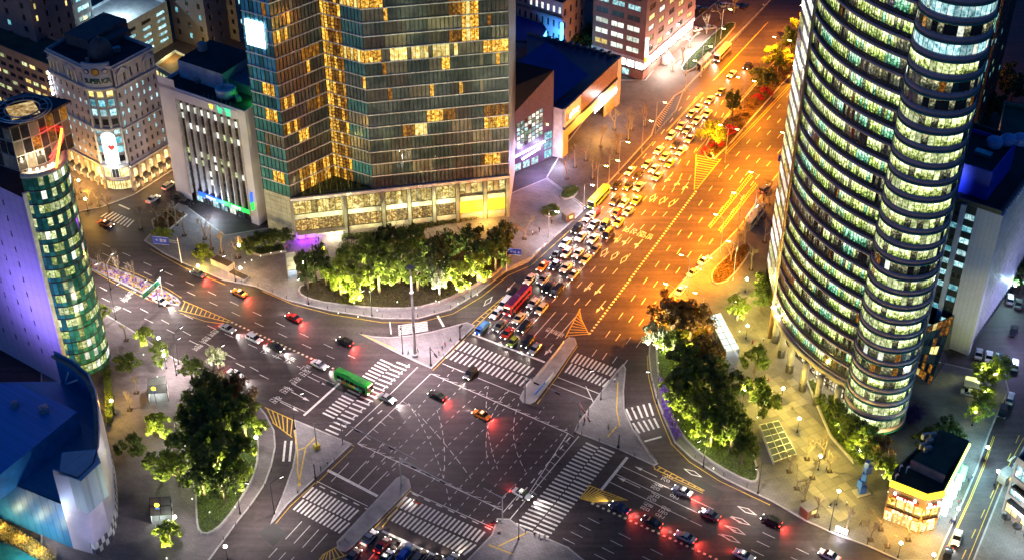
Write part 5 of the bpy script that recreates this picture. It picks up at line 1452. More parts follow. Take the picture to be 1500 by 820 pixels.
T, q = block("apricot_office_block", "apricot stone office block with green flat roof and yellow window bands", "office block", P(80, 103, 31) + U2 * 1.5, 42, 13, 31, ORB, 12, 4, 10, lambda i, j: rnd((W_YEL, 1), (W_GRN2, .7), (W_DARK, 5 if j not in (5, 3, 7) else .6)), roofm=ROOFG, frac=.78)
MVE = mat("dusky_stone_tower", (.23, .155, .165), .7, var=.15, scale=.2)
T, q = block("dusky_stone_tower", "tall dusky stone tower with narrow dark window slots", "tower", P(58, 64, 31) + az(-55) * 1.0, 40, 16, 95, MVE, 5, 4, 24, lambda i, j: rnd((W_DARK, 5), (W_YEL, .6), (W_CYAN, .6)), frac=.22)
WHP = mat("white_panel_wall", (.55, .62, .66), .6)
T, q = block("white_panel_block", "white panelled block with cyan lit window strips", "building", P(92, 46, 20), 15, 14, 44, WHP, 1, 2, 12, lambda i, j: rnd((W_CYAN, 4), (W_COOL, 2)), frac=.82)
T, q = block("pale_roof_block", "pale block with cool lit rooftop edge behind the dome", "building", P(180, 46, 14), 19, 22, 15, mat("pale_blue_wall", (.45, .52, .60), .6), 3, 3, 5, lambda i, j: rnd((W_COOL, 3), (W_DARK, 2)), frac=.6, roofm=mat("pale_roof", (.4, .42, .45), .7))
lamp("roof_light", 'POINT', q[0] + az(-20) * 8 + Vector((0, 0, 20)), 2600, (.7, .95, 1), T, .5)
GRP = mat("grey_flat_wall", (.17, .15, .165), .75, var=.12, scale=.3)
T, q = block("grey_apartment_block", "grey apartment block with a blank end wall and cyan windows", "building", (308, 76), 17, 14, 40, GRP, 3, 3, 9, lambda i, j: rnd((W_DARK, 4), (W_CYAN, .7)), frac=.26)
T, q = block("grey_flats", "grey flats beside the hotel with a few lit windows", "building", (352, 62), 9, 14, 32, mat("grey_flat_wall_b", (.28, .25, .25), .75), 2, 3, 8, lambda i, j: rnd((W_DARK, 3), (W_COOL, 1)), frac=.3)
T, q = block("dark_glass_block", "dark glass block with scattered green windows behind the round tower", "building", (1424, 208), 24, 22, 80, mat("dark_block_wall", (.022, .022, .026), .35), 8, 6, 18, lambda i, j: rnd((W_DARK, 7), (W_GRN3, 1), (W_CYAN, .6)), frac=.6)
# roof bar and lit terraces between them
RB = thing("terrace_bar", "low bar with lit glass terrace and wooden roof deck", "bar", P(262, 105))
b0, b1, b2_, b3 = P(232, 130), P(262, 148), P(300, 128), P(262, 108)
for a_, b_ in ((b0, b1), (b1, b2_)):
    A_, d, n, L = edge(a_, b_); facade(RB, a_, b_, 0, 8, WHP, cols(L, 6, .84), rows(.6, 7.4, 2, .84), lambda i, j: rnd((W_GRN2, 4), (W_YEL, 1)), .1)
plainwall(RB, b2_, b3, 0, 8, WHP); plainwall(RB, b3, b0, 0, 8, WHP)
roof(RB, [b0, b1, b2_, b3], 8, mat("timber_deck", (.16, .09, .04), .7), .9, WHP)
lamp("terrace_light", 'POINT', P(255, 120) + Vector((0, 0, 11)), 600, (1, .75, .25), RB, .5)
LS = thing("lit_shed", "long low shed with bright windows beside the hotel", "shed", P(330, 110))
c0, c1, c2, c3 = P(300, 118), P(366, 150), P(380, 128), P(318, 100)
A_, d, n, L = edge(c0, c1); facade(LS, c0, c1, 0, 6, CONC, cols(L, 9, .85), [(1.2, 4.8)], lambda i, j: rnd((W_WHITE, 2), (W_GRN2, 2)), .1)
plainwall(LS, c1, c2, 0, 6, CONC); plainwall(LS, c2, c3, 0, 6, CONC); plainwall(LS, c3, c0, 0, 6, CONC); roof(LS, [c0, c1, c2, c3], 6, ROOFD, .4)
lamp("terrace_light", 'POINT', P(290, 92) + Vector((0, 0, 4)), 900, (1, .65, .15), LS, .4)

# ------------------------------------------------------------------ 13  shop house on the corner
f0, f1, f2 = P(1292, 761), P(1344, 782), P(1368, 777)
fz = 11.5
f3 = P(1419, 651, fz); f3 = Vector((f3.x, f3.y, 0)); f5 = P(1311, 688, fz); f5 = Vector((f5.x, f5.y, 0)); f4 = P(1369, 634, fz); f4 = Vector((f4.x, f4.y, 0))
FT = thing("corner_shop_house", "two-storey corner shop house with glowing yellow fascia and dark green roof", "shop", f1)
SHW = mat("shop_cream_wall", (.30, .20, .10), .65, var=.15, scale=.4)
for a_, b_, nc in ((f0, f1, 4), (f1, f2, 2)):
    A_, d, n, L = edge(a_, b_); rz = math.atan2(d.y, d.x)
    facade(FT, a_, b_, 0, fz, SHW, cols(L, nc, .86), [(.3, 3.6), (5.0, 7.8)], lambda i, j: W_SHOP if j == 0 else rnd((W_YEL, 2), (W_AMB, 2), (W_AMBD, 1)), .15, FRAME, 1)
    c = A_ + d * (L / 2) + n * .3; piece("fascia_glow", glow("fascia_yellow", (1, .74, .03), 2.2), FT, (c.x, c.y, fz + .1), (L, .7, 1.3), rz)
    piece("shop_sign", mat("sign_brown", (.10, .03, .02), .5), FT, (c.x, c.y, 4.3), (L * .9, .5, 1.0), rz)
    s_ = ("돈까스 우동", "커피") [0 if nc == 4 else 1]
    text("sign_letter", s_, .95, glow("sign_warm", (1, .6, .3), 4), FT, c + n * .32 + Vector((0, 0, 4.3)), d)
    c2 = A_ + d * (L / 2) + n * .45; piece("upper_sign", mat("upper_sign_red", (.28, .02, .02), .5), FT, (c2.x, c2.y, 8.7), (L * .7, .4, .9), rz); text("sign_letter", "호프 & 치킨", .8, glow("sign_white_warm", (1, .9, .75), 4), FT, c2 + n * .3 + Vector((0, 0, 8.7)), d)
    for t in (.15, .5, .85): c = A_ + d * (L * t) + n * 2.2; lamp("shop_light", 'POINT', (c.x, c.y, 3.4), 330, (1, .58, .12), FT, .4)
    for t in (.2, .75): c = A_ + d * (L * t) + n * .7; piece("spot_lamp", glow("lamp_white", (.9, .95, 1), 8), FT, (c.x, c.y, 9.6), (.5, .4, .4), rz)
A_, d, n, L = edge(f2, f3); rz = math.atan2(d.y, d.x)
facade(FT, f2, f3, 0, fz, mat("shop_side_wall", (.30, .32, .30), .65), cols(L, 9, .8), [(.3, 3.4), (4.8, 7.4)], lambda i, j: rnd((W_COOL, 3), (W_WHITE, 3), (W_CYAN, 1), (W_DARK, 1)), .15, FRAME, 1)
c = A_ + d * (L / 2) + n * .2; piece("fascia_glow", glow("fascia_green_yellow", (.75, 1, .15), 4), FT, (c.x, c.y, fz + .2), (L, .4, .5), rz)
for i, (t, col, s_) in enumerate(((.12, (.9, .95, 1), "24"), (.3, (.55, .8, 1), "PC"), (.48, (1, 1, 1), "약국"), (.66, (.3, 1, .6), "노래방"), (.84, (.1, .8, .2), "마트"))):
    c = A_ + d * (L * t) + n * .8; bl = piece("blade_sign", glow("blade_%d" % i, col, 5), FT, (c.x, c.y, 5.6), (.35, 1.2, 4.2), rz)
    c = A_ + d * (L * (t + .07)) + n * .35; piece("shop_sign", glow("blade_%d" % i, col, 5), FT, (c.x, c.y, 4.1), (L * .11, .3, .8), rz)
    lamp("shop_light", 'POINT', A_ + d * (L * t) + n * 3.0 + Vector((0, 0, 4)), 200, tuple(.5 + .5 * x for x in col), FT, .5)
for a_, b_ in ((f3, f4), (f4, f5), (f5, f0)): plainwall(FT, a_, b_, 0, fz, SHW)
roof(FT, [f0, f1, f2, f3, f4, f5], fz, mat("dark_green_roof", (.022, .035, .028), .8, var=.4, scale=.3), .8, mat("roof_edge", (.05, .06, .05), .7))
A, B = P(1334, 678, fz + 1.2), P(1383, 701, fz + 1.2); A_, d, n, L = edge(A, B); c = A_ + d * (L / 2); piece("roof_step_wall", mat("pink_wall", (.34, .19, .17), .7), FT, (c.x, c.y, fz + 1.1), (L, .5, 2.2), math.atan2(d.y, d.x))
hs = [A, B, f3 + az(209) * 1, f4 + az(150) * 1]; b = MB(); b.poly([(*p[:2], fz + 2.1) for p in ccw(hs)]); b.build("upper_roof", mat("teal_roof", (.012, .05, .045), .8, var=.4, scale=.3), FT)
for i, px in enumerate(((1352, 642), (1358, 650), (1349, 656), (1362, 641), (1355, 661))):
    p = P(*px, fz + 2.2); b = MB(); b.tube(p, p + Vector((0, 0, 1.4)), .5, .45, 10); b.box((p.x + .9, p.y + .6, fz + 2.7), (1.1, .8, 1.0), R(20)); b.build("condenser", STEEL, FT)
for px in ((1317, 690), (1327, 692), (1311, 703)): p = P(*px, fz); b = MB(); b.tube(p, p + Vector((0, 0, 1.6)), .12, .12, 6); b.tube(p + Vector((0, 0, 1.6)), p + Vector((.5, 0, 1.9)), .2, .25, 8); b.build("vent_cowl", WHITEM, FT)

# ------------------------------------------------------------------ 14  corner of the shop tower at the lower right, 15  market at the right edge
n0 = P(1466, 750)
NT = thing("neon_corner_tower", "stone corner shop tower with bright white neon sills", "building", n0)
NST = mat("grey_pink_stone", (.32, .26, .26), .65, var=.15, scale=.4)
nA = n0 + az(45) * 22; nB = n0 + az(150) * 18
A_, d, n, L = edge(n0, nA)
facade(NT, nA, n0, 0, 16, NST, cols(22, 5, .8), rows(.4, 16, 3, .7), lambda i, j: rnd((W_COOL, 3), (W_WHITE, 2), (W_BLUE, 2)), .2, FRAME, 1)
facade(NT, n0, nB, 0, 16, NST, cols(18, 4, .8), rows(.4, 16, 3, .7), lambda i, j: rnd((W_COOL, 2), (W_BLUE, 2), (W_DARK, 1)) if j else W_SHOP, .2, FRAME, 1)
A_, d, n, L = edge(n0, nB)
for z in (4.4, 8.6):
    c = A_ + d * (L * .55) + n * .5; piece("neon_sill", glow("neon_white", (.85, .92, 1), 8), NT, (c.x, c.y, z), (L * .85, .7, .5), math.atan2(d.y, d.x))
    c = A_ + d * (L * .55) + n * .4; piece("ledge", DARKM, NT, (c.x, c.y, z + 1), (L * .95, 1.4, .6), math.atan2(d.y, d.x))
nC = nA + nB - n0
plainwall(NT, nB, nC, 0, 16, NST); plainwall(NT, nC, nA, 0, 16, NST); roof(NT, [n0, nB, nC, nA], 16, ROOFD, .9, NST)
lamp("neon_light", 'POINT', A_ + d * (L * .5) + n * 4 + Vector((0, 0, 5)), 700, (.7, .92, 1), NT, .6)
for i in range(3): p = n0 + az(240) * 2.2 + az(150) * (3 + i * 3.2); b = MB(); b.lathe((p.x, p.y, 0), [(1.1, 2.4), (.9, 2.9), (.2, 3.3)], 14); b.tube((p.x, p.y, .1), (p.x, p.y, 3.2), .05, .05, 6); b.build("awning", DARKM, NT)
y0 = P(1452, 246); MT = thing("bright_market", "low market hall with glowing sign band and green roof", "market", y0)
yA = y0 + az(20) * 24; yB = y0 + az(112) * 26; yC = yA + yB - y0
facade(MT, y0, yB, 0, 9, mat("market_wall", (.3, .3, .32), .6), cols(26, 9, .88), [(.5, 3.6), (4.4, 8)], lambda i, j: rnd((W_WHITE, 3), (W_COOL, 3), (W_CYAN, 1)), .15)
facade(MT, yA, y0, 0, 9, MATS["market_wall"], cols(24, 6, .6), [(.5, 3.6)], lambda i, j: W_CYAN, .15)
plainwall(MT, yB, yC, 0, 9, MATS["market_wall"]); plainwall(MT, yC, yA, 0, 9, MATS["market_wall"]); roof(MT, [y0, yB, yC, yA], 9, ROOFG, 1.2, mat("market_rim", (.10, .17, .12), .6))
A_, d, n, L = edge(y0, yB); c = A_ + d * (L / 2) + n * .3; piece("sign_band", glow("market_sign", (.85, .95, 1), 5), MT, (c.x, c.y, 8.2), (L, .4, 1.4), math.atan2(d.y, d.x)); piece("sign_band", glow("market_amber", (.9, .75, .2), 3), MT, (c.x, c.y, .7), (L, .4, 1.0), math.atan2(d.y, d.x))
b = MB(); p = y0 + n * .4; b.tube((p.x, p.y, .2), (p.x, p.y, 9), .25, .25, 6); b.build("neon_post", glow("neon_red_soft", (1, .05, .03), 4), MT)
lamp("market_light", 'POINT', A_ + d * (L * .5) + n * 4 + Vector((0, 0, 6)), 2500, (.8, .95, 1), MT, .6)
# glass pyramid lobby beside the round tower
x0, x1, x2, x3 = P(1352, 530), P(1385, 500), P(1361, 563), P(1340, 548)
GP = thing("glass_lobby", "leaning glass lobby with lit amber diamond panes beside the round tower", "lobby", P(1361, 563))
apex = P(1385, 496); top = [(x3.x, x3.y, 8.5), (apex.x + 1, apex.y + 2, 10)]
tri = [P(1333, 540), P(1362, 565), P(1388, 528)]
up_ = [Vector((lerp(tri[0], tri[2], .1).x, lerp(tri[0], tri[2], .1).y + 3, 9.5)), Vector((tri[2].x + 1, tri[2].y + 5, 10.5))]
quad = [tri[0], tri[1], up_[1], up_[0]]
nn = 7
for i in range(nn):
    for j in range(nn):
        f = lambda u, v: lerp(lerp(Vector(quad[0]), Vector(quad[1]), u), lerp(Vector(quad[3]), Vector(quad[2]), u), v)
        u0, u1, v0_, v1_ = i / nn + .01, (i + 1) / nn - .01, j / nn + .01, (j + 1) / nn - .01
        b = MB(); b.poly([f(u0, v0_), f(u1, v0_), f(u1, v1_), f(u0, v1_)]); b.build("pane", rnd((W_AMBD, 3), (W_YEL, 1), (H_DK[0], 3), (W_DARK, 2)), GP)
b = MB()
for i in range(nn + 1):
    b.tube(f(i / nn, 0), f(i / nn, 1), .1, .1, 4); b.tube(f(0, i / nn), f(1, i / nn), .1, .1, 4)
b.build("glazing_bars", mat("green_bars", (.03, .07, .05), .4), GP)
b = MB(); b.poly([tri[1], tri[2], up_[1]]); b.poly([up_[0], up_[1], tri[2], tri[0]][::-1]); b.build("side_glass", W_DARK, GP)
# ------------------------------------------------------------------ vehicles
HEAD = glow("headlight_lit", (1, .93, .78), 14); TAIL = glow("taillight_lit", (1, .04, .02), 7); UNLIT = mat("lamp_lens", (.5, .5, .5), .2); TAILOFF = mat("tail_lens", (.3, .02, .02), .3)
PAINT = {}
for nme, col, mt in (("white", (.72, .72, .72), 0), ("silver", (.45, .46, .48), .5), ("black", (.014, .014, .016), .2), ("grey", (.14, .145, .15), .4), ("orange", (.80, .24, .02), 0), ("red", (.45, .015, .012), 0), ("blue", (.02, .13, .55), .1), ("lime", (.35, .50, .04), 0), ("cream", (.66, .58, .36), 0), ("yellow", (.72, .55, .05), 0), ("darkblue", (.02, .03, .10), .3), ("green", (.015, .42, .03), 0), ("purple", (.10, .02, .085), .1), ("crimson", (.38, .015, .03), 0), ("lightblue", (.25, .40, .7), 0)):
    PAINT[nme] = mat("paint_" + nme, col, .28, mt, var=.05, coat=.6)
def loft(mb, secs):
    """closed cross-sections along x: (x, half width, z low, z high)"""
    rings = []
    for x, hw, z0, z1 in secs:
        c = min(hw, (z1 - z0)) * .28
        pts = [(-hw + c * .4, z0), (hw - c * .4, z0), (hw, z0 + c), (hw, z1 - c), (hw - c, z1), (-hw + c, z1), (-hw, z1 - c), (-hw, z0 + c)]
        s = len(mb.v); mb.v += [(x, y, z) for y, z in pts]; rings.append(s)
    for a, b in zip(rings, rings[1:]):
        for i in range(8):
            j = (i + 1) % 8; mb.f.append((a + i, a + j, b + j, b + i)); mb.m.append(mb.k)
    mb.f.append(tuple(rings[0] + 7 - i for i in range(8))); mb.m.append(mb.k); mb.f.append(tuple(rings[-1] + i for i in range(8))); mb.m.append(mb.k)
def wheel_mesh(T, x, y, r=.33, wd=.22):
    b = MB(); b.tube((x, y - wd / 2, r), (x, y + wd / 2, r), r, r, 14); t = b.build("wheel", RUBBER, T)
    s_ = 1 if y > 0 else -1
    b = MB(); b.tube((x, y + s_ * wd / 2, r), (x, y + s_ * (wd / 2 + .015), r), r * .62, r * .55, 10); b.build("rim", CHROME, t)
def make_car(kind, lit=True):
    T = thing("car", "", "car")
    L, W_, H_, hood, boot = dict(sedan=(4.7, 1.84, 1.45, 1.25, .85), suv=(4.6, 1.9, 1.72, 1.05, .15), hatch=(3.9, 1.7, 1.5, .85, .15), van=(5.1, 1.95, 2.0, .55, .08))[kind]
    h2, hw = L / 2, W_ / 2; belt = {'sedan': .92, 'suv': 1.05, 'hatch': .95, 'van': 1.15}[kind]
    b = MB()
    loft(b, [(-h2, hw * .78, .42, belt - .12), (-h2 + .12, hw * .93, .28, belt - .02), (-h2 + .9, hw, .2, belt), (0, hw, .2, belt), (h2 - hood, hw, .2, belt), (h2 - .35, hw * .94, .24, belt - .16), (h2 - .06, hw * .8, .34, belt - .26), (h2, hw * .66, .42, belt - .32)])
    # roof panel and pillars
    xf0, xf1 = h2 - hood + .05, h2 - hood - (.75 if kind != 'van' else .55); xr0, xr1 = -h2 + boot, -h2 + boot + (.75 if kind == 'sedan' else .35)
    tw = hw * .74; bw = hw * .93
    zr = H_
    b.poly([(xr1, -tw, zr), (xf1, -tw, zr), (xf1, tw, zr), (xr1, tw, zr)])
    for s_ in (-1, 1):
        pl = [(xf0, s_ * bw, belt - .02), (xf0 - .09, s_ * bw, belt - .02), (xf1 - .05, s_ * tw, zr), (xf1, s_ * tw, zr)]
        pr = [(xr0, s_ * bw, belt - .02), (xr0 + .12, s_ * bw, belt - .02), (xr1 + .14, s_ * tw, zr), (xr1, s_ * tw, zr)]
        mx = (xf1 + xr1) / 2; pm = [(mx - .06, s_ * bw, belt - .02), (mx + .06, s_ * bw, belt - .02), (mx + .05, s_ * tw, zr), (mx - .05, s_ * tw, zr)]
        for q in (pl, pr, pm): b.poly([(x, y + s_ * .012, z) for x, y, z in q]); 
        b.poly([(xr1, s_ * tw, zr), (xf1, s_ * tw, zr), (xf1 - .02, s_ * (tw + .02), zr - .07), (xr1 + .02, s_ * (tw + .02), zr - .07)])
    b.build("body", PAINT["white"], T)
    g_ = lambda nm, q: (lambda m_: (m_.poly(q), m_.build(nm, CARGLASS, T)))(MB())
    g_("windscreen", [(xf0, -bw, belt - .01), (xf0, bw, belt - .01), (xf1, tw, zr - .01), (xf1, -tw, zr - .01)])
    g_("rear_window", [(xr0, bw, belt - .01), (xr0, -bw, belt - .01), (xr1, -tw, zr - .01), (xr1, tw, zr - .01)])
    for s_ in (-1, 1): g_("side_window", [(xr0, s_ * bw, belt - .01), (xf0, s_ * bw, belt - .01), (xf1, s_ * tw, zr - .01), (xr1, s_ * tw, zr - .01)])
    for x in (h2 - .85, -h2 + .85):
        for s_ in (-1, 1): wheel_mesh(T, x, s_ * (hw - .1), .33 if kind != 'van' else .36)
    for s_ in (-1, 1):
        m_ = MB(); m_.box((h2 - .1, s_ * hw * .66, belt - .36), (.16, .34, .16)); m_.build("headlight", HEAD if lit else UNLIT, T)
        m_ = MB(); m_.box((-h2 + .05, s_ * hw * .66, belt - .2), (.14, .36, .16)); m_.build("taillight", TAIL if lit else TAILOFF, T)
        m_ = MB(); m_.box((xf0 - .25, s_ * (hw + .08), belt + .02), (.14, .16, .12)); m_.build("wing_mirror", DARKM, T)
    m_ = MB(); m_.box((h2 - .01, 0, .45), (.06, hw * .9, .2)); m_.build("grille", DARKM, T)
    return T
def make_taxi():
    T = make_car('sedan'); b = MB(); b.box((-.25, 0, 1.53), (.28, .62, .16)); b.build("taxi_sign", glow("taxi_sign", (1, .9, .5), 5), T); return T
PROTO = {}
for k in ('sedan', 'suv', 'hatch', 'van'):
    PROTO[k] = make_car(k); PROTO[k + '_off'] = make_car(k, False)
PROTO['taxi'] = make_taxi()
for o in PROTO.values(): freeze(o)
used = set()
KN = dict(sedan="sedan", suv="tall estate car", hatch="small hatchback", van="people carrier", taxi="taxi with a roof sign")
def car(px, kind, col, head, where, group, lit=True, head_w=0., tail_w=0., z=0., warm=(1, .9, .72)):
    key = kind if lit or kind == 'taxi' else kind + '_off'
    T = copy_tree(PROTO[key])
    p = P(px[0], px[1], .7 + z)
    T.location = (p.x, p.y, z); d = Vector(head); T.rotation_euler = (0, 0, math.atan2(d.y, d.x) + R(random.uniform(-1.2, 1.2)))
    for ch in T.children:
        if ch.name.startswith("body"): ch.material_slots[0].link = 'OBJECT'; ch.material_slots[0].material = PAINT[col]
    lab = "%s %s %s" % ({'darkblue': 'dark blue', 'lightblue': 'light blue'}.get(col, col), KN[kind], where)
    tag(T, lab, "taxi" if kind == 'taxi' else "car", group)
    if head_w:
        l = lamp("headlight_beam", 'SPOT', (2.3, 0, .75), head_w, warm, None, .12, 75, .8, (1, 0, -.14)); l.parent = T
    if tail_w:
        l = lamp("taillight_beam", 'SPOT', (-2.4, 0, .8), tail_w, (1, .06, .04), None, .12, 150, .9, (-1, 0, -.25)); l.parent = T
    return T
Q = "cars queueing at the lights on the avenue"; qw = "waiting in the avenue's queue at the crossing"
D1 = az(209)
queue = [((727, 458), 'sedan', 'white'), ((740, 444), 'van', 'white'), ((751, 432), 'suv', 'black'), ((732, 476), 'sedan', 'grey'), ((743, 487), 'sedan', 'red'), ((751, 500), 'hatch', 'lime'), ((768, 478), 'suv', 'black'), ((760, 465), 'sedan', 'cream'), ((781, 443), 'sedan', 'white'), ((793, 452), 'suv', 'cream'), ((816, 426), 'van', 'black'), ((803, 420), 'sedan', 'black'), ((773, 500), 'suv', 'black'), ((783, 510), 'sedan', 'silver'),
  ((776, 408), 'sedan', 'white'), ((796, 408), 'sedan', 'silver'), ((795, 389), 'taxi', 'orange'), ((813, 387), 'sedan', 'darkblue'), ((829, 391), 'sedan', 'white'), ((840, 401), 'taxi', 'silver'), ((815, 372), 'sedan', 'black'), ((830, 370), 'suv', 'white'), ((847, 370), 'taxi', 'white'), ((858, 379), 'sedan', 'cream'), ((872, 364), 'sedan', 'grey'),
  ((828, 355), 'sedan', 'white'), ((851, 346), 'sedan', 'white'), ((845, 335), 'suv', 'black'), ((870, 328), 'taxi', 'silver'), ((869, 349), 'taxi', 'white'), ((886, 329), 'suv', 'black'), ((891, 342), 'van', 'black'), ((906, 325), 'taxi', 'yellow'), ((914, 297), 'sedan', 'cream'), ((920, 309), 'taxi', 'silver'), ((903, 312), 'hatch', 'red'), ((901, 294), 'suv', 'black'), ((932, 293), 'taxi', 'yellow'), ((862, 317), 'sedan', 'white'),
  ((904, 271), 'sedan', 'black'), ((920, 272), 'sedan', 'black'), ((936, 273), 'sedan', 'silver'), ((923, 250), 'taxi', 'white'), ((935, 256), 'sedan', 'black'), ((948, 240), 'sedan', 'silver'), ((963, 258), 'taxi', 'cream'), ((958, 247), 'taxi', 'silver'), ((981, 239), 'taxi', 'yellow'), ((974, 229), 'sedan', 'cream'), ((965, 220), 'sedan', 'white'), ((990, 211), 'sedan', 'black'), ((997, 221), 'taxi', 'white'), ((1010, 203), 'taxi', 'cream'), ((983, 199), 'suv', 'white'), ((1007, 190), 'taxi', 'silver'), ((998, 184), 'sedan', 'cream'), ((1021, 176), 'sedan', 'white'), ((1013, 166), 'sedan', 'silver'), ((1022, 158), 'taxi', 'cream'), ((1036, 166), 'sedan', 'white'), ((1040, 146), 'sedan', 'silver'), ((1056, 134), 'sedan', 'grey'), ((1072, 108), 'sedan', 'white'), ((1095, 96), 'sedan', 'black')]
for i, (px, k, c) in enumerate(queue):
    car(px, k, c, D1, qw, Q, True, head_w=460 if i % 2 == 0 else 330, tail_w=90 if i % 3 == 0 else 0)
M_ = "cars on the cross road"
for px, k, c in (((567, 582), 'sedan', 'silver'), ((468, 533), 'sedan', 'white'), ((372, 495), 'suv', 'white'), ((404, 507), 'sedan', 'black'), ((235, 440), 'sedan', 'white'), ((333, 480), 'sedan', 'silver'), ((345, 547), 'sedan', 'white'), ((1090, 812), 'taxi', 'white'), ((765, 722), 'taxi', 'white')):  # some cars added to throw the white light of passing traffic
    car(px, k, c, U2, "driving down the cross road with its headlights on", M_, True, head_w=2400, tail_w=300, warm=(1, .93, .85))
for px, k, c in (((908, 742), 'sedan', 'darkblue'), ((955, 763), 'sedan', 'black'), ((1004, 785), 'sedan', 'silver')):
    car(px, k, c, -U2, "stopped in the turning lane beside the dotted line", "cars in the turning lane", True, head_w=500, tail_w=1200)
for px, k, c in (((1040, 752), 'sedan', 'grey'), ((1130, 762), 'suv', 'black'), ((1215, 812), 'sedan', 'white'), ((1000, 718), 'taxi', 'silver'), ((705, 606), 'taxi', 'orange'), ((640, 578), 'sedan', 'black'), ((505, 500), 'suv', 'black'), ((430, 464), 'sedan', 'red'), ((350, 428), 'taxi', 'orange'), ((290, 400), 'sedan', 'grey')):  # cars added to throw the red light of passing traffic
    car(px, k, c, -U2, "driving away along the cross road with red tail lights", M_, True, head_w=500, tail_w=1500)
car((689, 546), 'suv', 'black', D1, "crossing the zebra stripes alone", None, True, head_w=700)
B_ = "cars held at the near stop line"
for px, k, c in (((541, 786), 'sedan', 'silver'), ((560, 797), 'sedan', 'red'), ((517, 813), 'sedan', 'grey'), ((565, 815), 'taxi', 'white'), ((614, 815), 'suv', 'grey'), ((636, 822), 'sedan', 'black'), ((660, 820), 'sedan', 'silver')):
    car(px, k, c, U1, "held at the near stop line facing the crossing", B_, True, head_w=420, tail_w=90, warm=(1, .85, .62))
for px, k, c, h in (((997, 424), 'taxi', 'white', U1), ((1016, 398), 'sedan', 'cream', az(45)), ((1032, 381), 'taxi', 'white', az(45)), ((1120, 277), 'suv', 'grey', az(40))):
    car(px, k, c, h, "pulled up at the kerb of the tower plaza", "cars at the plaza kerb", True, head_w=150, tail_w=120)
for px, k, c, h in (((155, 327), 'taxi', 'orange', az(115)), ((224, 291), 'sedan', 'white', az(30)), ((247, 272), 'suv', 'silver', az(30))):
    car(px, k, c, h, "in the side street by the ornate corner building", "cars in the side street", True, head_w=200)
for px, k, c, h in (((262, 288), 'suv', 'black', az(120)), ((272, 296), 'sedan', 'black', az(120))):
    car(px, k, c, h, "parked before the white bank block", "cars parked at the bank", False)
for px, k, c, h, lit in (((1480, 582), 'suv', 'white', az(25), False), ((1469, 602), 'suv', 'black', az(205), False), ((1402, 786), 'taxi', 'white', az(205), True), ((1388, 812), 'sedan', 'black', az(205), True)):
    car(px, k, c, h, "at the kerb of the narrow side street", "cars along the narrow street", lit, head_w=300 if lit else 0)
car((1422, 575), 'sedan', 'silver', az(110), "parked in the drop-off bay below lit trees", None, False, z=.14)
for px, k, c, h in (((1434, 517), 'sedan', 'silver', az(20)), ((1449, 521), 'sedan', 'white', az(20)), ((1463, 524), 'sedan', 'black', az(20)), ((1476, 529), 'sedan', 'black', az(20)), ((1487, 533), 'suv', 'white', az(20)), ((1485, 484), 'sedan', 'black', az(205)), ((1480, 437), 'suv', 'white', az(20)), ((1492, 444), 'sedan', 'grey', az(20))):
    car(px, k, c, h, "parked in the yard behind the stone slab block", "cars parked in the yard", False)
for px, k, c, h in (((1018, 11), 'sedan', 'white', az(70)), ((1029, 13), 'sedan', 'black', az(70)), ((1063, 8), 'suv', 'silver', az(70)), ((1074, 10), 'sedan', 'grey', az(70)), ((1092, 9), 'sedan', 'black', az(29)), ((1040, 40), 'sedan', 'silver', az(70)), ((1020, 43), 'sedan', 'white', az(70))):
    car(px, k, c, h, "parked beside the red-brown office block", "cars parked by the office block", False, z=.14)
for o in PROTO.values():
    for ch in list(o.children):
        for g2 in list(ch.children): bpy.data.objects.remove(g2)
        bpy.data.objects.remove(ch)
    bpy.data.objects.remove(o)
# buses
def bus(px, head, label, body, roofm, L=10.6, lit=True, graphics=None, power=700):
    p = P(*px, 1.2); d = Vector(head); T = thing("bus", label, "bus", (p.x, p.y, 0), None, math.atan2(d.y, d.x)); ORG[T.name] = Vector()
    hw, H_ = 1.24, 3.1; b = MB()
    loft(b, [(-L / 2, hw * .9, .5, 2.9), (-L / 2 + .15, hw, .35, H_), (L / 2 - .25, hw, .35, H_), (L / 2, hw * .9, .45, 2.85)]); b.build("body", body, T)
    b = MB(); b.box((-.4, 0, H_ + .02), (L - 1.6, hw * 1.5, .08)); b.box((-1.5, 0, H_ + .16), (2.6, 1.5, .22)); b.box((2.5, 0, H_ + .1), (.9, .9, .14)); b.build("roof_panel", roofm, T)
    for s_ in (-1, 1):
        for i in range(6):
            x = -L / 2 + .9 + i * (L - 2.2) / 6; b = MB(); b.box((x + (L - 2.2) / 12, s_ * hw, 2.05), ((L - 2.2) / 6 - .12, .05, 1.0)); b.build("side_window", CARGLASS, T)
        for x in (-L / 2 + 2.1, L / 2 - 2.4): wheel_mesh(T, x, s_ * (hw - .12), .48, .28)
        b = MB(); b.box((L / 2 - .02, s_ * .85, .75), (.1, .4, .25)); b.build("headlight", HEAD, T); b = MB(); b.box((-L / 2 + .02, s_ * .95, .9), (.1, .25, .5)); b.build("taillight", TAIL, T)
    b = MB(); b.box((L / 2 - .02, 0, 1.95), (.08, 2.1, 1.3)); b.build("windscreen", CARGLASS, T)
    b = MB(); b.box((L / 2 - .04, 0, 2.85), (.12, 1.7, .25)); b.build("destination_board", glow("destination_board", (1, .85, .4), 3), T)
    for s_ in (-1, 1):
        b = MB(); b.box((L / 2 - 1.1, s_ * hw, 1.5), (1.0, .06, 2.1)); b.build("door", CARGLASS, T)
    l = lamp("headlight_beam", 'SPOT', (L / 2 + .2, 0, .9), power, (1, .85, .55), None, .15, 80, .8, (1, 0, -.15)); l.parent = T
    return T
T = bus((518, 560), U2, "bright green city bus with patterned side windows crossing the zebra", PAINT['green'], mat("bus_roof_green", (.01, .20, .02), .5))
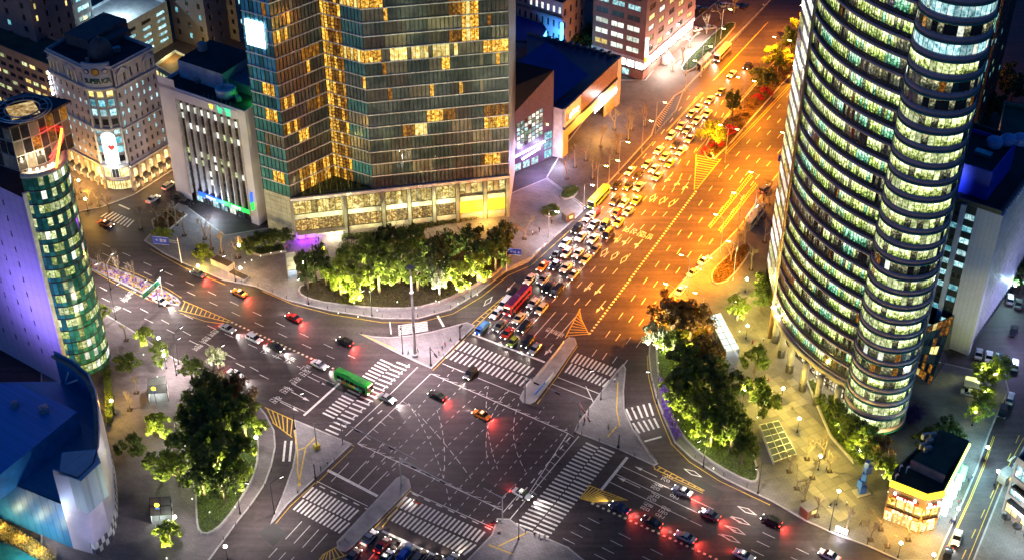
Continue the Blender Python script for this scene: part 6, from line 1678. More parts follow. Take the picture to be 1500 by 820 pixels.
for x, z, c, wd in ((-3.6, 1.2, (.85, .8, .8), 1.2), (-2.2, 1.15, (.7, .15, .05), 1.4), (-.2, 1.15, (.85, .25, .05), .9), (1.0, 1.2, (.75, .7, .1), 1.2), (2.2, 1.2, (.1, .5, .7), .9)):
    b = MB(); b.box((x, -1.26, z), (wd, .03, .6)); b.build("side_advert", mat("advert_%d" % int(x * 10 + 50), c, .5), T)
bus((758, 441), D1, "dark crimson coach with purple roof in the queue", PAINT['crimson'], PAINT['purple'], 11.5, power=500)
T = bus((877, 290), D1, "yellow-green city bus in the kerb lane queue", mat("bus_lime", (.25, .42, .03), .35), mat("bus_roof_lime", (.45, .5, .08), .5), 10.5, power=400)
bus((1058, 78), D1, "white and violet bus at the marked bus bay", mat("bus_white_violet", (.45, .36, .50), .4), mat("bus_roof_grey", (.32, .26, .26), .5), 10.8, power=1500)
def truck(px, head, label, cab, bedc):
    p = P(*px, .8); d = Vector(head); T = thing("truck", label, "truck", (p.x, p.y, 0), None, math.atan2(d.y, d.x)); ORG[T.name] = Vector()
    b = MB(); loft(b, [(.9, .85, .5, 1.95), (1.1, .88, .4, 2.0), (2.0, .88, .4, 1.9), (2.5, .84, .4, 1.2), (2.55, .8, .45, 1.0)]); b.build("cab", cab, T)
    b = MB(); b.box((-.9, 0, .78), (3.4, 1.75, .16)); b.box((-.9, .86, 1.05), (3.4, .05, .45)); b.box((-.9, -.86, 1.05), (3.4, .05, .45)); b.box((-2.58, 0, 1.05), (.05, 1.75, .45)); b.build("bed", bedc, T)
    b = MB(); b.box((-.7, .1, 1.25), (2.2, 1.3, .8)); b.box((-1.6, -.2, 1.2), (.9, 1.0, .6)); b.build("cargo", bedc, T)
    b = MB(); b.poly([(2.06, -.75, 1.85), (2.49, -.72, 1.2), (2.49, .72, 1.2), (2.06, .75, 1.85)]); b.build("windscreen", CARGLASS, T)
    for x in (1.7, -1.7):
        for s_ in (-1, 1): wheel_mesh(T, x, s_ * .75, .33)
    for s_ in (-1, 1): b = MB(); b.box((2.53, s_ * .62, .7), (.1, .25, .2)); b.build("headlight", HEAD, T)
    l = lamp("headlight_beam", 'SPOT', (2.7, 0, .8), 260, (1, .9, .7), None, .12, 75, .8, (1, 0, -.15)); l.parent = T
truck((706, 480), D1, "blue pick-up truck first in the kerb lane", PAINT['blue'], mat("truck_tarp", (.10, .35, .70), .7))
truck((594, 809), U1, "blue flatbed truck held at the near stop line", PAINT['white'], PAINT['blue'])
truck((871, 312), D1, "loaded red pick-up truck behind the lime bus", PAINT['white'], mat("red_cargo", (.40, .03, .02), .7))
p = P(1426, 563, 1); T = thing("box_van", "white box van parked under the lit trees", "van", (p.x, p.y, .14), None, R(-20)); ORG[T.name] = Vector()
b = MB(); b.box((-.6, 0, 1.5), (3.2, 1.8, 1.9)); b.build("box", PAINT['white'], T); b = MB(); loft(b, [(1.0, .85, .4, 1.9), (1.8, .85, .4, 1.85), (2.4, .8, .4, 1.1)]); b.build("cab", PAINT['white'], T)
b = MB(); b.box((-.3, 0, .45), (4.2, 1.6, .2)); b.build("chassis", DARKM, T); b = MB(); b.poly([(1.82, -.7, 1.8), (2.32, -.7, 1.15), (2.32, .7, 1.15), (1.82, .7, 1.8)]); b.build("windscreen", CARGLASS, T)
for x in (1.6, -1.4):
    for s_ in (-1, 1): wheel_mesh(T, x, s_ * .78, .33)

# ------------------------------------------------------------------ people
def person_mesh(name, stride):
    v = [(0, 0, .95), (0, 0, 1.2), (0, 0, 1.42), (.02, 0, 1.5), (.03, 0, 1.62), (.03, 0, 1.74),
         (0, .1, .9), (.12 * stride + .03, .1, .5), (.2 * stride - .05, .1, .08), (.2 * stride + .12, .1, .03), (0, -.1, .9), (-.1 * stride + .05, -.1, .5), (-.25 * stride - .02, -.1, .08), (-.25 * stride + .13, -.1, .03),
         (0, .2, 1.38), (-.1 * stride, .26, 1.1), (.04 - .05 * stride, .26, .85), (0, -.2, 1.38), (.08 * stride, -.26, 1.1), (.16 * stride, -.26, .86)]
    e = [(0, 1), (1, 2), (2, 3), (3, 4), (4, 5), (0, 6), (6, 7), (7, 8), (8, 9), (0, 10), (10, 11), (11, 12), (12, 13), (2, 14), (14, 15), (15, 16), (2, 17), (17, 18), (18, 19)]
    rad = [.15, .15, .16, .06, .095, .07, .095, .07, .05, .045, .095, .07, .05, .045, .07, .05, .035, .07, .05, .035]
    me = bpy.data.meshes.new(name); me.from_pydata(v, e, [])
    o = bpy.data.objects.new(name, me); C.objects.link(o)
    o.modifiers.new("skin", 'SKIN')
    sv = me.skin_vertices[0].data
    for k, r_ in enumerate(rad): sv[k].radius = (r_, r_)
    sv[0].use_root = True
    sb = o.modifiers.new("smooth", 'SUBSURF'); sb.levels = 1; sb.render_levels = 1
    dg = bpy.context.evaluated_depsgraph_get(); out = bpy.data.meshes.new_from_object(o.evaluated_get(dg))
    bpy.data.objects.remove(o)
    return out
SKIN = mat("skin", (.45, .28, .2), .6); HAIR = mat("hair", (.012, .01, .01), .6)
CLOTH = [mat("coat_black", (.015, .015, .017), .8), mat("coat_grey", (.12, .12, .13), .8), mat("coat_beige", (.38, .30, .2), .8), mat("coat_white", (.6, .6, .6), .8), mat("coat_blue", (.03, .06, .2), .8), mat("coat_red", (.35, .03, .03), .8)]
CNAME = ["black", "grey", "beige", "white", "blue", "red"]
JEANS = mat("dark_trousers", (.02, .022, .035), .8)
PM = []
for st in (1.0, .25):
    base = person_mesh("person", st)
    for c in CLOTH:
        m_ = base.copy(); m_.materials.clear()
        for q in (c, JEANS, SKIN, HAIR): m_.materials.append(q)
        for pl in m_.polygons:
            z = pl.center.z; x = pl.center.x
            pl.material_index = 1 if z < .9 and abs(pl.center.y) < .2 else (3 if z > 1.68 or (z > 1.52 and x < .0) else (2 if z > 1.46 or (z < .9 and abs(pl.center.y) >= .2) else 0))
        PM.append(m_)
def people(spots, where, group, z=.14):
    for i, px in enumerate(spots):
        k = random.randrange(6); st = random.random() < .6
        o = bpy.data.objects.new("person", PM[k + (0 if st else 6)]); C.objects.link(o)
        o.location = P(*px, z); o.rotation_euler = (0, 0, random.uniform(0, 6.28)); s_ = random.uniform(.95, 1.05); o.scale = (s_, s_, s_)
        tag(o, "person in a %s top %s %s" % (CNAME[k], "walking" if st else "standing", where), "person", group)
people([(1108, 300), (1112, 306), (1104, 312), (1100, 318), (1118, 296), (1096, 322), (1110, 318), (1090, 326), (1122, 288)], "at the plaza bus stop", "people at the plaza bus stop")
people([(463, 356), (467, 354), (471, 357), (498, 362), (503, 361), (420, 367), (425, 364)], "outside the hotel entrance", "people outside the hotel")
people([(1404, 738), (1407, 735), (1392, 766), (1395, 768), (1418, 706), (1424, 700)], "on the lit pavement by the corner shop house", "people by the shop house")
people([(770, 780), (783, 786), (790, 789), (827, 796), (798, 790)], "on the corner beside the near zebra stripes", "people at the near corner")
people([(891, 629), (598, 519), (612, 516)], "on the paved traffic island", "people on the traffic islands")
people([(257, 628), (244, 530), (240, 545), (259, 650), (258, 538)], "on the garden plaza paving", "people on the garden plaza")
people([(1038, 100), (1030, 106), (1112, 20), (1004, 112), (1118, 12)], "waiting by the bus bay railing", "people at the bus bay")
people([(1118, 500), (1128, 495), (1102, 505), (1150, 470)], "crossing the tower plaza", "people on the tower plaza")
people([(130, 285), (140, 292), (150, 290)], "on the shop pavement below the arches", "people by the arches")
people([(652, 508), (648, 512), (643, 520), (660, 500)], "waiting on the hotel-side island by the zebra", "people at the hotel-side zebra")
people([(850, 612), (856, 618), (862, 605), (900, 560), (904, 552), (470, 690), (480, 680), (436, 722)], "waiting on a paved island kerb", "people on the island kerbs")
people([(1190, 650), (1196, 655), (1160, 600), (1210, 690), (1125, 560), (1240, 740), (1260, 770)], "strolling over the slabs of the tower plaza", "people on the tower plaza slabs")
people([(790, 340), (780, 345), (808, 328), (760, 372), (700, 350), (640, 345)], "strolling on the hotel side pavement", "people on the hotel side pavement")
def scooter(px, head, label, beam):
    p = P(*px, .5); d = Vector(head); T = thing("motor_scooter", label, "scooter", (p.x, p.y, 0), None, math.atan2(d.y, d.x)); ORG[T.name] = Vector()
    for x in (-.6, .65): b = MB(); b.tube((x, -.06, .27), (x, .06, .27), .27, .27, 14); b.build("wheel", RUBBER, T)
    b = MB(); loft(b, [(-.75, .12, .45, .8), (-.4, .17, .35, .82), (.1, .14, .3, .5), (.5, .16, .35, .8), (.62, .08, .5, 1.0)]); b.build("body", PAINT['red'], T)
    b = MB(); b.box((-.35, 0, .86), (.6, .26, .1)); b.build("saddle", DARKM, T); b = MB(); b.tube((.5, -.32, 1.02), (.5, .32, 1.02), .025, .025, 6); b.tube((.66, 0, .3), (.5, 0, 1.02), .035, .035, 6); b.build("handlebar", STEEL, T)
    b = MB(); b.box((-.85, 0, 1.05), (.4, .4, .4)); b.build("delivery_box", DARKM, T); b = MB(); b.box((.66, 0, .85), (.06, .14, .12)); b.build("headlight", HEAD, T)
    b = MB(); b.box((-.78, 0, .72), (.06, .2, .1)); b.build("taillight", TAIL, T)
    l = lamp("scooter_beam", 'POINT', (beam * 1.1, 0, .7), 60, (1, .9, .8) if beam > 0 else (1, .05, .03), None, .1); l.parent = T
    r = bpy.data.objects.new("person", RIDER); C.objects.link(r); r.location = (p.x, p.y, 0); r.rotation_euler = T.rotation_euler; tag(r, "rider in dark clothes " + label.split(' ', 1)[1].replace("scooter", "on the scooter", 1) if False else "rider in dark clothes seated on the " + label, "person")
v = [(-.3, 0, .98), (-.25, 0, 1.2), (-.15, 0, 1.42), (-.1, 0, 1.52), (-.06, 0, 1.64), (-.05, 0, 1.74), (-.25, .12, .95), (.1, .16, .85), (.12, .15, .45), (.24, .15, .4), (-.25, -.12, .95), (.1, -.16, .85), (.12, -.15, .45), (.24, -.15, .4), (-.13, .2, 1.36), (.12, .28, 1.15), (.45, .26, 1.06), (-.13, -.2, 1.36), (.12, -.28, 1.15), (.45, -.26, 1.06)]
def rider_mesh():
    e = [(0, 1), (1, 2), (2, 3), (3, 4), (4, 5), (0, 6), (6, 7), (7, 8), (8, 9), (0, 10), (10, 11), (11, 12), (12, 13), (2, 14), (14, 15), (15, 16), (2, 17), (17, 18), (18, 19)]
    rad = [.15, .15, .16, .06, .12, .1, .1, .08, .055, .05, .1, .08, .055, .05, .07, .05, .04, .07, .05, .04]
    me = bpy.data.meshes.new("person"); me.from_pydata(v, e, []); o = bpy.data.objects.new("person", me); C.objects.link(o); o.modifiers.new("skin", 'SKIN')
    sv = me.skin_vertices[0].data
    for k, r_ in enumerate(rad): sv[k].radius = (r_, r_)
    sv[0].use_root = True; sb = o.modifiers.new("smooth", 'SUBSURF'); sb.levels = 1
    dg = bpy.context.evaluated_depsgraph_get(); out = bpy.data.meshes.new_from_object(o.evaluated_get(dg)); bpy.data.objects.remove(o)
    for q in (CLOTH[0], JEANS, SKIN, HAIR): out.materials.append(q)
    for pl in out.polygons: pl.material_index = 3 if pl.center.z > 1.54 else (1 if pl.center.z < .95 else 0)
    return out
RIDER = rider_mesh()
scooter((583, 797), U1, "red delivery scooter between the waiting cars", 1)
scooter((724, 766), az(60), "red scooter turning at the near zebra corner", -1)
scooter((610, 735), az(-60), "red scooter riding over the near zebra stripes", 1)
# ------------------------------------------------------------------ street lamps
SOD = (1, .30, .012); WARM = (1, .72, .32); WHT = (1, .86, .80); LIME = (.95, 1, .35); COOLW = (.8, .95, 1)
def lamp_proto(h, arm, twin, head_col, metal, drop=True):
    T = thing("street_lamp", "", "street lamp")
    b = MB(); b.lathe((0, 0, 0), [(.22, 0), (.22, .5), (.12, .6)], 10); b.tube((0, 0, .5), (0, 0, h - .6), .11, .07, 8); b.build("pole", metal, T)
    b = MB()
    for s_ in ((1, -1) if twin else (1,)):
        b.tube((0, 0, h - .7), (s_ * arm * .5, 0, h - .1), .05, .045, 6); b.tube((s_ * arm * .5, 0, h - .1), (s_ * arm, 0, h), .045, .04, 6)
    b.build("arm", metal, T)
    for s_ in ((1, -1) if twin else (1,)):
        b = MB(); b.box((s_ * (arm + .3), 0, h + .06), (.9, .34, .16)); hd = b.build("lamp_head", metal, T)
        b = MB(); b.box((s_ * (arm + .3), 0, h - .06), (.95, .40, .16) if drop else (.8, .26, .12)); b.build("lens", head_col, hd)
    return T
def globe_proto(h, head_col):
    T = thing("plaza_lamp", "", "plaza lamp")
    b = MB(); b.lathe((0, 0, 0), [(.25, 0), (.22, .35), (.08, .45)], 10); b.tube((0, 0, .4), (0, 0, h - .2), .07, .05, 8); b.build("pole", DARKM, T)
    b = MB(); b.lathe((0, 0, h), [(.1, -.25), (.32, -.1), (.38, .12), (.26, .34), (.05, .4)], 12); b.build("globe", head_col, T, True)
    return T
LP = {'sod': lamp_proto(12, 2.2, False, glow("sodium_lens", (1, .62, .12), 60), STEEL), 'sod2': lamp_proto(12.5, 2.4, True, MATS["sodium_lens"], STEEL), 'wht': lamp_proto(9.5, 2.2, False, glow("white_lens", (1, .95, .85), 40), STEEL), 'dark': lamp_proto(10.0, 2.4, True, glow("led_lens", (1, .95, .88), 10), DARKM, False),
      'led': lamp_proto(10.0, 2.4, False, MATS["led_lens"], DARKM, False), 'glb': globe_proto(4.2, glow("globe_lime", (1, .95, .45), 45)), 'glw': globe_proto(4.2, glow("globe_white", (1, .97, .9), 45))}
for o in LP.values(): freeze(o)
HGT = {'sod': (12, 2.5), 'sod2': (12.5, 2.7), 'wht': (9.5, 2.5), 'dark': (10, 2.7), 'led': (10, 2.7), 'glb': (4.2, 0), 'glw': (4.2, 0)}
def street_lamp(px, kind, face, power, col, label, group, cone=160, z=.14, base=False):
    """px: where the lamp head shows"""
    h, arm = HGT[kind]; p = P(*px, h + z); d = Vector(face).normalized() if face is not None else Vector((1, 0, 0))
    base = P(*px, z) if base else Vector((p.x, p.y, z)) - d * arm
    T = copy_tree(LP[kind]); T.location = base; T.rotation_euler = (0, 0, math.atan2(d.y, d.x)); tag(T, label, None, group)
    if power:
        for s_ in ((1, -1) if kind in ('sod2', 'dark') else (1,)):
            if arm: l = lamp("lamp_light", 'SPOT', (s_ * arm, 0, h - .25), power, col, None, .3, cone, .9 if kind not in ('sod', 'sod2') else 1.0, (0, 0, -1) if kind not in ('sod', 'sod2') else (s_ * 1.1, 0, -1))
            else: l = lamp("lamp_light", 'POINT', (0, 0, h + .75), power, col, None, .3)
            l.parent = T
    return T
SG = "sodium street lamps along the avenue"
right = Vector((U1.y, -U1.x, 0))
ls = "steel street lamp with a sodium head on the avenue's pavement"
for px in ((1041, 68), (1060, 42), (954, 177), (974, 150), (905, 235), (920, 208), (1018, 89), (1070, 14), (888, 243)):
    street_lamp(px, 'sod', right, 24000, SOD, ls, SG)
for px in ((1048, 314), (1100, 252), (998, 373), (1146, 194), (1018, 428), (1067, 353), (975, 415), (1075, 282)):  # some posts added to spread the orange light over the road
    street_lamp(px, 'sod', -right, 38000, SOD, "steel street lamp with a sodium head at the tower plaza kerb", "sodium lamps at the plaza kerb")
for px in ((1081, 113), (1055, 183), (1134, 54), (1175, 8)):
    street_lamp(px, 'sod2', -right, 36000, SOD, "twin-arm street lamp standing on the planted avenue median", "twin lamps on the avenue median", z=.3)
for px, pw in (((868, 271), 5200), ((816, 310), 4200)):
    street_lamp(px, 'wht', right, pw, (.95, .88, 1), "steel street lamp with a white head at the queue's kerb", "white lamps at the queue kerb")
# dark-armed LED lamps over the cross road
DG = "dark twin-arm lamps along the cross road"
for px, pw in (((164, 372), 3000), ((236, 396), 3400), ((262, 495), 3000), ((118, 420), 2600)):
    street_lamp(px, 'dark', az(35), pw, WHT, "dark twin-arm lamp over the cross road's lanes", DG)
for px, pw, f in (((432, 628), 3000, az(60)), ((402, 752), 3200, az(60)), ((352, 752), 3000, az(100)), ((452, 446), 3600, az(215)), ((545, 463), 3400, az(215)), ((345, 412), 3000, az(215)), ((962, 590), 3000, az(270)), ((1030, 684), 3000, az(225)), ((1110, 722), 3400, az(215)), ((1215, 776), 3200, az(215)), ((760, 790), 3000, az(20)), ((690, 435), 3000, az(150)), ((262, 533), 3400, az(35)), ((170, 468), 3000, az(35)), ((322, 560), 3000, az(35)), ((880, 585), 2600, az(250)), ((590, 518), 2600, az(180))):
    street_lamp(px, 'led', f, pw * .75, WHT, "dark street lamp on the kerb of the junction", "dark lamps around the junction", base=True)
PG = "globe lamps on the tower plaza"
for px, pw in (((1094, 409), 1500), ((1095, 477), 1600), ((1079, 442), 1300), ((1147, 569), 1300), ((1171, 613), 1300), ((1202, 668), 1300), ((1229, 719), 1200), ((1261, 659), 1000), ((1090, 573), 1300), ((1150, 470), 1200)):
    street_lamp(px, 'glb', None, pw * 1.7, (1, .76, .13), "yellow globe lamp on a black post on the tower plaza", PG)
for px, pw in (((1439, 540), 1700), ((1458, 547), 1500), ((1443, 574), 1500), ((1429, 603), 1500)):
    street_lamp(px, 'glb', None, pw, (.9, 1, .25), "lime globe lamp among the drop-off bay trees", "globe lamps at the drop-off bay")
for px, pw in (((1447, 655), 2400), ((1404, 745), 1000), ((1462, 690), 900), ((1487, 418), 2400), ((1478, 416), 1600)):  # includes globes added to brighten the dark yard
    street_lamp(px, 'glw', None, pw * 1.1, (.45, .9, 1), "cool white globe lamp by the narrow side street", "white globe lamps by the side street")
for px, pw, c in (((163, 587), 1700, (1, .6, .08)), ((352, 393), 1500, (1, .5, .06)), ((445, 385), 900, WARM), ((150, 258), 2200, (1, .55, .08)), ((115, 265), 1800, (1, .5, .05)), ((125, 292), 2200, (1, .5, .06)), ((1368, 812), 1500, (1, .6, .1)), ((1320, 795), 1500, (1, .55, .08)), ((350, 360), 600, (1, .5, .1)), ((290, 390), 900, (1, .5, .06))):
    street_lamp(px, 'glb', None, pw, c, "amber globe lamp on a short black post", "amber globe lamps on the pavements")
for px, pw in (((252, 645), 900), ((256, 757), 800), ((375, 640), 700), ((240, 520), 500), ((330, 800), 700), ((232, 495), 350)):
    street_lamp(px, 'glw', None, pw, (1, .97, .88), "white globe lamp on the garden plaza", "white globe lamps on the garden plaza")
for o in LP.values():
    for ch in list(o.children):
        for g2 in list(ch.children): bpy.data.objects.remove(g2)
        bpy.data.objects.remove(ch)
    bpy.data.objects.remove(o)

# ------------------------------------------------------------------ trees
def crown_mesh(name, n, leaf, m, rx=1., rz=1., clumps=16, seed=0, openness=.35):
    rg = random.Random(seed); b = MB(); cl = []
    for i in range(clumps):
        a = rg.uniform(0, 6.283); e = rg.uniform(-.5, 1.2); r_ = rg.uniform(.35, 1.0)
        cl.append((Vector((rx * r_ * math.cos(a) * math.cos(e), rx * r_ * math.sin(a) * math.cos(e), rz * r_ * math.sin(e))), rg.uniform(.12, .30)))
    for i in range(n):
        c, cr = cl[rg.randrange(clumps)]
        d = Vector((rg.gauss(0, 1), rg.gauss(0, 1), rg.gauss(0, 1))); d.normalize(); p = c + d * cr * (rg.random() ** .4)
        nrm = (d + Vector((rg.gauss(0, .6), rg.gauss(0, .6), rg.gauss(0, .6) + .4))).normalized(); x = nrm.orthogonal().normalized(); y = nrm.cross(x)
        t = rg.uniform(0, 6.28); x, y = x * math.cos(t) + y * math.sin(t), y * math.cos(t) - x * math.sin(t)
        s_ = leaf * rg.uniform(.6, 1.3)
        b.poly([p - x * s_, p - y * s_ * .55, p + x * s_, p + y * s_ * .55])
    me = bpy.data.meshes.new(name); me.from_pydata(b.v, [], b.f); me.materials.append(m); return me
def trunk_mesh(h, r_, seed, limbs=6, spread=.5):
    rg = random.Random(seed); b = MB(); b.tube((0, 0, 0), (0, 0, h * .55), r_, r_ * .7, 8)
    for i in range(limbs):
        a = 6.283 * i / limbs + rg.uniform(-.4, .4); z0 = h * rg.uniform(.35, .55); e = Vector((math.cos(a) * spread, math.sin(a) * spread, h * rg.uniform(.85, 1.1)))
        mid = Vector((e.x * .4, e.y * .4, (z0 + e.z) / 2)); b.tube((0, 0, z0), mid, r_ * .5, r_ * .32, 5, False); b.tube(mid, e, r_ * .32, r_ * .08, 5, False)
    me = bpy.data.meshes.new("trunk"); me.from_pydata(b.v, [], b.f); me.materials.append(BARK); return me
BARK = mat("bark", (.10, .075, .055), .85, var=.4, scale=3)
LEAF = {'dark': leafmat("leaf_dark", (.025, .045, .010), (.07, .10, .020)), 'mid': leafmat("leaf_mid", (.07, .11, .012), (.16, .21, .03)), 'lime': leafmat("leaf_lime", (.12, .17, .014), (.26, .32, .04)), 'brown': leafmat("leaf_bronze", (.09, .05, .014), (.20, .12, .03)), 'pale': leafmat("leaf_pale", (.16, .18, .10), (.34, .36, .22)), 'red': leafmat("leaf_azalea", (.25, .004, .02), (.5, .015, .05)), 'violet': leafmat("leaf_violet", (.04, .02, .10), (.16, .08, .30))}
CROWN = {}
for k, m_ in LEAF.items():
    for sd in range(2): CROWN[(k, sd)] = crown_mesh("crown", 3000 if k not in ('red', 'violet') else 900, .078 if k not in ('red', 'violet') else .12, m_, 1, .95, 40, sd * 11 + len(k))
TRUNK = [trunk_mesh(1., .035, s_, 6, .35) for s_ in range(3)]
def tree(px, kind, h, wd, label, group, z=.5, light=None, cz=.62, name="tree"):
    base = P(*px, z); T = thing(name, label, "tree" if name == "tree" else "shrub", base, group); ORG[T.name] = Vector()
    t = bpy.data.objects.new("trunk", TRUNK[random.randrange(3)]); C.objects.link(t); t.parent = T; t.scale = (h, h, h * .9); t.rotation_euler = (0, 0, random.uniform(0, 6))
    c = bpy.data.objects.new("crown", CROWN[(kind, random.randrange(2))]); C.objects.link(c); c.parent = T; c.location = (0, 0, h * (cz - .06)); c.scale = (wd * .6, wd * .6 * random.uniform(.9, 1.1), h * .5); c.rotation_euler = (0, 0, random.uniform(0, 6.28))
    if light:
        l = lamp("tree_uplight", 'SPOT', (random.uniform(-.6, .6), -wd * .85, .5), light[0] * 13.0, light[1], None, .25, 100, .7, (0, .75, .7)); l.parent = T  # some uplights are added to brighten crowns that stay dark
        fx = MB(); fx.lathe((0, -wd * .87, 0), [(.1, 0), (.13, .2), (.09, .24)], 8); fx.build("uplight", glow("uplight_lens", (1, 1, .8), 3), T)
    return T
YL = (1, .95, .35); WL = (1, 1, .85)
hg = "trees of the hotel garden"
for px, k, h, wd, li in (((500, 432), 'lime', 11, 9, (1500, YL)), ((528, 440), 'lime', 10, 8, (5200, YL, 2.5)), ((556, 428), 'mid', 12, 9, (700, YL)), ((585, 415), 'mid', 13, 9.5, (500, YL)), ((545, 402), 'mid', 12, 9, (500, YL)), ((612, 425), 'mid', 12, 9, (600, YL)), ((640, 418), 'dark', 12, 8, (500, WL)), ((672, 425), 'lime', 9, 7, (3200, YL, 2)), ((700, 412), 'lime', 9, 7, (1500, YL)), ((726, 398), 'mid', 10, 7.5, None), ((690, 385), 'dark', 12, 8, None), ((650, 392), 'dark', 12, 8, None), ((600, 390), 'mid', 13, 9, None), ((520, 410), 'mid', 12, 9, None), ((736, 378), 'dark', 11, 7, None), ((570, 385), 'dark', 12, 8, None), ((560, 400), 'mid', 13, 9, None)):
    tree(px, k, h, wd, ("leafy tree glowing yellow-green above an uplight in the hotel garden" if li else "broad leafy tree in the hotel garden bed"), hg, .9, li)
tree((644, 432), 'pale', 9, 3.6, "pale narrow conifer among the hotel garden trees", None, .9, (260, WL), .55)
for px in ((452, 424), (463, 410), (478, 418), (447, 408), (470, 398)): tree(px, 'dark', 8.5, 4.2, "thin young tree beside the hotel forecourt", "young trees at the hotel forecourt", .9, None, .7)
for px in ((385, 362), (400, 358), (415, 356), (372, 368), (362, 372)): tree(px, 'dark', 4.6, 5, "low dark tree in the bed by the hotel door", "low trees by the hotel door", .7, (60, (1, .7, .2), .6))
wg = "trees of the west garden"
for px, k, h, wd, li in (((292, 690), 'mid', 13, 10, (900, YL)), ((318, 705), 'mid', 13, 11, (900, YL)), ((335, 668), 'mid', 14, 11, (500, YL)), ((300, 645), 'mid', 14, 11, (700, YL)), ((330, 632), 'mid', 14, 10, (500, YL)), ((352, 690), 'lime', 11, 8, (2200, YL, 3)), ((362, 650), 'mid', 12, 9, (1100, YL, 4)), ((310, 610), 'mid', 13, 10, None), ((345, 610), 'brown', 12, 9, None), ((300, 725), 'dark', 11, 8, None), ((330, 735), 'dark', 9, 7, None), ((350, 718), 'lime', 8, 6, (800, YL, 1.2)), ((285, 665), 'dark', 12, 8, None)):
    tree(px, k, h, wd, ("leafy tree lit yellow-green from below in the west garden" if li else "tall leafy tree in the west garden"), wg, .6, li)
eg = "trees of the east garden"
for px, k, h, wd, li in (((985, 490), 'brown', 12, 11, None), ((1010, 500), 'brown', 12, 10, (900, (1, .6, .1), 5)), ((962, 512), 'pale', 8, 6, (2400, WL, 2)), ((985, 525), 'lime', 9, 7, (1000, WL, 1.5)), ((1000, 560), 'mid', 11, 10, (700, YL)), ((1030, 548), 'brown', 11, 8, None), ((1015, 590), 'mid', 12, 10, None), ((1040, 585), 'dark', 12, 9, (300, (1, .7, .2))), ((1050, 625), 'mid', 12, 9, None), ((1020, 630), 'lime', 9, 7.5, (1700, YL, 1.5)), ((1040, 655), 'lime', 9, 8, (1300, YL, 1.5)), ((1070, 660), 'mid', 11, 8, None), ((1085, 680), 'mid', 9, 6, None), ((1062, 600), 'dark', 11, 8, None), ((990, 590), 'mid', 9, 7, (600, YL, 1.2)), ((1000, 610), 'lime', 7, 6, (500, YL, 1.2))):
    tree(px, k, h, wd, ("garden tree glaring white-green" if li and li[1] == WL else "garden tree lit yellow-green from below, east garden" if li else ("bronze-leaved tree in the east garden" if k == 'brown' else "dark leafy tree in the east garden")), eg, .6, li)
pg = "small trees on the paving"
for px, k, h, wd, li in (((150, 475), 'lime', 5.5, 4.2, (300, WL, 2)), ((190, 545), 'mid', 6, 5.5, None), ((215, 505), 'lime', 5.5, 4.5, (500, YL, 2)), ((236, 535), 'mid', 7, 5, (160, WL, 3)), ((283, 560), 'dark', 8, 5, None), ((235, 640), 'lime', 7, 6, (900, YL, 2)), ((240, 700), 'mid', 8, 7.5, (400, YL, 3)), ((195, 668), 'mid', 6, 6, None), ((250, 795), 'lime', 6, 5, (800, YL, 1.5)), ((320, 540), 'pale', 7, 4, (400, WL, 2)), ((262, 712), 'mid', 8, 6, None)):
    tree(px, k, h, wd, ("small tree lit from below on the garden plaza paving" if li else "small leafy tree on the garden plaza paving"), pg, .14, li)
for px, k, h, wd, li in (((1105, 590), 'mid', 8, 6, (500, LIME, 3)), ((1118, 612), 'mid', 8, 6, None), ((1105, 545), 'mid', 8, 6, None), ((1080, 470), 'lime', 8, 5, (600, LIME, 3)), ((1115, 455), 'mid', 8, 5, None), ((1120, 430), 'mid', 7, 5, None)):
    tree(px, k, h, wd, "young leafy tree on the tower plaza", "young trees on the tower plaza", .14, li)
for px, k, h, wd, li in (((1222, 618), 'mid', 6, 5, (300, LIME, 1)), ((1240, 640), 'mid', 7, 6, None), ((1262, 660), 'lime', 7, 7, (1100, LIME, 2)), ((1285, 672), 'brown', 6, 6, (500, (1, .6, .1), 2)), ((1270, 690), 'mid', 7, 6, None), ((1295, 700), 'lime', 6, 5, (700, LIME, 1)), ((1255, 650), 'dark', 7, 6, None), ((1212, 602), 'mid', 5, 5, None)):
    tree(px, k, h, wd, "bushy tree at the foot of the round office tower", "bushy trees at the tower foot", .3, li)
for px in ((1440, 560), (1455, 565), (1440, 598), (1430, 620), (1462, 552)): tree(px, 'lime', 6, 5.5, "bright lime tree around the drop-off bay lamps", "lime trees at the drop-off bay", .3, None)
for px, k, h, wd in (((1368, 650), 'dark', 6, 5), ((1385, 640), 'dark', 6, 5), ((1352, 655), 'dark', 5, 5), ((1395, 652), 'dark', 5, 5)): tree(px, k, h, wd, "dark tree behind the corner shop house", "dark trees behind the shop house", .2)
mg = "trees on the avenue median"
for px, k, h, wd in (((1042, 215), 'lime', 9, 8), ((1118, 130), 'mid', 8, 8), ((1140, 105), 'lime', 9, 9), ((1158, 82), 'lime', 10, 9), ((1175, 60), 'lime', 10, 9), ((1072, 172), 'dark', 10, 4.5)):
    tree(px, k, h, wd, "median tree lit golden by the avenue lamps" if k != 'dark' else "narrow dark tree on the avenue median", mg if k != 'dark' else None, .3, (500, (1, .8, .1), 4) if px == (1042, 215) else None)
def shrub(px, kind, wd, h, label, group, z=.3):
    o = bpy.data.objects.new("shrub", CROWN[(kind, 0)]); C.objects.link(o); o.location = P(*px, z) + Vector((0, 0, h * .4)); o.scale = (wd / 2, wd / 2, h * .6); o.rotation_euler = (0, 0, random.uniform(0, 6)); tag(o, label, "shrub", group); return o
for px, wd in (((1071, 193), 5), ((1062, 203), 3), ((1050, 213), 5), ((1122, 137), 5), ((1110, 146), 4), ((1166, 92), 5), ((1032, 224), 3)): shrub(px, 'red', wd, 2.2, "round red azalea shrub on the avenue median", "azaleas on the avenue median")
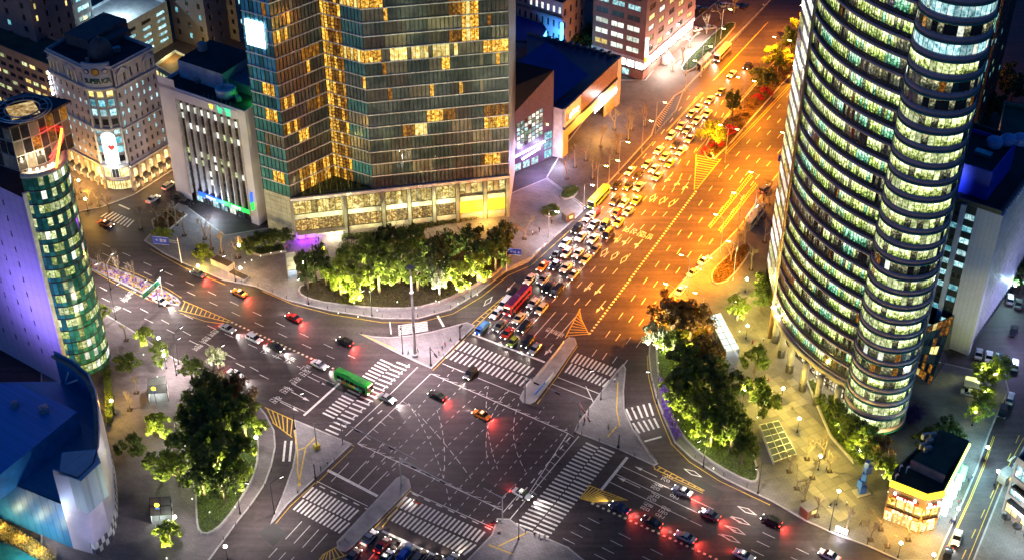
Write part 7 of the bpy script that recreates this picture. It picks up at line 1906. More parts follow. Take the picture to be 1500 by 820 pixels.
for px, wd in (((1082, 176), 4), ((1092, 168), 4), ((1098, 158), 4), ((1062, 214), 3), ((1040, 228), 3), ((1086, 185), 3), ((1103, 152), 4), ((1138, 122), 4)): shrub(px, 'brown', wd, 2.0, "round clipped bronze shrub on the avenue median", "clipped shrubs on the median")
for px in ((240, 352), (300, 378)): shrub(px, 'lime', 6, 4.4, "big round evergreen shrub by the cross road pavement", "evergreen shrubs by the cross road", .14)
lamp("shrub_light", 'POINT', P(297, 386) + Vector((0, -3, 1.5)), 500, (1, .75, .1), None, .3)
for px in ((1300, 560), (1335, 612), (1340, 606)): shrub(px, 'violet', 5, 1.5, "violet-leaved shrub beside the tower foot", "violet shrubs at the tower foot", .14)
for px in ((800, 311), (810, 308), (832, 282), (840, 280), (812, 314)): shrub(px, 'mid', 4, 1.6, "low shrub in the small oval bed by the avenue", "low shrubs in the oval beds", .5)
far = "dark trees in the back court"
for px in ((205, 25), (225, 15), (240, 35), (215, 40), (850, 85), (862, 70), (870, 88), (235, 8), (1470, 130), (1480, 150), (1450, 175), (1495, 430), (1490, 405)): tree(px, 'dark', 9, 8, "dark leafy tree between the back buildings", far, 0)
# bare street trees
def bare_mesh(seed):
    rg = random.Random(seed); b = MB()
    def grow(p, d, L, r_, lv):
        q = p + d * L; b.tube(p, q, r_, r_ * .72, 5 if lv < 2 else 3, False)
        if lv >= 5: return
        for k in range(3 if lv in (1, 2, 3) else 2):
            nd = (d + Vector((rg.gauss(0, .42), rg.gauss(0, .42), rg.gauss(.10, .22)))).normalized(); grow(q, nd, L * rg.uniform(.62, .82), r_ * .62, lv + 1)
    grow(Vector((0, 0, 0)), Vector((0, 0, 1)), .28, .03, 0)
    me = bpy.data.meshes.new("branches"); me.from_pydata(b.v, [], b.f); me.materials.append(mat("pale_bark", (.24, .19, .14), .8, var=.3, scale=2)); return me
BARE = [bare_mesh(s_) for s_ in range(5)]
def bare(px, h, label, group, z=.14):
    T = thing("bare_tree", label, "tree", P(*px, z), group); ORG[T.name] = Vector()
    t = bpy.data.objects.new("branches", BARE[random.randrange(5)]); C.objects.link(t); t.parent = T; t.scale = (h, h, h); t.rotation_euler = (0, 0, random.uniform(0, 6.28))
    b = MB(); b.box((0, 0, .02), (1.3, 1.3, .05)); b.build("tree_pit", SOIL, T)
for px in ((868, 262), (892, 245), (905, 225), (920, 205), (858, 235), (880, 215), (900, 190), (842, 245), (925, 190), (768, 350), (945, 185), (830, 262)): bare(px, 9, "bare pale tree on the gallery pavement beside the avenue", "bare trees by the gallery")
for px in ((985, 105), (1010, 70), (1035, 50), (1055, 30), (1000, 95), (1075, 20)): bare(px, 8, "bare tree by the office block terrace", "bare trees at the office terrace")
for px in ((206, 335), (232, 330), (247, 335), (310, 365), (325, 370), (348, 378), (300, 350), (258, 330), (270, 345)): bare(px, 8.5, "bare tree along the bank forecourt", "bare trees at the bank")
for px in ((130, 385), (158, 397), (176, 405), (198, 415), (145, 390)): bare(px, 7.5, "bare white-lit tree on the flower median", "bare trees on the flower median", .3)
for px in ((118, 292), (132, 300), (145, 302), (160, 310), (112, 285)): bare(px, 7, "bare tree before the arched shop windows", "bare trees by the arches")
for px in ((185, 498), (178, 530), (200, 575), (190, 600), (330, 570)): bare(px, 6.5, "bare small tree on the garden plaza", "bare trees on the garden plaza")
for px in ((1108, 330), (1118, 320), (1090, 360), (1080, 370), (1126, 300), (1100, 395), (1132, 330), (1070, 385), (1120, 355)): bare(px, 8.5, "bare tree at the tower plaza kerb", "bare trees at the plaza kerb")
for px in ((1156, 690), (1167, 715), (1178, 735), (1190, 700), (1206, 668), (1215, 690), (1275, 790), (1290, 775), (1330, 790), (1300, 800), (1196, 755), (1240, 775), (1182, 672)): bare(px, 7.5, "bare tree on the tower plaza near the corner shop house", "bare trees by the shop house")

# ------------------------------------------------------------------ ground cover, hedges, flowers (uncountable)
def cover(name, inn, z, m, n, h=.35, leaf=.22, label=None, seed=3):
    rg = random.Random(seed); b = MB(); pts = [Vector(p) for p in inn]
    x0, x1 = min(p.x for p in pts), max(p.x for p in pts); y0, y1 = min(p.y for p in pts), max(p.y for p in pts)
    def inside(x, y):
        c = False; j = len(pts) - 1
        for i in range(len(pts)):
            if (pts[i].y > y) != (pts[j].y > y) and x < (pts[j].x - pts[i].x) * (y - pts[i].y) / (pts[j].y - pts[i].y) + pts[i].x: c = not c
            j = i
        return c
    k = 0
    while k < n:
        x, y = rg.uniform(x0, x1), rg.uniform(y0, y1)
        if not inside(x, y): continue
        k += 1; s_ = leaf * rg.uniform(.6, 1.4); a = rg.uniform(0, 6.28); dx, dy = math.cos(a) * s_, math.sin(a) * s_; zz = z + h * rg.random(); t = rg.uniform(-.5, .5) * s_
        b.poly([(x - dx, y - dy, zz - t), (x + dy * .6, y - dx * .6, zz + .1), (x + dx, y + dy, zz + t), (x - dy * .6, y + dx * .6, zz - .05)])
    o = b.build(name, m); tag(o, label or "low green ground cover filling the planted bed", "ground cover", None, "stuff")
cover("ground_cover", BEDS['hotel'][1], BEDS['hotel'][2], leafmat("leaf_cover", (.03, .035, .01), (.12, .10, .02)), 6000)
cover("grass", BEDS['west'][1], BEDS['west'][2], LEAF['mid'], 5000, .2, .2)
cover("grass", BEDS['east'][1], BEDS['east'][2], LEAF['mid'], 6000, .3, .22)
cover("ground_cover", BEDS['avenue_median'][1], BEDS['avenue_median'][2], LEAF['brown'], 4000, .4, .3)
cover("grass", BEDS['flower_median'][1], BEDS['flower_median'][2], LEAF['mid'], 2500, .15, .2)
fl = {'violet': leafmat("flower_violet", (.10, .03, .35), (.25, .12, .6)), 'yellow': leafmat("flower_yellow", (.5, .25, .02), (.65, .42, .05)), 'white': leafmat("flower_white", (.5, .45, .45), (.7, .68, .7))}
for i, m_ in enumerate(fl.values()): cover("flower_bed", BEDS['flower_median'][1], BEDS['flower_median'][2] + .15, m_, 450, .15, .42, "violet, yellow and white flowers on the cross road median", 20 + i)
cover("flower_bed", [P(x, y).to_2d() for x, y in ((965, 555), (975, 560), (985, 610), (1000, 640), (990, 645), (972, 610))], .65, fl['violet'], 500, .3, .35, "violet flowers along the east garden edge", 31)
for k, m_ in (('strip', LEAF['dark']), ('r1', LEAF['mid']), ('r2', LEAF['mid']), ('front', LEAF['dark']), ('bank', LEAF['brown']), ('tower1', LEAF['mid']), ('oval', LEAF['brown'])): cover("ground_cover", BEDS[k][1], BEDS[k][2], m_, 1200, .5, .3)
cover("lit_hedge", [P(x, y).to_2d() for x, y in ((-30, 762), (5, 768), (60, 800), (85, 822), (70, 830), (20, 800), (-30, 785))], .4, leafmat("leaf_golden", (.20, .13, .02), (.4, .3, .06)), 2500, 1.2, .22, "warm lit hedge beside the pool", 5)
for px in ((5, 775), (35, 790), (62, 808)): lamp("hedge_light", 'POINT', P(*px) + Vector((0, -1, 2.4)), 380, (1, .75, .3), None, .2)
cover("wall_hedge", [P(x, y).to_2d() for x, y in ((152, 545), (162, 540), (168, 600), (165, 625), (157, 620))], .2, LEAF['lime'], 1500, 2.2, .25, "tall hedge lit yellow at the round-front tower", 6)
hm = [((560, 345), (640, 330)), ((640, 330), (706, 318)), ((500, 350), (560, 345))]
for a, b_ in hm:
    A, B = P(*a), P(*b_); d = (B - A).normalized(); n_ = Vector((-d.y, d.x, 0)) * 1.0
    cover("clipped_hedge", [(A - n_).to_2d(), (B - n_).to_2d(), (B + n_).to_2d(), (A + n_).to_2d()], .2, LEAF['dark'], 1200, 1.0, .22, "clipped dark hedge below the hotel windows", 9)
# ------------------------------------------------------------------ bollards and railings along the kerbs
b = MB(); b.lathe((0, 0, 0), [(.10, 0), (.10, .06), (.07, .08), (.065, .82), (.08, .84), (.08, .92), (.04, .98)], 8); BOL = b.build("bollard", DARKM, None, True)
first = [True]
def bollards(px, gap, label, z=.15):
    w_ = [P(*q, z) for q in px]
    for a, b_ in zip(w_, w_[1:]):
        n_ = max(1, int((b_ - a).length / gap))
        for i in range(n_):
            o = BOL if first[0] else BOL.copy()
            if not first[0]: C.objects.link(o)
            first[0] = False; o.location = lerp(a, b_, i / n_); tag(o, label, "bollard", label)
bollards([(378, 419), (420, 437), (480, 452), (560, 464), (612, 464), (660, 451), (700, 427), (740, 396)], 4.2, "black bollard on the hotel plaza kerb")
bollards([(530, 489), (572, 493), (632, 485), (684, 472)], 3.6, "black bollard on the traffic island near the hotel")
bollards([(697, 478), (634, 537)], 4.5, "black bollard on the island's avenue edge")
bollards([(956, 560), (972, 608), (990, 645), (1018, 670), (1060, 696), (1094, 712), (1132, 730)], 4.2, "black bollard on the east garden kerb")
bollards([(852, 636), (904, 655), (956, 680)], 4.2, "black bollard on the island below the tower")
bollards([(398, 690), (388, 712), (366, 744), (345, 768), (310, 812)], 4.2, "black bollard on the west garden kerb")
bollards([(462, 700), (490, 674), (514, 651)], 4.5, "black bollard on the island by the signal gantry")
bollards([(1230, 782), (1270, 797), (1320, 818)], 3.6, "black bollard at the shop house pavement edge")
def railing(px, label, z=.15, m=DARKM):
    w_ = [P(*q, z) for q in px]
    T = thing("railing", label, "railing", w_[0])
    for a, b_ in zip(w_, w_[1:]):
        n_ = max(1, round((b_ - a).length / 3.2)); d = (b_ - a) / n_
        for i in range(n_):
            p = a + d * i; q = p + d
            bb = MB(); bb.tube(p, p + Vector((0, 0, 1.0)), .05, .05, 6); bb.build("post", m, T)
            bb = MB(); 
            for h in (.25, .6, .95): bb.tube(p + Vector((0, 0, h)), q + Vector((0, 0, h)), .035, .035, 5, False)
            bb.build("rail_panel", m, T)
railing([(428, 684), (419, 711), (408, 738), (399, 760)], "dark railing on the island's slip lane edge near the gantry")
railing([(918, 545), (915, 575), (916, 600)], "dark railing along the island's slip lane top")
railing([(930, 632), (942, 652), (955, 670), (962, 678)], "white-backed railing along the island's slip lane foot", m=STEEL)
railing([(826, 503), (800, 537), (772, 572)], "steel railing on the avenue median island", m=STEEL)
railing([(838, 498), (844, 502)], "short steel railing at the median island tip", m=STEEL)
railing([(497, 798), (505, 792), (512, 798)], "dark corner railing on the near median island")
railing([(962, 196), (990, 164), (1000, 138), (1035, 101), (1080, 56), (1120, 12)], "golden lit railing at the bus bay kerb", m=STEEL)
railing([(735, 402), (775, 382), (820, 342)], "grey railing at the queue's kerb by the hotel plaza", m=STEEL)
# advertising banners on the median island
BN = thing("banner_rail", "long blue and white banner on the median island's edge", "banner", P(783, 582, .15))
A, B = P(784, 580, .17), P(811, 549, .17); d = (B - A).normalized()
for t0, t1, m_ in ((0, .55, mat("banner_blue", (.05, .18, .6), .6)), (.55, 1, mat("banner_white", (.7, .72, .75), .6))):
    a, b_ = lerp(A, B, t0), lerp(A, B, t1); c = (a + b_) / 2; piece("banner", m_, BN, (c.x, c.y, .85), ((b_ - a).length, .06, .8), math.atan2(d.y, d.x))
for t in (0, .33, .66, 1): c = lerp(A, B, t); piece("post", STEEL, BN, (c.x, c.y, .65), (.08, .08, 1.0))

# ------------------------------------------------------------------ signal masts, gantries and signs
SIGR = glow("signal_red", (1, .03, .02), 25); SIGG = glow("signal_green", (.02, 1, .5), 12)
def signal(T, p, d, colr, n=4):
    d = Vector(d).normalized(); bb = MB(); bb.box(p, (.35 * n, .3, .42), math.atan2(d.y, d.x)); hs = bb.build("signal_head", DARKM, T)
    q = Vector(p) - d * (.35 * n / 2 - .2); nrm = Vector((d.y, -d.x, 0))
    bb = MB(); bb.tube(q + nrm * .1, q + nrm * .24, .16, .16, 10); bb.tube(q - nrm * .1, q - nrm * .24, .16, .16, 10); bb.build("signal_lens", SIGR if colr == 'r' else SIGG, hs)
def mast(px, h, label, arms, base_col=None, z=.15, m=STEEL):
    """arms: (direction, length, [(distance, colour)])"""
    p = P(*px, z); T = thing("signal_mast", label, "traffic signal", p)
    bb = MB(); bb.lathe(p, [(.3, 0), (.3, .5), (.18, .6)], 10); bb.tube(p + Vector((0, 0, .5)), p + Vector((0, 0, h)), .16, .11, 10); bb.build("pole", m, T)
    if base_col: bb = MB(); bb.box(p + Vector((0, 0, .5)), (1.3, 1.3, 1.0), R(30)); bb.build("cabinet", base_col, T)
    for dr, L, heads in arms:
        d = Vector(dr).normalized(); e = p + d * L + Vector((0, 0, h - .2)); bb = MB(); bb.tube(p + Vector((0, 0, h - .4)), e, .10, .06, 8); bb.tube(p + Vector((0, 0, h)), p + d * L * .4 + Vector((0, 0, h - .25)), .03, .03, 5); bb.build("arm", m, T)
        for s_, c in heads: signal(T, p + d * s_ + Vector((0, 0, h - .55)), d, c)
    return T
YB = mat("yellow_cabinet", (.65, .5, .02), .5)
mast((464, 655), 7.5, "steel gantry pole with yellow cabinet on the traffic island", [(P(502, 650) - P(464, 655), 6.5, [])], YB)
mast((502, 650), 7.5, "long signal gantry pole reaching over the near avenue lanes", [(U2, 22, [(5, 'g'), (15, 'g')])])
mast((588, 708), 8, "signal mast on the near median island with red lights", [(U2, 27, [(4, 'r'), (8, 'r'), (12, 'r')])])
mast((736, 765), 8, "signal mast at the near corner with its arm over the junction", [(-U2, 5, []), (az(35), 5, [(4, 'r')])])
mast((769, 590), 7.5, "steel signal post on the avenue median island", [(az(60), 4, [])])
mast((847, 624), 8, "signal mast on the tower-side island with blue marker", [(-U2, 16, [(6, 'r'), (12, 'r')]), (az(160), 7, [(3, 'g'), (6, 'g')])])
mast((631, 535), 6, "dark signal post at the hotel-side island corner", [(az(150), 3.5, [(3, 'g')])], m=DARKM)
mast((906, 655), 4, "short red pedestrian signal post at the island kerb", [], m=DARKM)
mast((462, 700), 4.5, "short pedestrian signal post on the gantry island", [], m=DARKM)
mast((674, 497), 4.5, "pedestrian signal post at the hotel-side zebra", [(az(30), .8, [(.5, 'r')])], m=DARKM)
T = thing("high_mast", "very tall grey lighting mast standing on the hotel-side island", "mast", P(608, 522, .15))
p = P(608, 522, .15); bb = MB(); bb.lathe(p, [(.7, 0), (.7, .8), (.45, 1.0)], 12); bb.tube(p + Vector((0, 0, .8)), p + Vector((0, 0, 28)), .42, .22, 12); bb.build("pole", mat("mast_grey", (.30, .29, .31), .5), T)
bb = MB(); bb.lathe(p + Vector((0, 0, 27.5)), [(.5, 0), (1.0, .1), (1.0, .3), (.3, .5)], 16); bb.build("lamp_ring", STEEL, T)
for k in range(6):
    a = 6.283 * k / 6; q = p + Vector((1.0 * math.cos(a), 1.0 * math.sin(a), 27.4)); bb = MB(); bb.box(q, (.5, .4, .3), a); bb.build("floodlight", DARKM, T)
for h in (9, 10, 20): bb = MB(); bb.lathe(p + Vector((0, 0, h)), [(.42, 0), (.5, .1), (.42, .3)], 12); bb.build("collar", STEEL, T)
for k in range(3):
    a = 6.283 * (k + .25) / 3; dv = Vector((math.cos(a), math.sin(a), 0)); lamp("mast_light", 'SPOT', p + dv * 1.6 + Vector((0, 0, 27)), 19000, (1, .78, .84), T, .5, 125, .9, dv * .55 + Vector((0, 0, -1)))
def road_sign(px, h, face_dir, size, col, label, txt, boards=1, z=.15, arm=2.5, tm=None):
    p = P(*px, z); d = Vector(face_dir).normalized(); T = thing("road_sign", label, "sign", p)
    bb = MB(); bb.tube(p, p + Vector((0, 0, h + size[1] / 2)), .14, .1, 8); bb.build("pole", WHITEM, T)
    bb = MB()
    for zz in (-.3, .3): bb.tube(p + Vector((0, 0, h + zz)), p + d * (arm + size[0] * .8) + Vector((0, 0, h + zz)), .06, .06, 6)
    bb.build("arm", WHITEM, T)
    nrm = Vector((d.y, -d.x, 0)); nrm = nrm if nrm.y < 0 else -nrm; xd = Vector((-nrm.y, nrm.x, 0))
    c = p + d * (arm + size[0] / 2) + Vector((0, 0, h)) + nrm * .12
    piece("board", mat("sign_" + col, {'blue': (.02, .05, .42), 'green': (.01, .22, .13)}[col], .4), T, (c.x, c.y, c.z), (size[0], .08, size[1]), math.atan2(xd.y, xd.x))
    c = c + nrm * .05; rim = mat("sign_white_paint", (.75, .75, .75), .5)
    for zz, hh in ((size[1] / 2 - .08, .08), (-size[1] / 2 + .08, .08)): piece("border", rim, T, (c.x, c.y, c.z + zz), (size[0] - .1, .04, hh), math.atan2(xd.y, xd.x))
    text("lettering", txt, size[1] * .42, rim, T, c + nrm * .02 + Vector((0, 0, .0)), xd, ext=.01)
    return T
road_sign((266, 385), 7, -U2 + az(215) * .5, (4.6, 2.6), 'blue', "blue direction board on a white pole by the bank forecourt", "↑ 잠실")
road_sign((742, 398), 7, U2 * -.0 + az(100), (3.4, 2.2), 'blue', "blue direction board over the hotel garden kerb", "강남 ↗", arm=.6)
road_sign((1160, 262), 7, az(275), (3.8, 2.4), 'blue', "blue direction board beside the round office tower", "코엑스", arm=1.0)
road_sign((240, 440), 6.5, az(205), (7.0, 1.9), 'green', "green street-name board on a white arm over the flower median", "테헤란로", arm=.6, z=.4)
# ------------------------------------------------------------------ subway entrances, kiosks, shelters
def canopy(name, label, quad, h0, h1, roofmat, nx, ny, frame=STEEL, lightc=None, power=0, z=.15):
    A, B, Cc, D = [P(*q, z) for q in quad]      # A,B front edge; D,C back edge
    T = thing(name, label, "shelter", A)
    f = lambda u, v: lerp(lerp(A, B, u), lerp(D, Cc, u), v) + Vector((0, 0, h0 + (h1 - h0) * v))
    for i in range(nx):
        for j in range(ny):
            bb = MB(); g_ = .025; a, b_, c, e = f(i / nx + g_ / nx, j / ny + g_ / ny), f((i + 1) / nx - g_ / nx, j / ny + g_ / ny), f((i + 1) / nx - g_ / nx, (j + 1) / ny - g_ / ny), f(i / nx + g_ / nx, (j + 1) / ny - g_ / ny)
            dn = Vector((0, 0, -.08)); bb.poly([a, b_, c, e]); bb.poly([a + dn, b_ + dn, c + dn, e + dn][::-1]); bb.poly([a + dn, b_ + dn, b_, a]); bb.poly([b_ + dn, c + dn, c, b_]); bb.build("roof_pane", roofmat, T)
    bb = MB()
    for i in range(nx + 1): bb.tube(f(i / nx, 0), f(i / nx, 1), .09, .09, 5)
    for j in range(ny + 1): bb.tube(f(0, j / ny), f(1, j / ny), .09, .09, 5)
    bb.build("roof_frame", frame, T)
    for u, v in ((0, 0), (1, 0), (0, .5), (1, .5), (0, 1), (1, 1)):
        q = f(u, v); bb = MB(); bb.tube((q.x, q.y, z), q, .09, .09, 6); bb.build("post", frame, T)
    for u in (0, 1):
        bb = MB(); a, b_ = f(u, 0), f(u, 1); bb.poly([(a.x, a.y, z + .9), (b_.x, b_.y, z + .9), b_ - Vector((0, 0, .2)), a - Vector((0, 0, .2))]); bb.build("side_glass", mat("side_glass", (.10, .13, .13), .1, spec=.8), T)
        bb = MB(); cc = (a + b_) / 2; dd = b_ - a; bb.box((cc.x, cc.y, z + .45), (Vector((dd.x, dd.y, 0)).length, .2, .9), math.atan2(dd.y, dd.x)); bb.build("parapet", WHITEM, T)
    if power: c = f(.5, .5); lamp("canopy_light", 'POINT', (c.x, c.y, c.z - .9), power, lightc, T, .4)
    return T
FROST = mat("frosted_roof", (.55, .62, .62), .3)
canopy("subway_canopy", "long glazed subway canopy glowing white beside the east garden", [(1062, 529), (1082, 524), (1054, 474), (1036, 478)], 3.0, 3.6, glow("lit_frosted_glass", (.72, .92, .95), .85), 2, 6, mat("golden_frame", (.4, .3, .12), .4), (.9, 1, 1), 900)
canopy("subway_canopy", "grey glass subway entrance on the garden plaza with a lit number disc", [(218, 588), (247, 586), (245, 566), (220, 570)], 2.6, 3.4, mat("dark_roof_glass", (.10, .11, .10), .2), 2, 2, DARKM, (.8, 1, .9), 300)
canopy("subway_canopy", "white stepped subway entrance on the hotel forecourt", [(422, 408), (436, 406), (434, 384), (420, 386)], 2.6, 3.4, FROST, 1, 4, STEEL, COOLW, 250)
canopy("subway_canopy", "open subway stair cover on the garden plaza by the lit tree", [(222, 766), (254, 764), (252, 740), (222, 742)], 2.4, 2.8, mat("dark_roof_glass", (.10, .11, .10), .2), 2, 2, DARKM, (.7, 1, .85), 250)
canopy("glass_roof_well", "sunken stairwell with a glass cover on the tower plaza", [(1133, 680), (1166, 668), (1140, 621), (1112, 627)], .9, 1.2, mat("well_glass", (.10, .12, .11), .15, spec=.7), 3, 6, STEEL, (1, .95, .7), 0)
canopy("bus_shelter", "narrow bus shelter at the bus bay railing", [(1020, 102), (1026, 106), (1042, 90), (1036, 86)], 2.5, 2.6, FROST, 1, 3)
canopy("bus_shelter", "bus shelter with a lit panel at the tower plaza kerb", [(1092, 335), (1098, 339), (1120, 310), (1114, 306)], 2.5, 2.6, FROST, 1, 4)
piece_ = None
T = thing("light_panel", "glowing cyan advertising panel at the plaza bus stop", "panel", P(1108, 312, .15)); p = P(1108, 312, .15); piece("panel", glow("panel_cyan", (.5, .9, 1), 7), T, (p.x, p.y, 1.5), (1.2, .15, 2.2), R(60)); piece("foot", DARKM, T, (p.x, p.y, .27), (1.3, .3, .25), R(60)); lamp("panel_light", 'POINT', p + Vector((-.8, -.8, 1.5)), 160, (.5, .9, 1), T, .3)
T = thing("light_panel", "white glowing panel beside the bare tree at the plaza kerb", "panel", P(1232, 780, .15)); p = P(1232, 780, .15); piece("panel", glow("panel_white", (1, .98, .95), 8), T, (p.x, p.y, 1.0), (2.6, .2, 1.4), R(-30)); piece("foot", DARKM, T, (p.x, p.y, .2), (2.2, .4, .25), R(-30)); lamp("panel_light", 'POINT', p + Vector((-.6, -1, 1.2)), 180, (1, 1, 1), T, .3)
# planter kiosks on the cross road pavement
for px, sz_, lab in (((327, 390), (6.5, 2.6, 1.8), "long brown-topped kiosk box on the cross road pavement"), ((350, 405), (6.0, 2.2, .7), "low planter box on the cross road pavement edge"), ((292, 372), (4.5, 2, .6), "small planter box beside the bank forecourt tree")):
    p = P(*px, .15); T = thing("planter_box", lab, "planter", p, None); rz = math.atan2(U2.y, U2.x)
    bb = MB(); bb.box((p.x, p.y, .15 + sz_[2] / 2), sz_, rz); bb.build("box", mat("kiosk_wall", (.42, .38, .33), .6), T)
    bb = MB(); bb.box((p.x, p.y, .15 + sz_[2] + .06), (sz_[0] - .4, sz_[1] - .4, .12), rz); bb.build("top", SOIL, T)
# newspaper kiosks
for px, sz_, lab, c in (((832, 322), (3.0, 2.2, 2.6), "small dark street kiosk at the queue's kerb", (.10, .08, .08)), ((1184, 752), (3.4, 2.4, 2.6), "round-topped brown street kiosk at the cross road kerb", (.16, .08, .04)), ((1472, 703), (3.2, 2.2, 2.5), "pale street kiosk on the narrow street's pavement", (.4, .36, .32))):
    p = P(*px, .15); T = thing("street_kiosk", lab, "kiosk", p); bb = MB(); bb.box((p.x, p.y, .15 + sz_[2] / 2), sz_, R(35)); bb.build("body", mat("kiosk_" + lab[:9], c, .6), T)
    bb = MB(); bb.box((p.x, p.y, .15 + sz_[2] + .1), (sz_[0] + .4, sz_[1] + .4, .18), R(35)); bb.build("roof", mat("kiosk_roof", (.2, .18, .17), .6), T)
    q = Vector((p.x, p.y, 1.6)) + az(155) * (sz_[1] / 2 + .02); bb = MB(); bb.box(q, (sz_[0] * .7, .06, 1.0), R(-65) + R(90)); bb.build("hatch", W_YEL, T)
# blue sculpture of stacked boxes
p = P(1262, 722, .15); T = thing("blue_sculpture", "tall twisted blue sculpture of stacked blocks on a pale plinth", "sculpture", p); SCB = mat("sculpture_blue", (.02, .09, .55), .35, coat=.4)
b = MB(); b.box((p.x, p.y, .35), (3.4, 2.6, .4), R(20)); b.build("plinth", CONC, T)
zz = .55
for k, (dx, h, wd, a) in enumerate(((.0, 2.2, 1.5, 10), (-.5, 2.0, 1.6, 40), (-.2, 2.2, 1.3, 70), (.3, 2.0, 1.5, 20), (.0, 1.6, 1.2, 55))):
    b = MB(); b.box((p.x + dx, p.y + dx * .3, zz + h / 2), (wd, wd * .8, h), R(a)); b.build("block", SCB, T); zz += h * .93
# yellow litter bin and disc signs (subway numbers)
for px, h, lab in (((229, 590), 4.6, "yellow subway disc sign at the garden plaza entrance"), ((234, 760), 4.4, "yellow subway disc sign at the open stair cover"), ((475, 384), 4.6, "yellow subway disc sign on the hotel forecourt"), ((686, 352), 4.6, "yellow subway disc sign behind the hotel garden")):
    p = P(*px, .15); T = thing("disc_sign", lab, "sign", p); b = MB(); b.tube(p, p + Vector((0, 0, h)), .08, .08, 6); b.build("pole", DARKM, T); b = MB(); b.tube(p + Vector((0, -.06, h)), p + Vector((0, .06, h)), .55, .55, 14); b.build("disc", glow("disc_yellow", (1, .85, .05), 2.5), T); b = MB(); b.box(p + Vector((0, 0, h - 1.0)), (.9, .1, .5)); b.build("plate", mat("plate_blue", (.03, .08, .4), .4), T)
# paving slabs of the tower plaza, laid one by one
slabm = [mat("plaza_slab_%d" % i, c, .7, var=.12, scale=.5) for i, c in enumerate(((.22, .195, .165), (.185, .165, .145), (.245, .22, .185)))]
o0_ = P(1130, 560, .15); n_ = 0
def inpoly(x, y, poly):
    c = False; j = len(poly) - 1
    for i in range(len(poly)):
        if (poly[i].y > y) != (poly[j].y > y) and x < (poly[j].x - poly[i].x) * (y - poly[i].y) / (poly[j].y - poly[i].y) + poly[i].x: c = not c
        j = i
    return c
region = [P(*q) for q in ((1098, 560), (1122, 548), (1160, 558), (1178, 590), (1215, 640), (1255, 690), (1240, 705), (1262, 740), (1225, 765), (1190, 735), (1172, 690), (1150, 660), (1138, 612), (1112, 600))]
e1, e2 = az(152), az(62)
for i in range(-14, 30):
    for j in range(-12, 16):
        c = o0_ + e1 * (i * 2.3) + e2 * (j * 2.3)
        if n_ < 300 and inpoly(c.x, c.y, region):
            piece("paving_slab", slabm[random.randrange(3)], tower_plaza, (c.x, c.y, .15 + random.uniform(-.004, .004)), (2.2, 2.2, .06), math.atan2(e1.y, e1.x)); n_ += 1
# ------------------------------------------------------------------ labels: tell look-alikes apart by what stands nearest to them
ORD = ["nearest", "second nearest", "third nearest", "fourth nearest", "fifth nearest", "sixth nearest"]
def tell_apart(group, marks, short):
    """marks: (name, place); every thing of the group takes its closest landmark and its rank there"""
    obs = [o for o in scn.objects if o.get("group") == group]
    same = {}
    for o in obs: same.setdefault(o["label"], []).append(o)
    for lab, lst in same.items():
        if len(lst) < 2: continue
        by = {}
        for o in lst:
            nm, p = min(marks, key=lambda m_: (Vector(o.location[:2]) - Vector(m_[1][:2])).length); by.setdefault(nm, []).append(((Vector(o.location[:2]) - Vector(p[:2])).length, o))
        for nm, l2 in by.items():
            l2.sort(key=lambda t: t[0])
            for k, (_, o) in enumerate(l2):
                if k < 6:
                    t = "%s, %s to the %s" % (short(lab), ORD[k], nm)
                    for cut in (" from below", " broad", " with red tail lights", " yellow-green"):
                        if len(t.split()) > 16: t = t.replace(cut, "")
                    o["label"] = t
CAR_MARKS = [("crimson coach", P(758, 441)), ("lime bus", P(877, 290)), ("blue pick-up truck", P(706, 480)), ("orange taxi", P(795, 389)), ("clipped median shrubs", P(1040, 228)), ("red hatchback", P(903, 312))]
tell_apart(Q, CAR_MARKS, lambda s: s.replace(" waiting in the avenue's queue at the crossing", " in the avenue queue").replace(" with a roof sign", ""))
tell_apart(hg, [("high mast", P(608, 522)), ("pale conifer", P(644, 432)), ("blue direction board", P(742, 398)), ("hotel forecourt", P(430, 400))], lambda s: s.replace(" above an uplight", "").replace(" bed", ""))
tell_apart(wg, [("signal gantry pole", P(464, 655)), ("grey subway entrance", P(232, 578)), ("open stair cover", P(238, 752))], lambda s: s)
tell_apart(eg, [("glazed subway canopy", P(1058, 500)), ("sunken stairwell", P(1138, 650)), ("median island", P(810, 550))], lambda s: s.replace(", east garden", "").replace(" in the east garden", "").replace("garden tree", "east garden tree").replace("bronze-leaved tree", "bronze-leaved east garden tree").replace("dark leafy tree", "dark leafy east garden tree").replace(" above an uplight", ""))
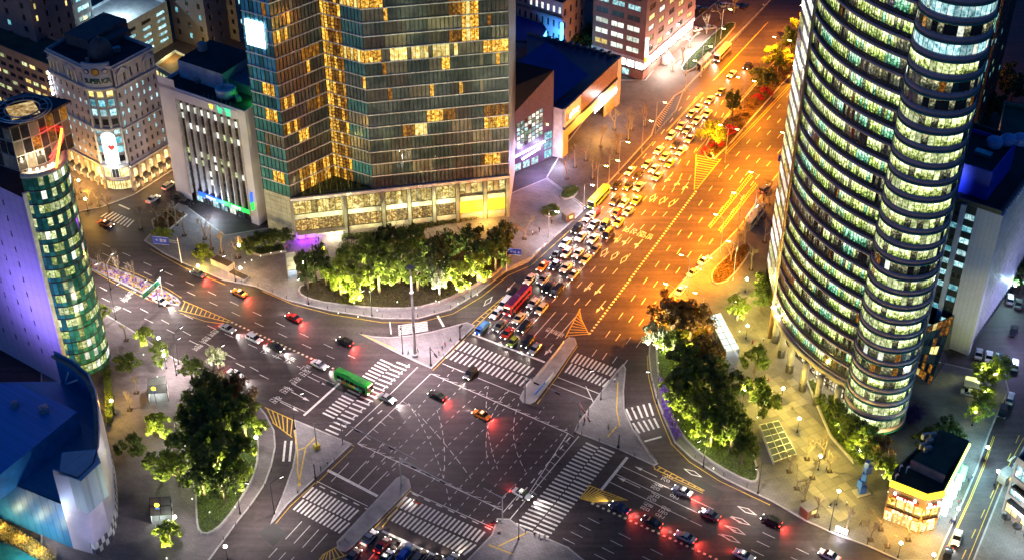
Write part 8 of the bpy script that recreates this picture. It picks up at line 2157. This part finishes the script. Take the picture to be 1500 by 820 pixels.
tell_apart(mg, [("bus bay", P(1086, 77)), ("hatched median tip", P(1020, 270))], lambda s: s)
tell_apart(M_, [("green bus", P(518, 560)), ("flower median", P(230, 430)), ("near median island", P(590, 705)), ("hatched turning lane", P(880, 725))], lambda s: s.replace(" with its headlights on", "").replace(" with red tail lights", "").replace(" with a roof sign", ""))
tell_apart(B_, [("blue flatbed truck", P(594, 809))], lambda s: s.replace(" facing the crossing", ""))
tell_apart(pg, [("grey subway entrance", P(232, 578)), ("open stair cover", P(238, 752))], lambda s: s.replace(" on the garden plaza paving", " on the garden plaza"))
tell_apart("young trees on the tower plaza", [("glazed subway canopy", P(1058, 500)), ("sunken stairwell", P(1138, 650))], lambda s: s)
tell_apart("bushy trees at the tower foot", [("blue sculpture", P(1262, 722)), ("glass lobby", P(1361, 563))], lambda s: s.replace(" of the round office tower", " of the round tower"))
tell_apart("dark trees in the back court", [("beige block", P(822, 100)), ("pale roof block", P(182, 72)), ("bright market hall", P(1452, 246)), ("stone slab block", P(1470, 430))], lambda s: s)
sid = lambda s: s
tell_apart("bare trees by the shop house", [("blue sculpture", P(1262, 722)), ("white glowing panel", P(1232, 780)), ("brown street kiosk", P(1184, 752)), ("corner shop house", P(1330, 770))], lambda s: s.replace(" near the corner shop house", ""))
tell_apart("bare trees by the gallery", [("dark street kiosk", P(832, 322)), ("golden portal", P(865, 190)), ("yellow hatched crossing", P(965, 165))], lambda s: s.replace(" beside the avenue", ""))
tell_apart("bare trees at the bank", [("blue direction board", P(266, 385)), ("brown-topped kiosk box", P(327, 390)), ("side street zebra", P(170, 320))], sid)
tell_apart("bare trees at the plaza kerb", [("glowing cyan panel", P(1108, 312)), ("oval planting bed", P(1070, 390))], sid)
tell_apart("lime trees at the drop-off bay", [("white box van", P(1426, 563))], sid)
tell_apart("amber globe lamps on the pavements", [("arched shop windows", P(140, 280)), ("corner shop house", P(1330, 770)), ("brown-topped kiosk box", P(327, 390)), ("round-front tower", P(150, 590)), ("hotel forecourt", P(445, 405))], sid)
